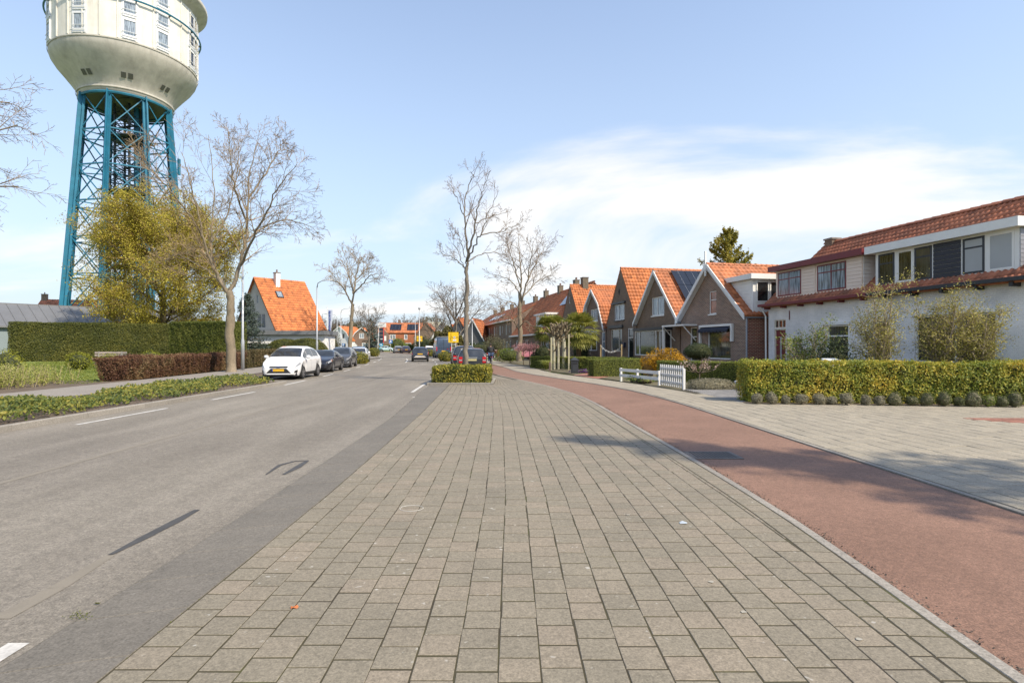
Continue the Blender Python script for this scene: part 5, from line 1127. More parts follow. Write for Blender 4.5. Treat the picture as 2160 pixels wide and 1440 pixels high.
# --- terrace: near part with the deep roof, far part of two storeys
def eave_house(name, label, fr, W_, D, ze, zr, wm, tm, wins=(), side=None, ov=.35, tw=.3, th=.38, parts=0, hide=None, gm=None, zbase=-.02):
    """eaves to the street, ridge along the front"""
    h = thing(name, label, 'house', (*fr.o, 0), fr.rz); sm = side or wm
    wall('wall', [(0, zbase), (0, ze), (W_, ze), (W_, zbase)], [w[:4] for w in wins], wm, h, FRONT)
    gab = [(0, zbase), (0, ze), (D / 2, zr), (D, ze), (D, zbase)]
    wall('wall', gab, [], gm or sm, h, lambda a, z, d: (W_ - d, a, z)); wall('wall', gab, [], sm, h, lambda a, z, d: (d, a, z)); wall('wall', [(0, zbase), (0, ze), (W_, ze), (W_, zbase)], [], sm, h, lambda a, z, d: (a, D - d, z))
    MB().box(.12, W_ - .12, .14, D - .12, zbase, ze - .3).build('interior', DARK, h)
    for w in wins: window(h, FRONT, *w[:4], **(w[4] if len(w) > 4 else {}))
    dv = np.array([0, D / 2, zr - ze]); S = np.linalg.norm(dv); dv /= S; e = ov
    o = np.array([-.12, 0, ze + .05]) - dv * e; nrm = np.array([0, -dv[2], dv[1]])
    m = MB(); a0 = o; b0 = o + dv * (S + e); m.prism([tuple(a0), tuple(b0), tuple(b0 - nrm * .07), tuple(a0 - nrm * .07)], (W_ + .24, 0, 0)); rf = m.build('roof', tm, h)
    vw = None
    if parts:
        c, s = math.cos(-fr.rz), math.sin(-fr.rz); X, Y = -fr.o[0], -fr.o[1]; vw = (c * X - s * Y, s * X + c * Y, HC)
    roof_tiles('tile_rows', rf, o, (1, 0, 0), dv, W_ + .24, S + e, tm, tw, th, hide, parts, vw)
    m = MB(); o2 = np.array([-.12, D, ze + .05]); dv2 = np.array([0, -dv[1], dv[2]]); o2 = o2 - dv2 * e; n2 = np.array([0, dv[2], dv[1]]); b2 = o2 + dv2 * (S + e); m.prism([tuple(o2), tuple(b2), tuple(b2 - n2 * .07), tuple(o2 - n2 * .07)], (W_ + .24, 0, 0)); m.build('roof', tm, h)
    rt = MB(); n = int((W_ + .24) / .4)
    for i in range(n):
        x = -.12 + i * (W_ + .24) / n
        for j in range(6):
            q0, q1 = math.pi * j / 6, math.pi * (j + 1) / 6; r0, r1 = .14, .115; x2 = x + (W_ + .24) / n * 1.08
            rt.poly([(x, D / 2 + math.cos(q0) * r0, zr + .05 + math.sin(q0) * r0), (x, D / 2 + math.cos(q1) * r0, zr + .05 + math.sin(q1) * r0), (x2, D / 2 + math.cos(q1) * r1, zr + .05 + math.sin(q1) * r1), (x2, D / 2 + math.cos(q0) * r1, zr + .05 + math.sin(q0) * r1)])
    rt.build('ridge_tiles', tm, h)
    return h
BR_CH = M_brick('brick_chimney', ((0.16, 0.13, 0.085), (0.12, 0.1, 0.07)), (.2, .18, .15))
f1 = row_frame(88); W1 = (88 - 64.2) * 1.0218
F1 = eave_house('terrace_house', 'near half of the brick terrace with deep red roof, dormer and beige end wall', f1, W1, 9.2, 3.35, 9.0, BR_TERR, T_RED,
    [(W1 - 6.6, W1 - 4.9, .7, 2.3, dict(gm=GLASS, mull=(.5,), fw=.09)), (W1 - 4.4, W1 - 2.4, .5, 2.4, dict(gm=GLASSC, mull=(.33, .66), fw=.09)), (3, 5, .8, 2.4, dict(gm=GLASSC, mull=(.5,), fw=.09)), (9, 11, .8, 2.4, dict(gm=GLASS, mull=(.5,), fw=.09))], gm=BR_BEIGE)
d1 = MB().box(W1 - 10.5, W1 - 5.2, .35, 4.0, 4.0, 5.5).build('dormer', WHITE, F1)
window(d1, lambda p, z, d: (p, .31 + d * .1, z), W1 - 10.3, W1 - 5.4, 4.4, 5.35, gm=GLASSC, mull=(.25, .5, .75), fw=.1)
MB().box(W1 - 10.8, W1 - 4.9, .1, 4.3, 5.5, 5.72).build('fascia', WHITE, d1)
MB().box(0, W1 + .3, -.55, -.0, 2.95, 3.15).build('fascia_board', WHITE, F1)
dvs = np.array([0, 4.6, 5.65]); dvs /= np.linalg.norm(dvs); BLUE = M('solar_blue', (0.045, 0.065, 0.12), .12, .2, 3, spec=.8)
for i in range(5):
    p = np.array([W1 - 6.4 + i * 1.12, 2.45, 6.6]); m = MB(); n_ = np.array([0, -dvs[2], dvs[1]]); p = p + n_ * .1; m.prism([tuple(p), tuple(p + np.array([1.08, 0, 0])), tuple(p + np.array([1.08, 0, 0]) + dvs * 1.8), tuple(p + dvs * 1.8)], tuple(n_ * .05)); m.build('solar_panel', BLUE, F1)
for x in (W1 - 6.5, W1 - 13.5, W1 - 21): chimney(F1, x, 4.6, 8.5, 9.9, .9, .6, BR_CH, 2)
f2 = row_frame(134); W2 = (134 - 88.2) * 1.0218; ws = []
for i in range(8):
    x = W2 - 5.6 * (i + 1) + .6
    ws += [(x, x + 1.1, 3.4, 5.0, dict(gm=GLASSC if i % 2 else GLASS, mull=(.5,), fw=.1)), (x + 2.6, x + 3.1, 3.7, 4.9, dict(gm=GLASS, fw=.09)), (x + .1, x + 1.9, .7, 2.3, dict(gm=GLASSC, mull=(.5,), fw=.1)), (x + 3.3, x + 4.3, .1, 2.4, dict(gm=GLASS, fw=.1))]
F2 = eave_house('terrace_house', 'far half of the brick terrace, two storeys with white window frames', f2, W2, 9.2, 5.75, 8.7, BR_TERR, T_RED, ws, tw=.36, th=.45)
MB().box(-.2, W2 + .2, -.45, -.02, 5.55, 5.75).build('fascia_board', WHITE, F2)
for i in range(5): chimney(F2, W2 - 3 - i * 9.4, 4.6, 8.2, 9.6, 1.0, .6, BR_CH, 2)
for x0 in (18, 24): 
    for i in range(4):
        dv = np.array([0, 4.6, 2.95]); dv /= np.linalg.norm(dv); n_ = np.array([0, -dv[2], dv[1]]); p = np.array([x0 + i * 1.12, 1.2, 6.55]) + n_ * .1; m = MB(); m.prism([tuple(p), tuple(p + np.array([1.08, 0, 0])), tuple(p + np.array([1.08, 0, 0]) + dv * 1.8), tuple(p + dv * 1.8)], tuple(n_ * .05)); m.build('solar_panel', BLUE, F2)

# --- white semi-detached pair on the right
fw = Frame(13.2, 28.9, *RD); WA = fw.s_(1846); WT = 12.7
def rectw(*q): return fw.rect(*q)
dz1 = fw.z_(1640, 643)
red_door = rectw(1633, 1657, 694, 771); tr = rectw(1633, 1657, 674, 692)
wins = [(red_door[0], red_door[1], .15, red_door[3], dict(fm=CREAMB, gm=MAROON, fw=.05, name='door')), (tr[0], tr[1], tr[2], tr[3], dict(fm=CREAMB, gm=GLASS, mull=(.34, .67), fw=.05)),
        (*rectw(1744, 1790, 685, 768), dict(fm=WHITE, gm=GLASSG, trans=(.72,), fw=.07)), (rectw(1841, 1878, 678, 766)[0], rectw(1841, 1878, 678, 766)[1], .12, rectw(1841, 1878, 678, 766)[3], dict(fm=WHITE, gm=GLASS, trans=(.72,), fw=.06)),
        (*rectw(1930, 2102, 662, 766), dict(fm=WHITE, gm=GLASS, mull=(.52,), trans=(), fw=.07))]
ZE, ZR, DW = 3.86, 6.93, 7.0
dback = .45
def hide_dorm(a, b):
    """tiles left out under the two dormers"""
    x = a - .12; y = (b - .42) * .75
    return 0.25 < y < 1.5 and (.5 < x < WT - .9)
WH = eave_house('white_house', 'white painted semi-detached pair with tiled roof, maroon and white dormers', fw, WT, DW, ZE, ZR, BR_WHITE, T_BRN, wins, parts=300, hide=hide_dorm, tw=.205, th=.31, ov=.42)
r = rectw(1639, 1645, 705, 740); m = MB(); m.box((red_door[0] + red_door[1]) / 2 - .05, (red_door[0] + red_door[1]) / 2 + .05, .055, .087, .5, 2.1); m.build('door_light', FROST, WH)
r = rectw(1740, 1794, 679, 685); MB().box(r[0], r[1], -.08, -.004, r[2], r[3]).build('shutter_box', WHITE, WH)
r = rectw(1924, 2108, 655, 662); MB().box(r[0], r[1], -.10, -.004, r[2], r[3]).build('shutter_box', WHITE, WH)
for px in (1624, 1658, 1694, 1735, 1780, 1828): x = fw.s_(px); MB().box(x - .05, x + .05, -.3, -.005, ZE - .36, ZE - .2).build('bracket', MAROON, WH)
for px in (1880, 1935, 2000, 2073, 2150): x = fw.s_(px); MB().box(x - .06, x + .06, -.34, -.005, ZE - .38, ZE - .2).build('bracket', DKFR, WH)
MB().box(-.25, WA, -.47, -.33, ZE - .22, ZE - .1).build('roof_gutter', MAROON, WH); MB().box(WA + .02, WT, -.47, -.33, ZE - .22, ZE - .1).build('roof_gutter', DKFR, WH)
MB().tube([(-.12, -.4, ZE - .2), (-.1, -.1, ZE - .7), (-.1, -.08, 0)], .04, 8).build('downpipe', WHITE, WH)
MB().tube([(fw.s_(1640.0) + .9, -.03, ZE - .5), (fw.s_(1640.) + .9, -.03, ZE - .95)], .02, 6).build('wall_anchor', MAROON, WH)
chimney(WH, .35, DW / 2, 6.7, 7.15, .5, .5, BR_DARK, 0)
# maroon dormer
def dpl(back): return lambda p, z, d: (p, back + d * .15 - .02, z)
bk = .14; a0 = fw.s_(1637, bk); a1 = fw.s_(1820, bk); zt = fw.z_(1725, 557, bk); zb = fw.z_(1725, 620, bk)
PKC = M('pinkish_cladding', (.74, .62, .53), .55, .06, 2); d1 = MB().box(a0, a1, bk, 3.6, zb - .05, zt).build('dormer', PKC, WH)
MB().box(a0 - .25, a1 + .25, bk - .3, 3.9, zt, zt + .26).build('fascia', MAROON, d1)
MB().prism([(a0 - .15, bk - .28, zb - .24), (a0 - .15, bk + .02, zb + .03), (a0 - .15, bk + .02, zb - .24)], (a1 - a0 + .3, 0, 0)).build('lead_flashing', ZINC, d1)
for q in ((1641, 1690), (1724, 1785)):
    x0, x1 = fw.s_(q[0], bk), fw.s_(q[1], bk); window(d1, dpl(bk), x0, x1, zb + .1, zt - .08, fm=MAROON, gm=GLASSC, mull=(.5,), trans=(.7,), fw=.06)
nb = 9
for sx0, sx1 in ((fw.s_(1693, bk), fw.s_(1721, bk)), (fw.s_(1788, bk), a1)):
    for i in range(nb): hh = (zt - zb) / nb; MB().box(sx0, sx1 - .02, bk - .03, bk - .002, zb + i * hh + .004, zb + (i + 1) * hh - .008).build('siding_board', PKC, d1)
for i in range(nb): hh = (zt - zb) / nb; MB().box(a1 + .001, a1 + .025, bk + .02, 2.8, zb + i * hh + .004, zb + (i + 1) * hh - .008).build('siding_board', WHITE, d1)
# white dormer
bk = .14; a0 = fw.s_(1847, bk); a1 = fw.s_(2150, bk); zt = fw.z_(2000, 507, bk); zb = fw.z_(2000, 588, bk)
d2 = MB().box(a0, a1, bk, 3.6, zb - .05, zt).build('dormer', WHITE, WH)
MB().box(a0 - .25, a1 + .18, bk - .3, 3.9, zt, zt + .3).build('fascia', WHITE, d2)
MB().prism([(a0 - .15, bk - .28, zb - .24), (a0 - .15, bk + .02, zb + .03), (a0 - .15, bk + .02, zb - .24)], (a1 - a0 + .3, 0, 0)).build('lead_flashing', ZINC, d2)
for q0, q1, gm_, fm_, tr_ in ((1853, 1887, GLASSG, DKFR, (.68,)), (1893, 1926, GLASSG, WHITE, ()), (1929, 1966, GLASSG, DKFR, (.7,)), (2031, 2077, FROST, DKFR, (.72,)), (2084, 2140, FROST, WHITE, ())):
    window(d2, dpl(bk), fw.s_(q0, bk), fw.s_(q1, bk), zb + .08, zt - .06, fm=fm_, gm=gm_, trans=tr_, fw=.07)
s0, s1 = fw.s_(1970, bk), fw.s_(2027, bk); NAVY = M('navy_siding', (0.018, 0.02, 0.032), .5, .2, 4)
for i in range(8): hh = (zt - zb - .1) / 8; MB().box(s0, s1, bk - .035, bk - .002, zb + .06 + i * hh + .006, zb + .06 + (i + 1) * hh - .008).build('siding_board', NAVY, d2)
for i in range(10): hh = (zt - zb) / 10; MB().box(a1 + .001, a1 + .025, bk + .02, 2.9, zb + i * hh + .004, zb + (i + 1) * hh - .01).build('siding_board', ZINC, d2)

# --- white house with steep orange roof on the left
fs = Frame(-24.35, 58.4, .63, .775); Ls = 5.6
Sh = thing('white_house', 'white house with one steep orange tiled roof and white chimney on the left', 'house', (*fs.o, 0), fs.rz)
zE, zR, run = 3.2, 9.05, 4.75
gab = [(0, 0), (0, zE), (run, zR), (run * 2, zE), (run * 2, 0)]
wall('wall', gab, [(2.6, 4.4, 3.5, 5.1), (4.1, 4.6, 6.2, 7.2)], STUCCOW, Sh, lambda a, z, d: (d, a, z)); wall('wall', gab, [], STUCCO, Sh, lambda a, z, d: (Ls - d, a, z)); wall('wall', [(0, 0), (0, zE), (Ls, zE), (Ls, 0)], [], STUCCOW, Sh, FRONT)
MB().box(.15, Ls - .15, .15, run * 2 - .15, 0, zE + .2).build('interior', DARK, Sh)
MB().box(.25, Ls - .15, 2.2, run * 2 - 2.2, zE + .2, 5.8).build('interior', DARK, Sh)
window(Sh, lambda a, z, d: (d, a, z), 2.6, 4.4, 3.5, 5.1, fm=WHITE, gm=GLASSC, mull=(.5,), fw=.1); window(Sh, lambda a, z, d: (d, a, z), 4.1, 4.6, 6.2, 7.2, fm=WHITE, gm=GLASSC, fw=.08)
dv = np.array([0, run, zR - zE]); S_ = np.linalg.norm(dv); dv /= S_; nrm = np.array([0, -dv[2], dv[1]]); o = np.array([-.25, 0, zE + .05]) - dv * .3
m = MB(); b0 = o + dv * (S_ + .3); m.prism([tuple(o), tuple(b0), tuple(b0 - nrm * .1), tuple(o - nrm * .1)], (Ls + .5, 0, 0)); rf = m.build('roof', T_OR2, Sh); roof_tiles('tile_rows', rf, o, (1, 0, 0), dv, Ls + .5, S_ + .3, T_OR2, .27, .36)
m = MB(); o2 = np.array([-.25, run * 2, zE + .05]); dv2 = np.array([0, -dv[1], dv[2]]); b2 = o2 + dv2 * S_; m.prism([tuple(o2), tuple(b2), tuple(b2 + np.array([0, 0, -.12])), tuple(o2 + np.array([0, 0, -.12]))], (Ls + .5, 0, 0)); m.build('roof', T_OR2, Sh)
ch = chimney(Sh, 2.15, run - .55, 8.0, 9.7, .5, .55, STUCCOW, 1)
p = o + dv * 4.9 + np.array([1.75, 0, 0]) + nrm * .08; m = MB(); m.prism([tuple(p), tuple(p + np.array([.75, 0, 0])), tuple(p + np.array([.75, 0, 0]) + dv * .95), tuple(p + dv * .95)], tuple(nrm * .08)); sk = m.build('skylight', DKFR, Sh)
p = p + nrm * .085 + dv * .1 + np.array([.1, 0, 0]); m = MB(); m.poly([tuple(p), tuple(p + np.array([.55, 0, 0])), tuple(p + np.array([.55, 0, 0]) + dv * .75), tuple(p + dv * .75)]); m.build('pane', GLASSC, sk)
fx = Frame(-33.5, 57.4, 1, .02); Wx = 14.3
Ex = thing('house_extension', 'long white flat-roofed extension with dark fascia before the steep orange roof', 'building', (*fx.o, 0), fx.rz)
hw = [(fx.s_(595), fx.s_(620), .9, 2.35)]
wall('wall', [(0, 0), (0, 2.75), (Wx, 2.75), (Wx, 0)], hw, STUCCOW, Ex, FRONT); wall('wall', [(0, 0), (0, 2.75), (3.5, 2.75), (3.5, 0)], [], STUCCOW, Ex, lambda a, z, d: (Wx - d, a, z)); wall('wall', [(0, 0), (0, 2.75), (3.5, 2.75), (3.5, 0)], [], STUCCOW, Ex, lambda a, z, d: (d, a, z))
MB().box(.15, Wx - .15, .15, 3.4, 0, 2.6).build('interior', DARK, Ex)
window(Ex, FRONT, *hw[0], fm=WHITE, gm=GLASS, mull=(.5,), fw=.1)
MB().box(-.3, Wx + .3, -.4, 3.6, 2.75, 3.16).build('fascia', M('fascia_grey', (.16, .17, .18), .6, .1), Ex)
r_ = fx.s_(642), fx.s_(660); MB().box(r_[0], r_[1], -.06, -.004, 2.2, 2.32).build('shutter_box', WHITE, Ex)
for i in range(9):
    pass
# --- grey building with seamed metal roof
fg = Frame(-56.1, 39.5, .6, .8); Wgb = 33
Gb = thing('metal_building', 'low grey building with standing-seam metal roof behind the tall hedge', 'building', (*fg.o, 0), fg.rz)
PAN = M('blue_grey_cladding', (0.20, 0.25, 0.275), .6, .06, 1.0); SEAM = M('grey_metal_roof', (0.17, 0.175, 0.185), .5, .10, .6, metal=.2)
for i in range(16): MB().box(i * 2 + .01, i * 2 + 1.99, 0, .12, 0, 3.38).build('wall_panel', PAN, Gb)
MB().box(0, Wgb, .14, 9.3, 0, 3.4).build('wall', PAN, Gb)
dv = np.array([0, 4.7, 2.35]); S_ = np.linalg.norm(dv); dv /= S_; nrm = np.array([0, -dv[2], dv[1]]); o = np.array([-.2, -.25, 3.42])
for i in range(40):
    a = o + np.array([i * .83, 0, 0]); m = MB(); m.prism([tuple(a), tuple(a + np.array([.8, 0, 0])), tuple(a + np.array([.8, 0, 0]) + dv * S_), tuple(a + dv * S_)], tuple(nrm * .03)); m.prism([tuple(a + np.array([.8, 0, 0])), tuple(a + np.array([.83, 0, 0])), tuple(a + np.array([.83, 0, 0]) + dv * S_), tuple(a + np.array([.8, 0, 0]) + dv * S_)], tuple(nrm * .085)); m.build('roof_panel', SEAM, Gb)
m = MB(); a = o + dv * S_; m.prism([tuple(a), tuple(a + np.array([0, 4.7, -2.35])), tuple(a + np.array([0, 4.7, -2.45])), tuple(a + np.array([0, 0, -.1]))], (Wgb + .5, 0, 0)); m.build('roof', SEAM, Gb)
m = MB(); m.box(-.2, Wgb + .3, 4.3, 4.6, 5.72, 5.83); m.box(-.2, Wgb + .3, -.36, -.24, 3.3, 3.45); m.build('ridge_cap', SEAM, Gb)
fh = Frame(xat(63, 95), 95, 1, .3)
hb = eave_house('brown_roof_house', 'house top with brown roof and brick chimney peeping over the grey metal roof', fh, 9, 8, 6.6, 9.6, STUCCOW, T_BRN, tw=.4, th=.5)
chimney(hb, .4, 4, 9.0, 10.6, .8, .6, BR_TERR, 1)
# --- houses near the roundabout
fr = Frame(xat(697, 170), 168, .9, -.25)
g1 = gable_house('gambrel_house', 'pale grey gambrel house with orange roof behind the flagpoles', fr, 7.6, 9, 3.0, 7.3, STUCCO, T_OR2, [(2.2, 3.4, 3.6, 5.2, dict(gm=GLASS, fw=.12)), (4.6, 5.6, 3.6, 5.2, dict(gm=GLASS, fw=.12)), (2, 3.4, .6, 2.2, dict(gm=GLASS, fw=.12)), (4.6, 6, .6, 2.2, dict(gm=GLASS, fw=.12))], boards=WHITE, gambrel=((1.3, 5.4), (6.3, 5.4)), tw=.45, th=.55)
fr = Frame(xat(739, 168), 168, 1, .1)
g2 = gable_house('gambrel_house', 'brown brick gambrel house with white edged orange roof right of the street tree', fr, 6.6, 9, 3.0, 7.0, BR_TERR, T_OR2, [(2.6, 4.0, 3.7, 5.3, dict(gm=GLASSC, mull=(.5,), fw=.14)), (3.4, 5.2, .6, 2.4, dict(gm=GLASSC, mull=(.5,), fw=.16))], boards=WHITE, gambrel=((1.2, 5.2), (5.4, 5.2)), tw=.45, th=.55)
fr = Frame(xat(798, 172), 172, 1, .12)
g3 = eave_house('brick_house', 'bright orange brick house with solar panels facing the roundabout', fr, 13.2, 9, 5.6, 8.6, BR_ORANGE, T_OR, [(3.4, 5.2, 3.4, 5.0, dict(gm=GLASSC, mull=(.5,), fw=.2)), (7.8, 8.8, 3.4, 5.0, dict(gm=GLASSC, fw=.2)), (11, 12.4, 3.0, 4.8, dict(gm=GLASSC, mull=(.5,), fw=.2)), (3.4, 5.2, .6, 2.4, dict(gm=GLASS, fw=.2)), (8, 10, .6, 2.4, dict(gm=GLASS, fw=.2))], tw=.45, th=.55)
dv = np.array([0, 4.5, 3.0]); dv /= np.linalg.norm(dv)
solar(g3, (3.4, .9, 6.2), (1, 0, 0), dv, 3, 2, 1.1, 1.7); solar(g3, (8.6, .9, 6.2), (1, 0, 0), dv, 3, 2, 1.1, 1.7); chimney(g3, 6, 4.5, 8.2, 9.6, .8, .6, BR_TERR, 1)
w3 = MB().add([(.15, -2.2, 0), (3.3, -2.2, 0), (3.3, -2.2, 4.8), (1.7, -2.2, 6.6), (.15, -2.2, 4.8), (.15, 0, 0), (3.3, 0, 0), (3.3, 0, 4.8), (1.7, 0, 6.6), (.15, 0, 4.8)], [(0, 1, 2, 3, 4), (1, 6, 7, 2), (0, 4, 9, 5), (2, 7, 8, 3), (3, 8, 9, 4)]).build('gable_wing', BR_TERR, g3)
for x in (.9, 2.0): MB().box(x, x + .6, -2.26, -2.19, 3.0, 4.5).build('wing_window', WHITE, w3)
fr = Frame(xat(888, 190), 190, 1, 0)
g4 = thing('flat_block', 'cream flat-roofed block beyond the orange brick house', 'building', (*fr.o, 0), fr.rz)
wall('wall', [(0, 0), (0, 9.6), (5.6, 9.6), (5.6, 0)], [(3.2, 4.0, 6.4, 7.8), (3.2, 4.0, 3.2, 4.6)], CREAMB, g4, FRONT); MB().box(0, 5.6, .12, 8, 0, 9.6).build('wall', CREAMB, g4)
for z in (6.4, 3.2): window(g4, FRONT, 3.2, 4.0, z, z + 1.4, gm=GLASS, fw=.15)
MB().box(-.1, 5.7, -.1, 8.1, 9.6, 9.75).build('roof', WHITE, g4)
fr = Frame(xat(873, 165), 165, 1, 0)
gable_house('brick_house', 'small brown brick gable between the orange house and the cream block', fr, 7.5, 9, 4.2, 8.2, BR_TERR, T_BRN, [(1.4, 2.2, 3, 4.4, dict(gm=GLASS, fw=.12))], tw=.45, th=.55)
fr = Frame(xat(949, 108), 108, 1, -.15)
gable_house('slate_house', 'dark slate gable house behind the yellow detour sign', fr, 3.4, 9, 4.2, 7.0, M('slate_cladding', (.09, .095, .105), .7, .2), T_OR, [(1.2, 2.1, 3.2, 4.4, dict(gm=GLASS, fw=.1))], tw=.45, th=.55)
fr = Frame(xat(972, 104), 104, 1, -.15)
gable_house('slate_house', 'dark gable house with white edged orange roof just right of the island tree trunk', fr, 4.4, 9, 2.6, 6.6, M('slate_cladding', (.09, .095, .105), .7, .2), T_OR, [(1.6, 2.8, .6, 2.2, dict(gm=GLASS, fw=.1))], boards=WHITE, tw=.45, th=.55)
fr = Frame(xat(927, 125), 125, 1, -.1)
gable_house('orange_roof_house', 'far house with white edged orange roof left of the yellow detour sign', fr, 5.0, 9, 3.0, 6.3, STUCCO, T_OR2, [(1.8, 2.8, 3.2, 4.4, dict(gm=GLASS, fw=.1))], boards=WHITE, tw=.45, th=.55)
fr = Frame(xat(903, 135), 135, 1, 0)
gable_house('grey_roof_house', 'far house with dark grey roof between the cream block and the blue van', fr, 6, 8, 2.6, 6.8, STUCCO, T_GREY, [], tw=.45, th=.55)
fr = Frame(xat(388, 75), 75, 1, .05)
gable_house('brown_roof_house', 'small house with brown roof glimpsed under the golden tree', fr, 7, 8, 2.4, 4.6, STUCCOW, T_BRN, [], boards=WHITE, tw=.4, th=.5)
# ------------------------------------------------------------------ water tower
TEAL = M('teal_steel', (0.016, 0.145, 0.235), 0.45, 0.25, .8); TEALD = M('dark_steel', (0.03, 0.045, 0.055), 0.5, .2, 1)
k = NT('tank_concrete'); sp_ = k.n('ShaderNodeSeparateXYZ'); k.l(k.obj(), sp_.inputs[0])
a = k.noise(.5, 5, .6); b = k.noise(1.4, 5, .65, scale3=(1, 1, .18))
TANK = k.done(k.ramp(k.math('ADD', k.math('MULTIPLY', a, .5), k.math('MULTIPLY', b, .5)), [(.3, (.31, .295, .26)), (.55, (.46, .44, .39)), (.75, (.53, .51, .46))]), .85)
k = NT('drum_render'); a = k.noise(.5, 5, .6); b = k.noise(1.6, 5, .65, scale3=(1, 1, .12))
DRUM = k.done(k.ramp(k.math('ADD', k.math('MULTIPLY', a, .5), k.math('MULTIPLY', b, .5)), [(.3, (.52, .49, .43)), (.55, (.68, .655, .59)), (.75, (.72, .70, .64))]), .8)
TWX, TWY = xat(268, 86), 86.0
tw = thing('water_tower', 'tall water tower with cream concrete tank on teal steel legs', 'water tower', (TWX, TWY, 0))
NG = 96; S_ = 86 / 85
def zt_(z): return z
prof = [(5.8, 38.0), (6.1, 38.3), (6.15, 38.7), (6.3, 39.15), (6.9, 40.0), (7.75, 41.1), (8.65, 42.2), (9.2, 43.1), (9.36, 43.6), (9.4, 44.05), (9.4, 53.3)]
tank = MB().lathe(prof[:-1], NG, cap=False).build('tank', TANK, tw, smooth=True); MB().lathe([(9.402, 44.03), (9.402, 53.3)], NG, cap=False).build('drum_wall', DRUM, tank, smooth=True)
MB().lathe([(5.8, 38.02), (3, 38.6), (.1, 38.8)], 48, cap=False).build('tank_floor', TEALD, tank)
for i, (r0, z) in enumerate(((9.47, 44.02), (6.25, 38.62))):
    MB().lathe([(r0, z - .12), (r0 + .05, z), (r0, z + .12)], NG, cap=False).build('ledge', TANK, tank, smooth=True)
MB().lathe([(9.35, 53.2), (10.0, 53.9), (10.8, 54.4), (10.85, 54.9), (10.3, 55.1), (0.1, 57.5)], NG, cap=False).build('roof', TANK, tw, smooth=True)
rp_ = [Vector((math.cos(i / 64 * 2 * math.pi) * 9.85, math.sin(i / 64 * 2 * math.pi) * 9.85, 49.8)) for i in range(65)]
MB().tube(rp_, .13, 6, cap=False).build('ring_rail', TEAL, tw)
base_a = math.atan2(-TWY, -TWX)                 # direction from the tower to the camera
ncol = 28
for i in range(ncol):
    a = base_a + (i + .5) / ncol * 2 * math.pi; c, s = math.cos(a), math.sin(a)
    m = MB(); w = .11
    for z0, z1 in ((44.15, 53.25),): m.bar((c * 9.43, s * 9.43, z0), (c * 9.43, s * 9.43, z1), .22, .16, up=(-s, c, 0))
    m.build('rib', DRUM, tank)
    if i % 2 == 0: MB().bar((c * 9.45, s * 9.45, 49.7), (c * 9.85, s * 9.85, 49.8), .1, .3).build('rail_bracket', TEALD, tank)
WF = M('tower_window_frame', (.62, .63, .64), .5, .05)
for i, da in enumerate((-74, -35, 2, 27, 60, 70, 100, 140, 180, 220, 255)):
    a = base_a + math.radians(da) ; c, s = math.cos(a), math.sin(a); t_ = (-s, c)
    MB().bar((c * 9.37, s * 9.37, 44.2), (c * 9.37, s * 9.37, 53.0), 2.0, .1, up=(c, s, 0)).build('window_band', WF, tank)
    for z0, z1 in ((44.3, 47.0), (47.4, 49.5), (50.2, 52.6)):
        def P(u, z, r): return (c * r + t_[0] * u, s * r + t_[1] * u, z)
        def bx(u0, u1, za, zb, r0, r1): return ([P(u0, za, r1), P(u1, za, r1), P(u1, za, r0), P(u0, za, r0), P(u0, zb, r1), P(u1, zb, r1), P(u1, zb, r0), P(u0, zb, r0)], [(3, 2, 1, 0), (4, 5, 6, 7), (0, 1, 5, 4), (1, 2, 6, 5), (2, 3, 7, 6), (3, 0, 4, 7)])
        m = MB(); 
        for q in ((-.85, -.68, z0, z1), (.68, .85, z0, z1), (-.68, .68, z0, z0 + .55), (-.68, .68, z1 - .14, z1)): m.add(*bx(*q, 9.3, 9.53))
        wn_ = m.build('window', WF, tank); MB().add(*bx(-.68, .68, z0 + .5, z1 - .1, 9.3, 9.45)).build('pane', GLASSC if da < 50 else GLASS, wn_)
        m = MB()
        for zz in (z0 + .35, z0 + .95): m.bar(P(-.95, zz, 9.63), P(.95, zz, 9.63), .05, .05)
        m.build('rail', WF, wn_)
for da in (-44, -2, 40):
    a = base_a + math.radians(da + 2); c, s = math.cos(a), math.sin(a)
    for o_ in (-.42, .42):
        m = MB(); r0, r1, z0, z1 = 6.75, 7.2, 39.8, 40.42
        m.add([(c * (r0 + .06) - s * (o_ - .3), s * (r0 + .06) + c * (o_ - .3), z0), (c * (r0 + .06) - s * (o_ + .3), s * (r0 + .06) + c * (o_ + .3), z0), (c * (r1 + .1) - s * (o_ + .3), s * (r1 + .1) + c * (o_ + .3), z1), (c * (r1 + .1) - s * (o_ - .3), s * (r1 + .1) + c * (o_ - .3), z1)], [(0, 1, 2, 3)]); m.build('tank_hatch', M('hatch_grey', (.10, .10, .085), .7), tank)
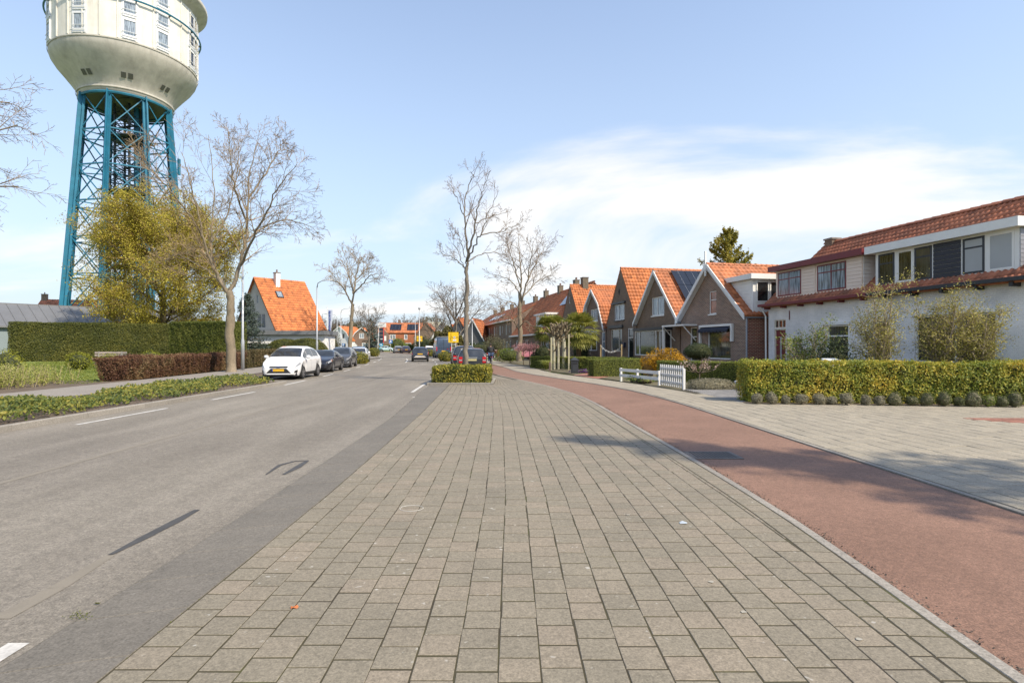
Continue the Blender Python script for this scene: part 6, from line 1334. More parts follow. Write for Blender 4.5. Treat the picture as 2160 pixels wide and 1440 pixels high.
# eight lattice legs
RT, RB_ = 5.6, 8.5; ZT = 38.2
def leg(i, z): r = RB_ + (RT - RB_) * z / ZT; a = base_a + (i + .5) / 8 * 2 * math.pi; return Vector((math.cos(a) * r, math.sin(a) * r, z))
lev = [0.3, 6.2, 11.8, 17.2, 22.4, 27.6, 32.8, 38.1]
for i in range(8):
    m = MB(); a, b = leg(i, 0), leg(i, ZT); rad = Vector((a.x, a.y, 0)).normalized(); tan = Vector((-rad.y, rad.x, 0))
    m.bar(a, b, .62, .12, up=rad); m.bar(a + rad * .3, b + rad * .3, .12, .62, up=rad); m.bar(a - tan * .31, b - tan * .31, .1, .3, up=rad); m.bar(a + tan * .31, b + tan * .31, .1, .3, up=rad); m.build('leg', TEAL, tw)
    j = (i + 1) % 8
    for q in range(len(lev) - 1):
        z0, z1 = lev[q], lev[q + 1]; m = MB(); m.bar(leg(i, z0), leg(j, z1), .13, .13); m.bar(leg(j, z0), leg(i, z1), .12, .12); m.build('cross_brace', TEAL, tw)
        m = MB(); m.bar(leg(i, z1), leg(j, z1), .2, .18); m.build('girder', TEAL, tw)
for q in range(1, len(lev) - 1):
    z = lev[q]; m = MB()
    for i in range(4): m.bar(leg(i, z), leg(i + 4, z), .12, .14)
    m.build('tie_beam', TEAL, tw)
MB().lathe([(6.0, 37.7), (6.1, 37.9), (6.0, 38.05)], 48, cap=False).build('top_ring', TEAL, tw)
# lift shaft, pipes and spiral stair in the middle
m = MB()
for s in (-1, 1): 
    for t_ in (-1, 1): m.bar((s * 1.1, t_ * 1.1, 0), (s * 1.1, t_ * 1.1, 38.2), .25, .25)
for z in np.arange(1.5, 38, 1.6):
    for a, b in (((-1.1, -1.1), (1.1, -1.1)), ((1.1, -1.1), (1.1, 1.1)), ((1.1, 1.1), (-1.1, 1.1)), ((-1.1, 1.1), (-1.1, -1.1))): m.bar((*a, z), (*b, z), .1, .1); m.bar((*a, z), (*b, z + 1.5), .07, .07)
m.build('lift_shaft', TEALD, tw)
ca, sa = math.cos(base_a), math.sin(base_a)
for k_, (u, r, mt) in enumerate(((-2.0, .28, TEALD), (-1.2, .38, TEAL), (2.2, .22, TEALD))): MB().tube([(-sa * u * -1, ca * u * -1, 0), (sa * u, -ca * u, 38.2)] if False else [(sa * u, -ca * u, 0), (sa * u, -ca * u, 38.2)], r, 8).build('riser_pipe', mt, tw)
m = MB()
for i in range(230):
    z = 1 + i * .162; a = i * .33; m.add([(math.cos(a) * .5 + 2.6 * -ca * -.3, math.sin(a) * .5 + 2.6 * .3 * sa, z), (math.cos(a) * 1.9 + .78 * ca, math.sin(a) * 1.9 + .78 * sa, z), (math.cos(a + .33) * 1.9 + .78 * ca, math.sin(a + .33) * 1.9 + .78 * sa, z), (math.cos(a + .33) * .5 + .78 * ca, math.sin(a + .33) * .5 + .78 * sa, z)], [(0, 1, 2, 3)])
m.build('spiral_stair', TEALD, tw)
pts = [(math.cos(i * .33) * 1.95 + .78 * ca, math.sin(i * .33) * 1.95 + .78 * sa, 2 + i * .162) for i in range(230)]; MB().tube(pts, .045, 4, cap=False).build('stair_rail', TEALD, tw)
for z in (13.5, 24.8, 33):
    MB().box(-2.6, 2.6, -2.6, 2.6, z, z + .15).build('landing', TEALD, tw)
p = leg(3, 30.5) if leg(3, 30).x > leg(4, 30).x else leg(4, 30.5)
best = max(range(8), key=lambda i: (leg(i, 30).x * math.cos(base_a + math.pi / 2) + leg(i, 30).y * math.sin(base_a + math.pi / 2)))
q = leg(best, 30.5); o_ = Vector((math.cos(base_a + math.pi / 2), math.sin(base_a + math.pi / 2), 0)); m = MB()
for dz in (-.2, 1.2): m.bar(q + Vector((0, 0, dz)), q + o_ * 1.3 + Vector((0, 0, dz)), .12, .12)
m.bar(q + o_ * 1.3 + Vector((0, 0, -1.0)), q + o_ * 1.3 + Vector((0, 0, 1.6)), .45, .3); m.build('antenna', TEAL, tw)
# ------------------------------------------------------------------ vehicles
def paint(name, col, rough=.28): return M(name, col, rough, .04, 1.0, coat=.8, spec=.5)
TYRE = M('tyre_rubber', (.018, .018, .019), .85, .2, 8); RIM = M('alloy', (.38, .38, .39), .35, .1, metal=.8); BLK = M('black_plastic', (.02, .02, .022), .6, .15)
CGL = M_glass('car_glass', (.03, .034, .038), .03); LAMP = M('lamp_glass', (.26, .27, .29), .12, .3, 25, spec=.8); RED = M('tail_light', (.45, .012, .015), .2, .2, 14); PLATE = M('yellow_plate', (.62, .36, .02), .5, .06); CHROME = M('chrome', (.6, .6, .6), .2, .05, metal=.95)
AMBER = M('indicator_amber', (.5, .18, .08), .2, .1)
def sstep(t): t = min(1, max(0, t)); return t * t * (3 - 2 * t)
class Car:
    def __init__(s, name, label, loc, head, mat, L=4.3, Wd=1.78, wheelbase=2.6, top=None, belt=.92, wr=.32, tumble=.42, fo=.85, roof=(None,), kind='car', rearw=.84, frontw=.6, group=None, glass=None):
        s.L, s.w, s.mat = L, Wd / 2, mat; s.xf, s.xr = L / 2, -L / 2; s.wx = (s.xf - fo, s.xf - fo - wheelbase); s.R = wr; s.tumble = tumble; s.rearw, s.frontw = rearw, frontw
        s.top = top; s.belt0 = belt
        s.h = thing(name, label, kind, (*loc, 0.0), math.atan2(head[1], head[0]), group)
        s.tx = np.array([p[0] * L - L / 2 for p in top]); s.tz = np.array([p[1] for p in top])
        xs = set(np.round(np.linspace(s.xr, s.xf, 61), 4)) | set(np.round(s.tx, 4)) | {s.xf - .02, s.xf - .05, s.xf - .1, s.xf - .16, s.xr + .02, s.xr + .05, s.xr + .1}
        xs = sorted(xs); V = []
        for x in xs:
            ring = [s.sec(x, v) for v in range(9)]; V += [(p[0], -p[1], p[2]) for p in ring] + [p for p in ring[-2::-1]]
        n = 17; Fq = []
        for i in range(len(xs) - 1):
            for j in range(n - 1): Fq.append((i * n + j, (i + 1) * n + j, (i + 1) * n + j + 1, i * n + j + 1))
        me = bpy.data.meshes.new('body'); me.from_pydata(V, [], Fq + [tuple(range(n)), tuple(range((len(xs) - 1) * n, len(xs) * n))[::-1]]); me.materials.append(mat)
        bm = bmesh.new(); bm.from_mesh(me); bmesh.ops.recalc_face_normals(bm, faces=bm.faces)
        for f in bm.faces: f.smooth = len(f.verts) == 4
        bm.to_mesh(me); bm.free(); s.body = link(bpy.data.objects.new('body', me), s.h)
        MB().box(s.xr + .15, s.xf - .15, -s.w + .12, s.w - .12, .17, .55).build('underbody', BLK, s.h)
        for x in s.wx:
            for sd in (-1, 1): s.wheel(x, sd)
    def zt(s, x): return float(np.interp(x, s.tx, s.tz))
    def wid(s, x):
        a = min(1, max(0, (s.xf - x) / .6)); b = min(1, max(0, (x - s.xr) / .35))
        return s.w * (s.frontw + (1 - s.frontw) * math.sqrt(1 - (1 - a) ** 2)) * (s.rearw + (1 - s.rearw) * math.sqrt(1 - (1 - b) ** 2))
    def sec(s, x, v):
        zt = s.zt(x); w = s.wid(x); zb = min(s.belt0 + .03 * (s.xf - x) / s.L * 2, zt - .05)
        z0 = .21 + .06 * sstep(1 - (s.xf - x) / .3) + .08 * sstep(1 - (x - s.xr) / .3)
        for c in s.wx:
            q = (s.R + .06) ** 2 - (x - c) ** 2
            if q > 0: z0 = max(z0, s.R + math.sqrt(q))
        z0 = min(z0, zb - .08); wr = w * .95 - s.tumble * max(0, zt - zb); rnd = min(.07, (zt - zb) * .5)
        P = [(w * .90, z0), (w * .98, z0 + (zb - z0) * .3), (w, z0 + (zb - z0) * .55), (w * .99, z0 + (zb - z0) * .82), (w * .95, zb), ((w * .95 + wr) / 2 + .012, (zb + zt - rnd) / 2), (wr, zt - rnd), (wr * .8, zt - .012), (0, zt)]
        i = min(7, int(v)); f = v - i; a, b = P[i], P[i + 1]
        return (x, a[0] + (b[0] - a[0]) * f, a[1] + (b[1] - a[1]) * f)
    def patch(s, name, x0, x1, v0, v1, sd, mat, off=.006, nx=8, nv=4, parent=None, round_=True):
        """a piece laid on the body between two stations and two heights; sd 0 runs across both sides"""
        if sd == 0: vs = [(-1, v0 + (8 - v0) * i / nv) for i in range(nv + 1)] + [(1, 8 - (8 - v0) * i / nv) for i in range(1, nv + 1)]
        else: vs = [(sd, v0 + (v1 - v0) * i / nv) for i in range(nv + 1)]
        V = []; Fq = []
        for i in range(nx + 1):
            x = x0 + (x1 - x0) * i / nx
            for g_, v in vs:
                e = .012; p = Vector(s.sec(x, v)); q = Vector(s.sec(min(s.xf, x + e), v)); r_ = Vector(s.sec(x, min(8, v + .05))); r0 = Vector(s.sec(x, max(0, v - .05)))
                n = (q - p).cross(r_ - r0)
                if n.length < 1e-9: n = Vector((0, 0, 1))
                n.normalize()
                if n.y < -.02 or (abs(n.y) <= .02 and n.z < 0): n = -n
                p = p + n * off; V.append((p.x, p.y * g_, p.z))
        k_ = len(vs)
        for i in range(nx):
            for j in range(k_ - 1): Fq.append((i * k_ + j, i * k_ + j + 1, (i + 1) * k_ + j + 1, (i + 1) * k_ + j))
        return np_mesh(name, V, np.array(Fq), mat, parent or s.h, smooth=True)
    def wheel(s, x, sd):
        R = s.R; m = MB(); prof = [(R * .62, -.09), (R * .93, -.1), (R, -.07), (R, .07), (R * .93, .1), (R * .62, .09)]; n = 22; vs = []; fs = []
        for r_, y in prof:
            for k_ in range(n): t = 2 * math.pi * k_ / n; vs.append((x + r_ * math.cos(t), sd * (s.w - .10) + y, R + r_ * math.sin(t)))
        for i in range(len(prof) - 1):
            for k_ in range(n): k2 = (k_ + 1) % n; fs.append((i * n + k_, i * n + k2, (i + 1) * n + k2, (i + 1) * n + k_))
        w = m.add(vs, fs).build('wheel', TYRE, s.h, smooth=True); yo = sd * (s.w - .10 + .075 )
        m = MB(); m.add([(x + R * .63 * math.cos(2 * math.pi * k_ / n), yo - sd * .05, R + R * .63 * math.sin(2 * math.pi * k_ / n)) for k_ in range(n)], [tuple(range(n))]); m.build('hub_disc', BLK, w)
        m = MB()
        for q in range(5):
            t = 2 * math.pi * q / 5 + .3
            for dt in (-.16, .16): m.bar((x, yo - sd * .02, R), (x + math.cos(t + dt) * R * .6, yo, R + math.sin(t + dt) * R * .6), .05, .035, up=(0, 1, 0))
        vs = []; fs = []
        for r_, y in ((R * .58, .0), (R * .66, .012)):
            for k_ in range(n): t = 2 * math.pi * k_ / n; vs.append((x + r_ * math.cos(t), yo + sd * y, R + r_ * math.sin(t)))
        for k_ in range(n): k2 = (k_ + 1) % n; fs.append((k_, k2, n + k2, n + k_))
        m.add(vs, fs); m.build('rim', RIM, w)
    def glaze(s, xs, ws, rw, tint=CGL, v=(4.25, 5.8)):
        """xs: side window splits; ws: windscreen stations; rw: rear window stations"""
        for sd in (-1, 1):
            for a, b in zip(xs[:-1], xs[1:]): s.patch('side_window', a + .03, b - .03, v[0], v[1], sd, tint, .008)
        s.patch('windscreen', ws[0], ws[1], 6.35, 8, 0, tint, .009, 6, 6)
        if rw: s.patch('rear_window', rw[0], rw[1], 6.5, 8, 0, tint, .009, 6, 6)
    def trim(s, doors, zf=.45, plate_front=True, plate_rear=True, plate_mat=PLATE):
        for sd in (-1, 1):
            for x in doors: s.patch('door_seam', x - .006, x + .006, .3, 4.1, sd, BLK, .003, 1, 8)
            for x in doors[1:]: s.patch('door_handle', x + .07, x + .25, 3.35, 3.6, sd, s.mat, .022, 2, 2)
            s.patch('sill_trim', s.wx[1] + s.R + .1, s.wx[0] - s.R - .1, 0.0, .55, sd, BLK, .006, 6, 2)
            x = doors[0] - .05; z = s.belt0 + .1; y = sd * (s.w + .11)
            mm = MB().lathe([(.02, -.085), (.085, -.06), (.1, 0), (.085, .06), (.02, .085)], 10); vs = [(x + v[0] * .75, y + v[1] * 1.15, z + v[2]) for v in mm.v]; MB().add(vs, mm.f).build('wing_mirror', s.mat, s.h, smooth=True)
        if plate_rear: MB().box(s.xr - .02, s.xr + .02, -.26, .26, .0, .115).build('number_plate', plate_mat, s.h).location.z = zf + .22
        if plate_front: MB().box(s.xf - .02, s.xf + .022, -.26, .26, 0, .115).build('number_plate', plate_mat, s.h).location.z = zf
HATCH = [(0, .72), (.012, .86), (.05, 1.08), (.12, 1.36), (.2, 1.47), (.32, 1.53), (.5, 1.53), (.58, 1.48), (.66, 1.34), (.80, 1.03), (.84, .97), (.92, .86), (.965, .76), (.99, .64), (1, .55)]
def scale_top(t, h, base=1.53): return [(a, z * (h / base) if z > .98 else z) for a, z in t]
# white people carrier, nose to the camera
WHP = paint('car_white', (.74, .74, .74))
c = Car('parked_car', 'white people carrier parked first in the left row, facing the camera', (-11.32, 29.05), (.07, -1), WHP, 4.38, 1.83, 2.65, scale_top(HATCH, 1.63), .99, .33, .40, .92, frontw=.64)
c.glaze([-1.55, -.62, .42, 1.12], (.45, 1.28), (-2.02, -1.70)); c.trim([.95, -.10, -1.0], .42)
for sd in (-1, 1):
    c.patch('headlight', 1.70, 2.08, 3.1, 4.35, sd, LAMP, .012); c.patch('fog_lamp', 1.98, 2.13, .9, 1.9, sd, BLK, .01); c.patch('tail_light', -2.14, -1.95, 3.0, 4.0, sd, RED, .01)
MB().add([(2.195, -.58, .33), (2.195, .58, .33), (2.2, .36, .56), (2.2, -.36, .56), (2.15, -.58, .33), (2.15, .58, .33), (2.15, .36, .56), (2.15, -.36, .56)], [(0, 1, 2, 3), (3, 2, 6, 7), (0, 4, 5, 1), (1, 5, 6, 2), (0, 3, 7, 4)]).build('lower_grille', BLK, c.h)
MB().box(2.14, 2.20, -.42, .42, .61, .665).build('upper_grille', BLK, c.h); MB().box(2.2, 2.215, -.09, .09, .61, .665).build('badge', M('badge_blue', (.02, .03, .12), .3), c.h)
MB().box(2.195, 2.224, -.30, -.26, .42, .535).build('plate_band', M('plate_blue', (.02, .06, .3), .4), c.h)
# black coupe
LOW = [(0, .78), (.01, .92), (.14, 1.0), (.2, 1.08), (.34, 1.32), (.45, 1.38), (.55, 1.36), (.6, 1.30), (.72, 1.0), (.76, .95), (.9, .84), (.96, .74), (.99, .62), (1, .54)]
NAV = paint('car_black', (.012, .013, .02))
c = Car('parked_car', 'low black coupe parked behind the white people carrier', (-12.2, 36.4), (.10, -1), NAV, 4.5, 1.82, 2.64, LOW, .9, .33, .42, .93)
c.glaze([-1.2, -.35, .85], (.25, 1.0), (-1.5, -.75)); c.trim([.8, -.6], .36)
for sd in (-1, 1): c.patch('headlight', 1.80, 2.14, 2.9, 4.0, sd, LAMP, .01); c.patch('indicator', 1.72, 1.80, 2.9, 4.0, sd, AMBER, .011)
MB().box(2.2, 2.262, -.4, .4, .5, .62).build('grille', CHROME, c.h)
# dark grey hatchback
GRY = paint('car_grey', (.055, .058, .066))
c = Car('parked_car', 'dark grey hatchback parked third in the left row with silver wheels', (-13.1, 43.4), (.13, -1), GRY, 4.1, 1.74, 2.57, HATCH, .95, .32, .42, .85)
c.glaze([-1.45, -.55, .4, 1.05], (.42, 1.2), (-1.88, -1.5)); c.trim([.9, -.1, -.95], .4, plate_front=False)
for sd in (-1, 1): c.patch('headlight', 1.35, 1.98, 3.2, 4.3, sd, LAMP, .012); c.patch('fog_lamp', 1.85, 1.98, .9, 1.6, sd, LAMP, .01)
# white hatchback behind the planter shrub
c = Car('parked_car', 'white hatchback half hidden behind the round kerbside bush in the left row', (-15.0, 55.2), (.16, -1), WHP, 4.3, 1.77, 2.66, scale_top(HATCH, 1.44), .9, .32, .42, .8)
c.glaze([-1.5, -.6, .4, 1.05], (.42, 1.2), (-2.0, -1.6)); c.trim([.9, -.1, -.95], .4)
for sd in (-1, 1): c.patch('headlight', 1.7, 2.05, 3.1, 4.2, sd, LAMP, .012)
def rear_car(label, loc, head, mat, top, L=4.4, Wd=1.8, belt=.93, wb=2.65, wr=.33, lights='tall', plate=True, name='parked_car', group=None, tumble=.42, rw=None, extra=None):
    c = Car(name, label, loc, head, mat, L, Wd, wb, top, belt, wr, tumble, .86, rearw=.88, group=group)
    c.glaze([-L * .36, -L * .15, L * .1, L * .25], (L * .1, L * .28), rw or (-L * .49, -L * .40)); c.trim([L * .2, -L * .03, -L * .25], .5, plate_front=False, plate_rear=plate)
    for sd in (-1, 1):
        if lights == 'tall':
            y = sd * (c.w * .80); l_ = MB().box(c.xr - .03, c.xr + .25, y - .11, y + .11, .58, .95).build('tail_light', RED, c.h); MB().box(c.xr - .034, c.xr - .02, y - .10, y + .10, .70, .78).build('lens', LAMP, l_)
        else: c.patch('tail_light', c.xr + .03, c.xr + .34, 3.3, 4.6, sd, RED, .012)
        c.patch('headlight', c.xf - .5, c.xf - .1, 3.1, 4.1, sd, LAMP, .01)
    MB().box(c.xr - .035, c.xr + .1, -c.w * .82, c.w * .82, .3, .42).build('rear_bumper', BLK, c.h)
    return c
EST = [(0, .8), (.008, .95), (.03, 1.2), (.06, 1.42), (.1, 1.47), (.3, 1.5), (.5, 1.5), (.56, 1.45), (.62, 1.34), (.74, 1.0), (.78, .95), (.9, .85), (.96, .74), (.99, .62), (1, .54)]
c = rear_car('dark grey estate car parked directly behind the island hedge', (-2.74, 37.3), (-.12, 1), paint('car_slate', (.02, .024, .03)), EST, 4.7, 1.84, .95, 2.8, .33, plate=False, rw=(-2.31, -2.12))
MB().box(c.xr - .03, c.xr, -.3, .3, .86, .93).build('tailgate_strip', CHROME, c.h); MB().box(c.xr - .03, c.xr, -.26, .26, .70, .82).build('number_plate', M('pale_plate', (.45, .40, .2), .5), c.h)
c = rear_car('dark blue sport utility car parked ahead of the grey estate', (-3.8, 43.8), (-.14, 1), paint('car_midnight', (.018, .022, .035)), scale_top(EST, 1.66, 1.5), 4.5, 1.86, 1.02, 2.65, .36, rw=(-2.2, -2.02))
AYG = [(0, .62), (.01, .8), (.03, .95), (.08, 1.25), (.14, 1.42), (.25, 1.5), (.5, 1.5), (.6, 1.44), (.68, 1.32), (.82, 1.02), (.86, .96), (.94, .84), (.975, .74), (.99, .62), (1, .54)]
c = rear_car('small black hatchback driving away with pale lower bumper', (cx(59) + 1.5, 59), (-.16, 1), paint('car_ink', (.014, .014, .02)), AYG, 3.7, 1.74, .95, 2.43, .31, 'wrap', name='driving_car', rw=(-1.80, -1.5))
MB().add([(c.xr - .02, -.72, .34), (c.xr - .02, .72, .34), (c.xr - .03, .42, .62), (c.xr - .03, -.42, .62), (c.xr + .2, -.74, .34), (c.xr + .2, .74, .34), (c.xr + .2, .42, .62), (c.xr + .2, -.42, .62)], [(0, 1, 2, 3), (3, 2, 6, 7), (0, 3, 7, 4), (1, 5, 6, 2)]).build('bumper_panel', M('bumper_silver', (.5, .47, .44), .4, .05), c.h)
rear_car('dark car with red tail light parked behind the white hatchback in the left row', (-17.3, 62.5), (-.2, 1), NAV, HATCH, 4.2, lights='wrap'); rear_car('blue car at the far end of the left parking row', (-19.6, 72.5), (-.25, 1), paint('car_blue', (.03, .07, .14)), HATCH, 4.2, lights='wrap')
rear_car('white car parked beyond the blue van on the right', (-13.6, 92), (-.25, 1), WHP, scale_top(HATCH, 1.6), 4.4)
rear_car('dark purple car waiting before the roundabout, right one of the pair', (xat(855, 118), 118), (-.3, 1), paint('car_plum', (.03, .016, .03)), HATCH, 4.2, lights='wrap', name='queuing_car')
rear_car('grey car waiting before the roundabout, left one of the pair', (xat(839, 121), 121), (-.32, 1), paint('car_silver', (.2, .2, .21)), HATCH, 4.2, lights='wrap', name='queuing_car')
c = Car('driving_car', 'white and sky blue small car crossing the roundabout', (xat(816, 152), 152), (1, -.05), paint('car_cyan', (.55, .72, .78)), 4.1, 1.75, 2.5, scale_top(HATCH, 1.48), .93, .32, .42, .85); c.glaze([-1.4, -.5, .4, 1.0], (.4, 1.2), (-1.9, -1.5)); c.trim([.9, -.1, -.95], .4)
c.patch('rear_panel', -2.0, -1.1, .6, 4.0, -1, paint('car_sky', (.08, .45, .62)), .004); c.patch('rear_panel', -2.0, -1.1, .6, 4.0, 1, paint('car_sky', (.08, .45, .62)), .004)
c = Car('parked_car', 'dark car half hidden behind the low hedge at the roundabout', (xat(788, 165), 165), (1, -.1), NAV, 4.3, 1.78, 2.6, HATCH, .93, .32, .42, .85); c.glaze([-1.5, -.55, .4, 1.05], (.42, 1.25), (-1.95, -1.6)); c.trim([.9, -.1, -.95], .4)
c = Car('parked_car', 'red car parked in a front garden behind the cyclist', (xat(1019, 74), 74), (-1, -.5), paint('car_red', (.25, .012, .015)), 4.1, 1.75, 2.5, HATCH, .93, .32, .42, .85); c.glaze([-1.4, -.5, .4, 1.0], (.4, 1.2), (-1.9, -1.5)); c.trim([.9, -.1, -.95], .4)
c = Car('parked_car', 'pink car parked in a garden behind the pink blossom trees', (xat(1098, 66), 66), (-1, -.3), paint('car_pink', (.55, .22, .28)), 3.9, 1.7, 2.4, HATCH, .93, .32, .42, .85); c.glaze([-1.4, -.5, .4, 1.0], (.4, 1.2), (-1.8, -1.45)); c.trim([.9, -.1, -.95], .4)
VAN = [(0, 1.0), (.006, 2.3), (.015, 2.58), (.04, 2.68), (.5, 2.7), (.7, 2.68), (.75, 2.6), (.8, 2.3), (.88, 1.5), (.9, 1.35), (.96, 1.15), (.985, .95), (1, .7)]
VB = paint('van_blue', (.035, .06, .105), .4)
c = Car('parked_van', 'blue high-roofed panel van parked in the right bay', (-9.5, 75.9), (-.22, 1), VB, 5.7, 2.05, 3.3, VAN, 1.3, .35, .09, .95, rearw=.94, kind='van')
c.glaze([1.2, 2.0], (1.75, 2.2), None, v=(4.1, 5.0)); MB().box(c.xr - .03, c.xr + .05, -.27, .27, .86, .98).build('number_plate', PLATE, c.h)
MB().box(c.xr - .012, c.xr, -.012, .012, .55, 2.45).build('door_seam', BLK, c.h); MB().box(c.xr - .06, c.xr + .2, -.95, .95, .35, .52).build('rear_bumper', BLK, c.h)
MB().box(c.xr - .015, c.xr, -.9, .9, 1.26, 1.3).build('rear_moulding', M('van_moulding', (.02, .035, .07), .5), c.h)
for sd in (-1, 1): MB().box(c.xr - .02, c.xr + .15, sd * .9 - .06, sd * .9 + .06, .95, 1.45).build('tail_light', RED, c.h); MB().bar((-.4, sd * .8, 2.76), (-2.4, sd * .8, 2.76), .05, .08).build('roof_rail', ZINC, c.h)
MB().bar((-2.5, -.8, 2.78), (-2.5, .8, 2.78), .06, .06).build('roof_rail', ZINC, c.h)
MB().add([(c.xr - .017, -.62, 1.18), (c.xr - .017, -.45, 1.13), (c.xr - .017, -.4, 1.2), (c.xr - .017, -.5, 1.26)], [(0, 1, 2, 3)]).build('logo', RED, c.h)
# ------------------------------------------------------------------ street furniture, signs, small things
GALV = M('galvanised', (.42, .44, .46), .45, .08, 3, metal=.5)
def lamp(label, px, Y, H, arm=0, r=.09, base=True):
    th = thing('lamp_post', label, 'lamp post', (xat(px, Y), Y, 0.05)); m = MB(); zb = 1.9 if base else .3
    m.tube([(0, 0, 0), (0, 0, zb), (0, 0, zb + .15), (0, 0, H - .6)], [r, r, r * .68, r * .5], 12); m.build('pole', GALV, th, smooth=True)
    if arm:
        pts = [(0, 0, H - .65), (arm * .06, 0, H - .2), (arm * .3, 0, H), (arm, 0, H + .12)]; MB().tube(pts, [r * .5, r * .42, r * .38, r * .35], 8).build('arm', GALV, th, smooth=True)
        m = MB(); s = 1 if arm > 0 else -1; m.add([(arm, -.1, H + .06), (arm + s * .6, -.08, H + .1), (arm + s * .6, .08, H + .1), (arm, .1, H + .06), (arm, -.1, H + .18), (arm + s * .6, -.06, H + .17), (arm + s * .6, .06, H + .17), (arm, .1, H + .18)], [(0, 1, 2, 3), (7, 6, 5, 4), (0, 4, 5, 1), (1, 5, 6, 2), (2, 6, 7, 3), (3, 7, 4, 0)]); m.build('lantern', GALV, th)
    else: MB().lathe([(r * .5, 0), (.16, .1), (.2, .3), (.1, .42), (.02, .45)], 12, (0, 0, H - .6)).build('lantern', GALV, th)
    return th
lamp('grey lamp pole with thick foot beside the forked bare tree', 512, 36.0, 7.6, 0, .11)
lamp('lamp post with long arm right of the steep orange roof', 668.5, 50.5, 7.4, 1.5, .1)
lamp('thin lamp post behind the banner, left one of the close pair', 711, 88, 6.4, -1.5, .09, False)
lamp('lamp post with arm left of the street tree', 719, 88, 7.3, 1.7, .09, False)
lamp('lamp post in front of the second yellow sign at the bend', 884.5, 92, 8.0, 0, .1, False)
lamp('far slim lamp post between the orange and brown brick houses', 876, 140, 9.0, 0, .1, False)
lamp('grey lamp post with short arm in front of the brick terrace', 996, 70, 5.0, 0, .08, False)
# banner on a mast
fp = thing('banner_mast', 'mast with white banner and blue lettering by the rhododendron', 'banner', (xat(690, 80), 80, 0)); MB().tube([(0, 0, 0), (0, 0, 7.2)], .05, 8).build('mast', WHITE, fp)
BAN = M('banner_cloth', (.5, .54, .66), .8, .06, 2)
m = MB(); vs = []; N_ = 12
for i in range(N_ + 1):
    z = 6.75 - i * .29
    for j in range(4): w = .72 * (1 - .45 * (i / N_) ** 2); vs.append((.06 + w * j / 3, .04 * math.sin(i * .7 + j * 1.1), z - .02 * j))
m.add(vs, [(i * 4 + j, i * 4 + j + 1, (i + 1) * 4 + j + 1, (i + 1) * 4 + j) for i in range(N_) for j in range(3)]); bn = m.build('banner', BAN, fp)
def text(s, parent, loc, size, mat, rot=(math.pi / 2, 0, 0), name='lettering', ext=.004):
    cu = bpy.data.curves.new(name, 'FONT'); cu.body = s; cu.size = size; cu.align_x = 'CENTER'; cu.align_y = 'CENTER'; cu.extrude = ext
    tmp = bpy.data.objects.new('tmp', cu); COL.objects.link(tmp); dg = bpy.context.evaluated_depsgraph_get(); me = bpy.data.meshes.new_from_object(tmp.evaluated_get(dg)); bpy.data.objects.remove(tmp)
    me.materials.clear(); me.materials.append(mat); o = link(bpy.data.objects.new(name, me), parent); o.location = loc; o.rotation_euler = rot; return o
INKB = M('letter_blue', (.03, .06, .28), .6)
m = MB(); R_ = random.Random(5)
for i in range(10):
    z = 6.55 - i * .29
    for b_ in range(3): m.box(.26 + R_.uniform(0, .05), .26 + R_.uniform(.2, .3), -.075, -.07, z - b_ * .085 - .045, z - b_ * .085)
    m.box(.26 + R_.uniform(0, .2), .32 + R_.uniform(0, .2), -.078, -.0705, z - .23, z)
m.build('lettering', INKB, bn)
for px, lb in ((1267, 'wooden garden stake carrying the left end of the bunting'), (1311, 'wooden garden stake carrying the right end of the bunting')):
    Yp = 40.6 - (px - 1267) * .035; MB().box(-.045, .045, -.045, .045, 0, zat(727 if px < 1300 else 726, Yp)).build('garden_stake', M('stake_wood', (.34, .25, .13), .85, .2, 5), None, bevel=.006).location = (xat(px, Yp), Yp, 0)
    tag(bpy.context.scene.objects[-1] if False else COL.objects[-1], lb, 'stake', 'bunting stakes')
p0 = Vector((xat(1267, 40.6), 40.55, zat(729, 40.6))); p1 = Vector((xat(1311, 39.06), 39.0, zat(729, 39.06)))
bt = thing('bunting', 'string of small white pennants sagging between two garden stakes', 'bunting', (0, 0, 0)); pts = []
for i in range(15): t = i / 14; p = p0.lerp(p1, t); p.z -= .42 * (1 - (2 * t - 1) ** 2); pts.append(p)
MB().tube(pts, .008, 5).build('string', WHITE, bt)
for i in range(14): p = (pts[i] + pts[i + 1]) / 2; MB().add([p + Vector((-.045, 0, 0)), p + Vector((.045, 0, 0)), p + Vector((0, -.01, -.11))], [(0, 1, 2)]).build('pennant', WHITE if i % 2 else M('pennant_grey', (.3, .3, .3), .8), bt)
# stakes beside the pollards
for px, lb in ((1163, 'tall pale wooden stake left of the pollarded trunks'), (1200, 'pale wooden stake right of the pollarded trunks')):
    o = MB().box(-.05, .05, -.05, .05, 0, zat(712 if px < 1180 else 705, 38)).build('tree_stake', M('stake_pale', (.40, .37, .24), .85, .2, 5), None); o.location = (xat(px, 37.6), 37.6, 0); tag(o, lb, 'stake')
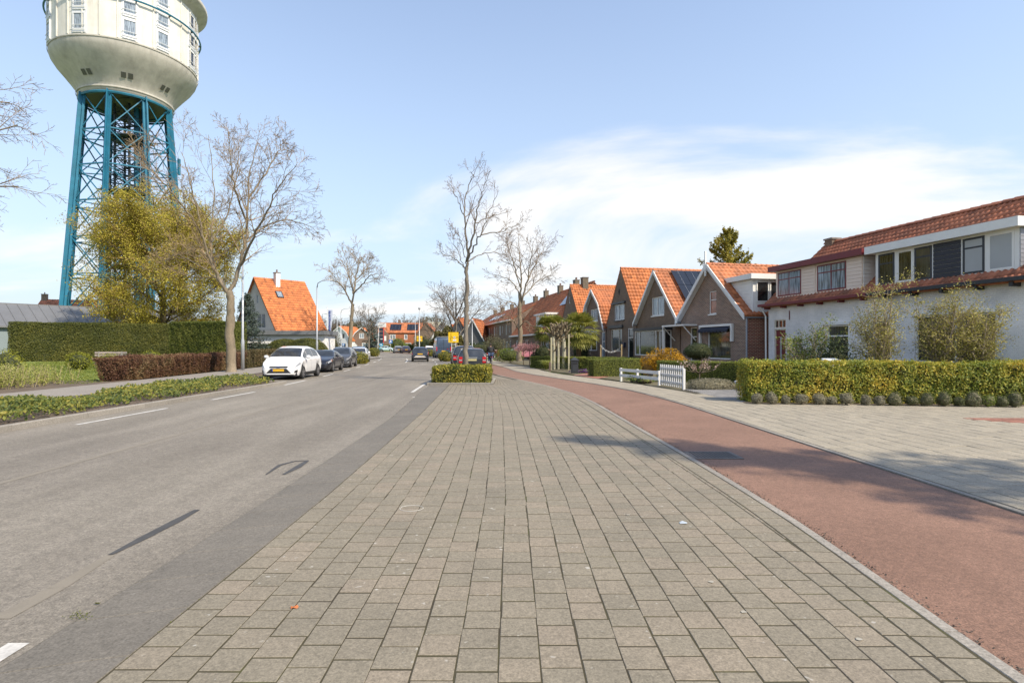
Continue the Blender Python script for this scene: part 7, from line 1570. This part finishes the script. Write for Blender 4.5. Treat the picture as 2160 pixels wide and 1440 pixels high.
# white two-rail fence and gate
FW = M('fence_white', (.66, .66, .66), .6, .06, 4)
fp0 = Vector((xat(1310, 26.0), 26.0, 0)); fp1 = Vector((xat(1392, 23.2), 23.2, 0)); fe_ = thing('garden_fence', 'low white two-rail garden fence beside the sidewalk', 'fence', fp0, math.atan2(fp1.y - fp0.y, fp1.x - fp0.x)); Lf = (fp1 - fp0).length
for x in (0, Lf * .45, Lf - .05): MB().box(x - .04, x + .04, -.045, .045, 0, .62).build('post', FW, fe_, bevel=.006)
for z in (.22, .47): MB().box(-.03, Lf, -.075, -.047, z, z + .13).build('rail', FW, fe_, bevel=.004)
gp0 = Vector((xat(1393, 22.9), 22.9, 0)); gp1 = Vector((xat(1441, 20.9), 20.9, 0)); ga = thing('garden_gate', 'white slatted garden gate standing open at the end of the fence', 'gate', gp0, math.atan2(gp1.y - gp0.y, gp1.x - gp0.x)); Lg = (gp1 - gp0).length
for i in range(12): x = i * (Lg - .06) / 11; MB().box(x, x + .062, -.02, .012, .07, .90).build('picket', FW, ga, bevel=.004)
for z in (.2, .48, .74): MB().box(0, Lg, .014, .045, z, z + .08).build('rail', FW, ga)
MB().box(Lg + .02, Lg + .1, -.04, .04, 0, .8).build('post', FW, ga)
# bench on the lawn
WOOD = M('bench_wood', (.36, .30, .27), .8, .15, 6)
be = thing('park_bench', 'weathered wooden park bench before the yew hedge', 'bench', (xat(230, 39.5), 39.5, .28), .12)
for z in (.62, .80): MB().box(-1.05, 1.05, .2, .24, z, z + .13).build('back_slat', WOOD, be)
for y in (-.2, -.05, .1): MB().box(-1.05, 1.05, y - .06, y + .06, .42, .46).build('seat_slat', WOOD, be)
for x in (-.75, .75):
    m = MB(); m.box(x - .05, x + .05, -.2, .2, 0, .42); m.box(x - .04, x + .04, .14, .2, .42, .95); m.build('leg', M('bench_concrete', (.3, .28, .26), .9), be)
# mailbox pillar, mesh fence, letter box, solar lamp
mbx = thing('mailbox', 'black ribbed mailbox pillar beside the garden driveway', 'mailbox', (xat(1212, 33.3), 33.3, .02)); IR = M('mailbox_black', (.03, .034, .04), .5, .15)
MB().box(-.2, .2, -.2, .2, 0, .72).build('body', IR, mbx, bevel=.015); MB().box(-.24, .24, -.24, .24, .72, .80).build('cornice', IR, mbx, bevel=.01)
MB().add([(-.2, -.2, .80), (.2, -.2, .80), (.2, .2, .80), (-.2, .2, .80), (0, 0, .97)], [(0, 1, 4), (1, 2, 4), (2, 3, 4), (3, 0, 4)]).build('cap', IR, mbx); MB().box(-.15, .15, -.215, -.2, .55, .6).build('slot', DARK, mbx); MB().box(-.14, .14, -.212, -.2, .1, .48).build('door', IR, mbx)
wf = thing('mesh_fence', 'low black wire mesh fence left of the mailbox', 'fence', (xat(1160, 35.2), 35.2, .02), -.35)
m = MB()
for i in range(16): m.box(i * .09 - .006, i * .09 + .006, -.006, .006, .05, .52)
for z in (.08, .18, .28, .38, .5): m.box(0, 1.36, -.008, .008, z, z + .014)
m.build('mesh', IR, wf)
for x in (0, 1.4): MB().box(x - .045, x + .045, -.045, .045, 0, .6).build('post', M('post_brown', (.18, .12, .1), .9), wf)
lb = thing('letter_box', 'white letter box with house number showing over the ivy hedge', 'letter box', (xat(1753, 17.2), 17.2, 0), .1); MB().add([(-.26, -.14, 1.02), (.26, -.14, 1.02), (.26, .14, 1.02), (-.26, .14, 1.02), (-.26, -.14, 1.21), (.26, -.14, 1.21), (.22, .14, 1.27), (-.22, .14, 1.27)], [(3, 2, 1, 0), (4, 5, 6, 7), (0, 1, 5, 4), (1, 2, 6, 5), (2, 3, 7, 6), (3, 0, 4, 7)]).build('box', WHITE, lb)
MB().box(-.06, .06, -.06, .06, 0, 1.02).build('post', WHITE, lb); text('4', lb, (.14, -.145, 1.11), .13, BLK)
sl = thing('garden_lamp', 'small garden lamp on a stick at the corner of the ivy hedge', 'garden lamp', (xat(1553, 19.5), 19.5, .02)); MB().tube([(0, 0, 0), (0, 0, .3)], .012, 6).build('stick', BLK, sl); MB().lathe([(.05, 0), (.06, .08), (.08, .09), (.03, .13)], 10, (0, 0, .3)).build('head', GALV, sl)
trl = thing('trellis', 'square wooden trellis on the white wall right of the maroon door', 'trellis', (*fw.world(fw.s_(1661) + .1, -.06)[:2], 0), fw.rz); m_ = M('trellis_wood', (.36, .30, .22), .85)
for i in range(5): MB().box(i * .2 - .012, i * .2 + .012, -.02, 0, .5, 1.95).build('lath', m_, trl)
for i in range(8): MB().box(-.03, .83, -.04, -.021, .55 + i * .19, .575 + i * .19).build('lath', m_, trl)
bin_ = thing('wheelie_bin', 'dark wheeled bin between the short hedge and the forsythia', 'bin', (xat(1366, 29.3), 29.3, 0)); MB().add([(-.22, -.25, .08), (.22, -.25, .08), (.22, .25, .08), (-.22, .25, .08), (-.27, -.3, 1.0), (.27, -.3, 1.0), (.27, .3, 1.0), (-.27, .3, 1.0)], [(3, 2, 1, 0), (4, 5, 6, 7), (0, 1, 5, 4), (1, 2, 6, 5), (2, 3, 7, 6), (3, 0, 4, 7)]).build('body', BLK, bin_); MB().box(-.29, .29, -.33, .31, 1.0, 1.06).build('lid', M('bin_lid', (.05, .05, .06), .5), bin_)
for s in (-1, 1): MB().tube([(s * .2, .26, .09), (s * .26, .26, .09)], .09, 10).build('wheel', TYRE, bin_)
# yellow detour signs
YEL = M('sign_yellow', (.80, .50, .01), .5, .04); SBL = M('sign_black', (.015, .015, .015), .6); SWH = M('sign_white', (.7, .7, .7), .5)
def detour(label, X, Y, w, h, z0, post):
    th = thing('detour_sign', label, 'sign', (X, Y, .03)); p = MB().box(-w / 2, w / 2, -.02, .02, z0, z0 + h).build('panel', YEL, th)
    if post == 'ladder':
        for s in (-.16, .16): MB().box(s - .025, s + .025, .03, .08, 0, z0 + h * .8).build('post', SWH, th)
        for i in range(6): MB().box(-.14, .14, .04, .07, .3 + i * .28, .33 + i * .28).build('rung', SWH, th)
    else: MB().tube([(0, .06, 0), (0, .06, z0 + h)], .035, 8).build('post', SWH, th)
    e = -.026; m = MB(); u = w
    def seg(a, b, t): m.bar((a[0] * u, e, z0 + h * a[1]), (b[0] * u, e, z0 + h * b[1]), t * u, .008, up=(0, 1, 0)) if False else m.bar((a[0] * u, e, z0 + h * a[1]), (b[0] * u, e, z0 + h * b[1]), .008, t * u, up=(1, 0, 0) if abs(a[0] - b[0]) > abs(a[1] - b[1]) else (1, 0, 0))
    for a, b in (((-.24, .16), (-.24, .34)), ((-.24, .34), (-.12, .5)), ((-.12, .5), (-.24, .66)), ((-.24, .66), (-.24, .84)), ((-.24, .34), (-.33, .5)), ((-.33, .5), (-.24, .66)), ((-.12, .5), (.4, .5))): m.bar((a[0] * u, e, z0 + h * a[1]), (b[0] * u, e, z0 + h * b[1]), .01, .04 * u, up=(0, 1, 0) if False else (0, -1, 0))
    for q, d in (((-.24, .88), (0, 1)), ((.42, .5), (1, 0)), ((-.24, .14), (0, -1))):
        x, z = q[0] * u, z0 + h * q[1]; s = .06 * u; m.add([(x + d[0] * s - d[1] * s * .8, e, z + d[1] * s + d[0] * s * .8) if False else (x + d[0] * s, e, z + d[1] * s), (x - d[0] * s * .6 - d[1] * s * .9, e, z - d[1] * s * .6 + d[0] * s * .9), (x - d[0] * s * .6 + d[1] * s * .9, e, z - d[1] * s * .6 - d[0] * s * .9)], [(0, 1, 2)])
    m.build('arrow_diagram', SBL, th); n = 18
    rd = MB().add([(.1 * u + .115 * u * math.cos(2 * math.pi * i / n), e - .008, z0 + h * .5 + .115 * u * math.sin(2 * math.pi * i / n)) for i in range(n)], [tuple(range(n))]).build('round_sign', SWH, th)
    MB().box(.1 * u - .06 * u, .1 * u + .06 * u, e - .012, e - .009, z0 + h * .47, z0 + h * .53).build('bar', SBL, rd); MB().box(-.06 * u, .28 * u, e - .01, e - .004, z0 + h * .16, z0 + h * .3).build('plate', SWH, th)
detour('yellow detour sign with arrow diagram above the parked cars', xat(956.5, 50), 50, .9, .92, zat(723, 50), 'ladder')
detour('second yellow detour sign far down at the bend', xat(885, 96), 96, .95, .9, zat(720, 96), 'pole')
SB = M('sign_blue', (.02, .16, .5), .5); SCY = M('sign_cyan', (.02, .35, .6), .5)
def disc_sign(label, px, Y, z, r, mat, sq=False, inner=None):
    th = thing('traffic_sign', label, 'sign', (xat(px, Y), Y, 0)); MB().tube([(0, .04, 0), (0, .04, z)], .04, 6).build('post', SWH, th); n = 4 if sq else 20; o = math.pi / 4 if sq == 1 else 0
    MB().prism([(r * math.cos(2 * math.pi * i / n + o), -.02, z + r * math.sin(2 * math.pi * i / n + o)) for i in range(n)], (0, .03, 0)).build('panel', mat, th)
    if inner: MB().prism([(r * .6 * math.cos(2 * math.pi * i / 3 + math.pi / 2), -.03, z + r * .6 * math.sin(2 * math.pi * i / 3 + math.pi / 2)) for i in range(3)], (0, .008, 0)).build('symbol', inner, th)
disc_sign('blue round arrow sign on the roundabout island above the cyan car', 804, 150, 1.9, .5, SCY, inner=SWH)
disc_sign('blue square crossing sign before the orange brick house', 824, 140, 2.6, .62, SB, 1, SWH)
disc_sign('small white diamond sign right of the street tree', 749, 120, 1.6, .5, SWH, 2)
disc_sign('small blue sign left of the street tree', 724, 130, 1.8, .4, SB, 1, SWH)
to = thing('price_totem', 'white price totem with four dark panels at the filling station', 'sign', (xat(800, 150), 150, 0)); m = MB(); m.bar((-.5, 0, 0), (.1, 0, 6.6), .35, .3); m.bar((1.1, 0, 2.2), (1.1, 0, 6.6), .2, .2); m.build('mast', SWH, to)
MB().box(-.4, 1.8, -.18, .18, 6.5, 7.6).build('header', SWH, to)
for i in range(4): MB().box(0, 1.05, -.2, .1, 2.4 + i * 1.02, 3.25 + i * 1.02).build('price_panel', M('panel_dark', (.03, .04, .06), .3), to)
MB().box(1.08, 1.25, -.21, .1, 2.3, 6.5).build('side_strip', M('strip_red', (.5, .05, .05), .5), to)
rb = tag(MB().lathe([(9, 0), (9, .13), (8.6, .14), (6, .6), (.1, .9)], 48, (xat(800, 172), 172, 0), cap=False).build('roundabout', GRASS_G, None), None, kind='structure')
rf_ = thing('garden_fence', 'small white picket fence beyond the cyclist', 'fence', (xat(1010, 62), 62, 0), -.1)
for x in (0, .6, 1.2): MB().box(x, x + .08, -.04, .04, 0, .75).build('post', FW, rf_)
for z in (.3, .55): MB().box(-.1, 1.35, -.06, -.042, z, z + .09).build('rail', FW, rf_)
# litter on the pavement
x, y = gp(868, 1081); n = 26; pts = [Vector((x + .115 * math.cos(2 * math.pi * i / n) * (1 + .08 * math.sin(3 * i)), y + .10 * math.sin(2 * math.pi * i / n), .046)) for i in range(n + 1)]
tag(MB().tube(pts, .0022, 5, cap=False).build('string_loop', M('string_grey', (.5, .49, .46), .8), None), 'loop of thin white string lying on the pavement', 'string')
x, y = gp(619, 1298); m = MB(); m.add([(0, 0, .008), (.02, .004, 0), (.026, .018, .006), (.012, .03, .012), (-.01, .024, .004), (-.022, .014, .012), (-.016, -.004, .002)], [(0, 1, 2), (0, 2, 3), (0, 3, 4), (0, 4, 5), (0, 5, 6)]); o = m.build('fallen_leaf', M('leaf_orange', (.42, .13, .04), .8, .2, 30), None); o.location = (x, y, .043); tag(o, 'curled orange brown fallen leaf on the pavement', 'leaf')
x, y = gp(1441, 1113); m = MB(); m.add([(-.035, -.02, .001), (.03, -.025, .004), (.04, .02, .001), (.0, .03, .012), (-.03, .02, .003)], [(0, 1, 3), (1, 2, 3), (0, 3, 4)]); o = m.build('paper_scrap', M('paper', (.38, .43, .48), .8), None); o.location = (x, y, .046); tag(o, 'small pale scrap of paper on the pavement', 'paper scrap')
R = np.random.default_rng(301)
for i, (px, py) in enumerate(((1568, 1305), (1812, 1364), (1325, 1095), (1500, 1240))):
    x, y = gp(px, py); n = 9; o = MB().add([(R.uniform(.012, .02) * math.cos(2 * math.pi * j / n) * 1.2, R.uniform(.012, .02) * math.sin(2 * math.pi * j / n), .0) for j in range(n)], [tuple(range(n))]).build('gum_spot', M('gum', (.33, .31, .26), .8), None); o.location = (x, y, .0465); tag(o, ('pale gum spot on the pavement below the paper scrap, nearer the camera', 'pale gum spot on the pavement nearest the cycle path kerb', 'small pale gum spot on the pavement left of the paper scrap', 'pale gum spot on the pavement just beyond the lower spot')[i], 'gum spot', 'gum spots on the pavement')
gp_ = []
for i in range(1500):
    y_ = R.uniform(2.4, 16); gp_.append((pl(y_) + abs(R.normal()) * .05 - .02, y_, .031 if R.random() < .7 else .043))
V, Fq = leaf_quads(np.array(gp_), np.tile([0, 0, 1.0], (len(gp_), 1)), .016, R, .4, .8); tag(np_mesh('grit', V, Fq, M_leaf('grit_dark', [(.03, .026, .02), (.07, .055, .04), (.13, .10, .075)], trans=0)), 'dark grit and crumbs gathered along the edge of the cycle path', kind='stuff')
# moss tufts along the first joint and the gutter edge
pts = []
for i in range(5200):
    y_ = R.uniform(2.3, 9.5); c_ = R.choice([0, 1, 1, 2, 3, 4, 5, 6, 8]); 
    if R.random() < math.exp(-y_ / 4): pts.append((-2.008 + c_ * .215 + lean(y_) + R.normal() * .003 - (.005 if c_ == 0 else 0), y_, .034))
for _ in range(160): q = gp(*( (165 + R.normal() * 12, 1302 + R.normal() * 6) if R.random() < .5 else (205 + R.normal() * 3, 1275))); pts.append((q[0], q[1], .012))
V, Fq = leaf_quads(np.array(pts), np.tile([0, -.2, 1.0], (len(pts), 1)), .011, R, .7); tag(np_mesh('moss', V, Fq, M_leaf('moss_green', [(.05, .06, .012), (.10, .11, .02), (.15, .15, .03)], trans=0)), 'green moss growing in the paving joints', kind='stuff')
# ------------------------------------------------------------------ cyclist
CY = gp(1035, 771); cyx, cyy = CY; hd = math.atan2(1, -.16)
bk_ = thing('bicycle', 'bicycle ridden away along the red cycle path', 'bicycle', (cyx, cyy, .03), hd); STEEL = M('bike_black', (.03, .03, .035), .4)
for x in (-.53, .55):
    m = MB(); n = 28; m.tube([(x + .34 * math.cos(2 * math.pi * i / n), 0, .35 + .34 * math.sin(2 * math.pi * i / n)) for i in range(n + 1)], .02, 6, cap=False); w = m.build('wheel', TYRE, bk_)
    m = MB()
    for i in range(10): a = 2 * math.pi * i / 10; m.tube([(x, 0, .35), (x + .33 * math.cos(a), 0, .35 + .33 * math.sin(a))], .003, 3)
    m.build('spokes', CHROME, w)
m = MB()
for a, b in (((-.53, 0, .35), (-.05, 0, .3)), ((-.05, 0, .3), (.42, 0, .82)), ((-.05, 0, .3), (-.2, 0, .92)), ((-.18, 0, .8), (.4, 0, .9)), ((-.53, 0, .35), (-.18, 0, .8)), ((.55, 0, .35), (.42, 0, .82)), ((.42, 0, .82), (.36, 0, 1.1))): m.tube([a, b], .018, 6)
m.tube([(.12, -.3, 1.08), (.34, -.22, 1.12), (.36, 0, 1.1), (.34, .22, 1.12), (.12, .3, 1.08)], .014, 6); m.build('frame', STEEL, bk_)
MB().add([(-.33, -.11, .95), (-.33, .11, .95), (-.05, .03, .96), (-.05, -.03, .96), (-.31, -.09, .90), (-.31, .09, .90), (-.06, .02, .92), (-.06, -.02, .92)], [(0, 1, 2, 3), (7, 6, 5, 4), (0, 4, 5, 1), (1, 5, 6, 2), (2, 6, 7, 3), (3, 7, 4, 0)]).build('saddle', BLK, bk_, smooth=True)
MB().box(-.75, -.25, -.07, .07, .72, .74).build('carrier', STEEL, bk_); MB().box(-.9, -.86, -.04, .04, .66, .72).build('rear_light', RED, bk_)
for s in (-1, 1): MB().box(-.08 + s * .12, .02 + s * .12, s * .12 - .04, s * .12 + .04, .30 - s * .1, .32 - s * .1).build('pedal', BLK, bk_)
pe = thing('person', 'cyclist in a dark jacket and blue jeans riding away', 'person', (cyx, cyy, .03), hd)
def skin(name, verts, edges, rads, mat, parent, root=0, sub=2):
    me = bpy.data.meshes.new(name); me.from_pydata(verts, edges, []); me.materials.append(mat); o = link(bpy.data.objects.new(name, me), parent)
    md = o.modifiers.new('skin', 'SKIN'); md.use_smooth_shade = True; sv = me.skin_vertices[0].data
    for i, r_ in enumerate(rads): sv[i].radius = r_ if hasattr(r_, '__len__') else (r_, r_)
    sv[root].use_root = True; ms = o.modifiers.new('sub', 'SUBSURF'); ms.levels = sub; ms.render_levels = sub; return o
HF = M('skin_tone', (.45, .28, .2), .6, .08, 8)
V = [(-.18, 0, .98), (-.14, 0, 1.15), (-.06, 0, 1.36), (.0, 0, 1.47), (.03, 0, 1.53), (.06, 0, 1.62), (.08, 0, 1.72)]; E = [(0, 1), (1, 2), (2, 3), (3, 4), (4, 5), (5, 6)]; RR = [(.1, .1), (.1, .09), (.1, .09), (.07, .07), .05, .09, .085]
for s in (-1, 1):
    n = len(V); V += [(-.02, s * .19, 1.42), (.05, s * .27, 1.2), (.14, s * .3, 1.09), (-.15, s * .1, .95), (.2, s * .11, .72 - s * .07), (.02 + s * .1, s * .11, .40 - s * .1), (.16 + s * .1, s * .12, .345 - s * .1)]
    E += [(2, n), (n, n + 1), (n + 1, n + 2), (0, n + 3), (n + 3, n + 4), (n + 4, n + 5), (n + 5, n + 6)]; RR += [.035, .03, .032, .06, .05, .04, .035]
body = skin('body', V, E, RR, HF, pe)
V = [(-.19, 0, .96), (-.15, 0, 1.15), (-.07, 0, 1.36), (-.01, 0, 1.48)]; E = [(0, 1), (1, 2), (2, 3)]; RR = [(.2, .17), (.18, .15), (.22, .16), (.12, .1)]
for s in (-1, 1): n = len(V); V += [(-.02, s * .2, 1.43), (.04, s * .28, 1.21), (.11, s * .3, 1.11)]; E += [(2, n), (n, n + 1), (n + 1, n + 2)]; RR += [.1, .075, .058]
skin('jacket', V, E, RR, M('jacket_black', (.014, .014, .017), .85, .2), body)
V = [(-.17, 0, .97)]; E = []; RR = [(.18, .15)]
for s in (-1, 1): n = len(V); V += [(-.14, s * .1, .93), (.2, s * .115, .72 - s * .07), (.03 + s * .1, s * .115, .42 - s * .1)]; E += [(0, n), (n, n + 1), (n + 1, n + 2)]; RR += [.13, .095, .07]
skin('jeans', V, E, RR, M('jeans_blue', (.06, .10, .2), .85, .25, 10), body)
for s in (-1, 1):
    MB().add([(.0 + s * .1, s * .12 - .045, .30 - s * .1), (.24 + s * .1, s * .12 - .04, .30 - s * .1), (.24 + s * .1, s * .12 + .04, .30 - s * .1), (.0 + s * .1, s * .12 + .045, .30 - s * .1), (.0 + s * .1, s * .12 - .04, .39 - s * .1), (.2 + s * .1, s * .12 - .03, .355 - s * .1), (.2 + s * .1, s * .12 + .03, .355 - s * .1), (.0 + s * .1, s * .12 + .04, .39 - s * .1)], [(3, 2, 1, 0), (4, 5, 6, 7), (0, 1, 5, 4), (1, 2, 6, 5), (2, 3, 7, 6), (3, 0, 4, 7)]).build('shoe', SWH, body, smooth=False)
    for j, (ln, of) in enumerate(((.07, -.03), (.08, -.01), (.075, .01), (.06, .03))):
        x0 = .15 + of * .3; skin('finger', [(.14 + of * .5, s * .3, 1.10), (.2 + of * .4, s * .3, 1.105), (.215 + of * .4, s * .3, 1.075), (.19 + of * .4, s * .3, 1.06)], [(0, 1), (1, 2), (2, 3)], [.011, .01, .009, .008], HF, body, sub=1)
    skin('thumb', [(.13, s * .28, 1.09), (.16, s * .25, 1.09), (.19, s * .24, 1.085)], [(0, 1), (1, 2)], [.013, .011, .009], HF, body, sub=1)
MB().lathe([(.02, .12), (.08, .1), (.105, .02), (.1, -.06), (.08, -.1)], 12, (.06, 0, 1.69), cap=True).build('hair', M('hair_dark', (.03, .022, .016), .8), body, smooth=True)
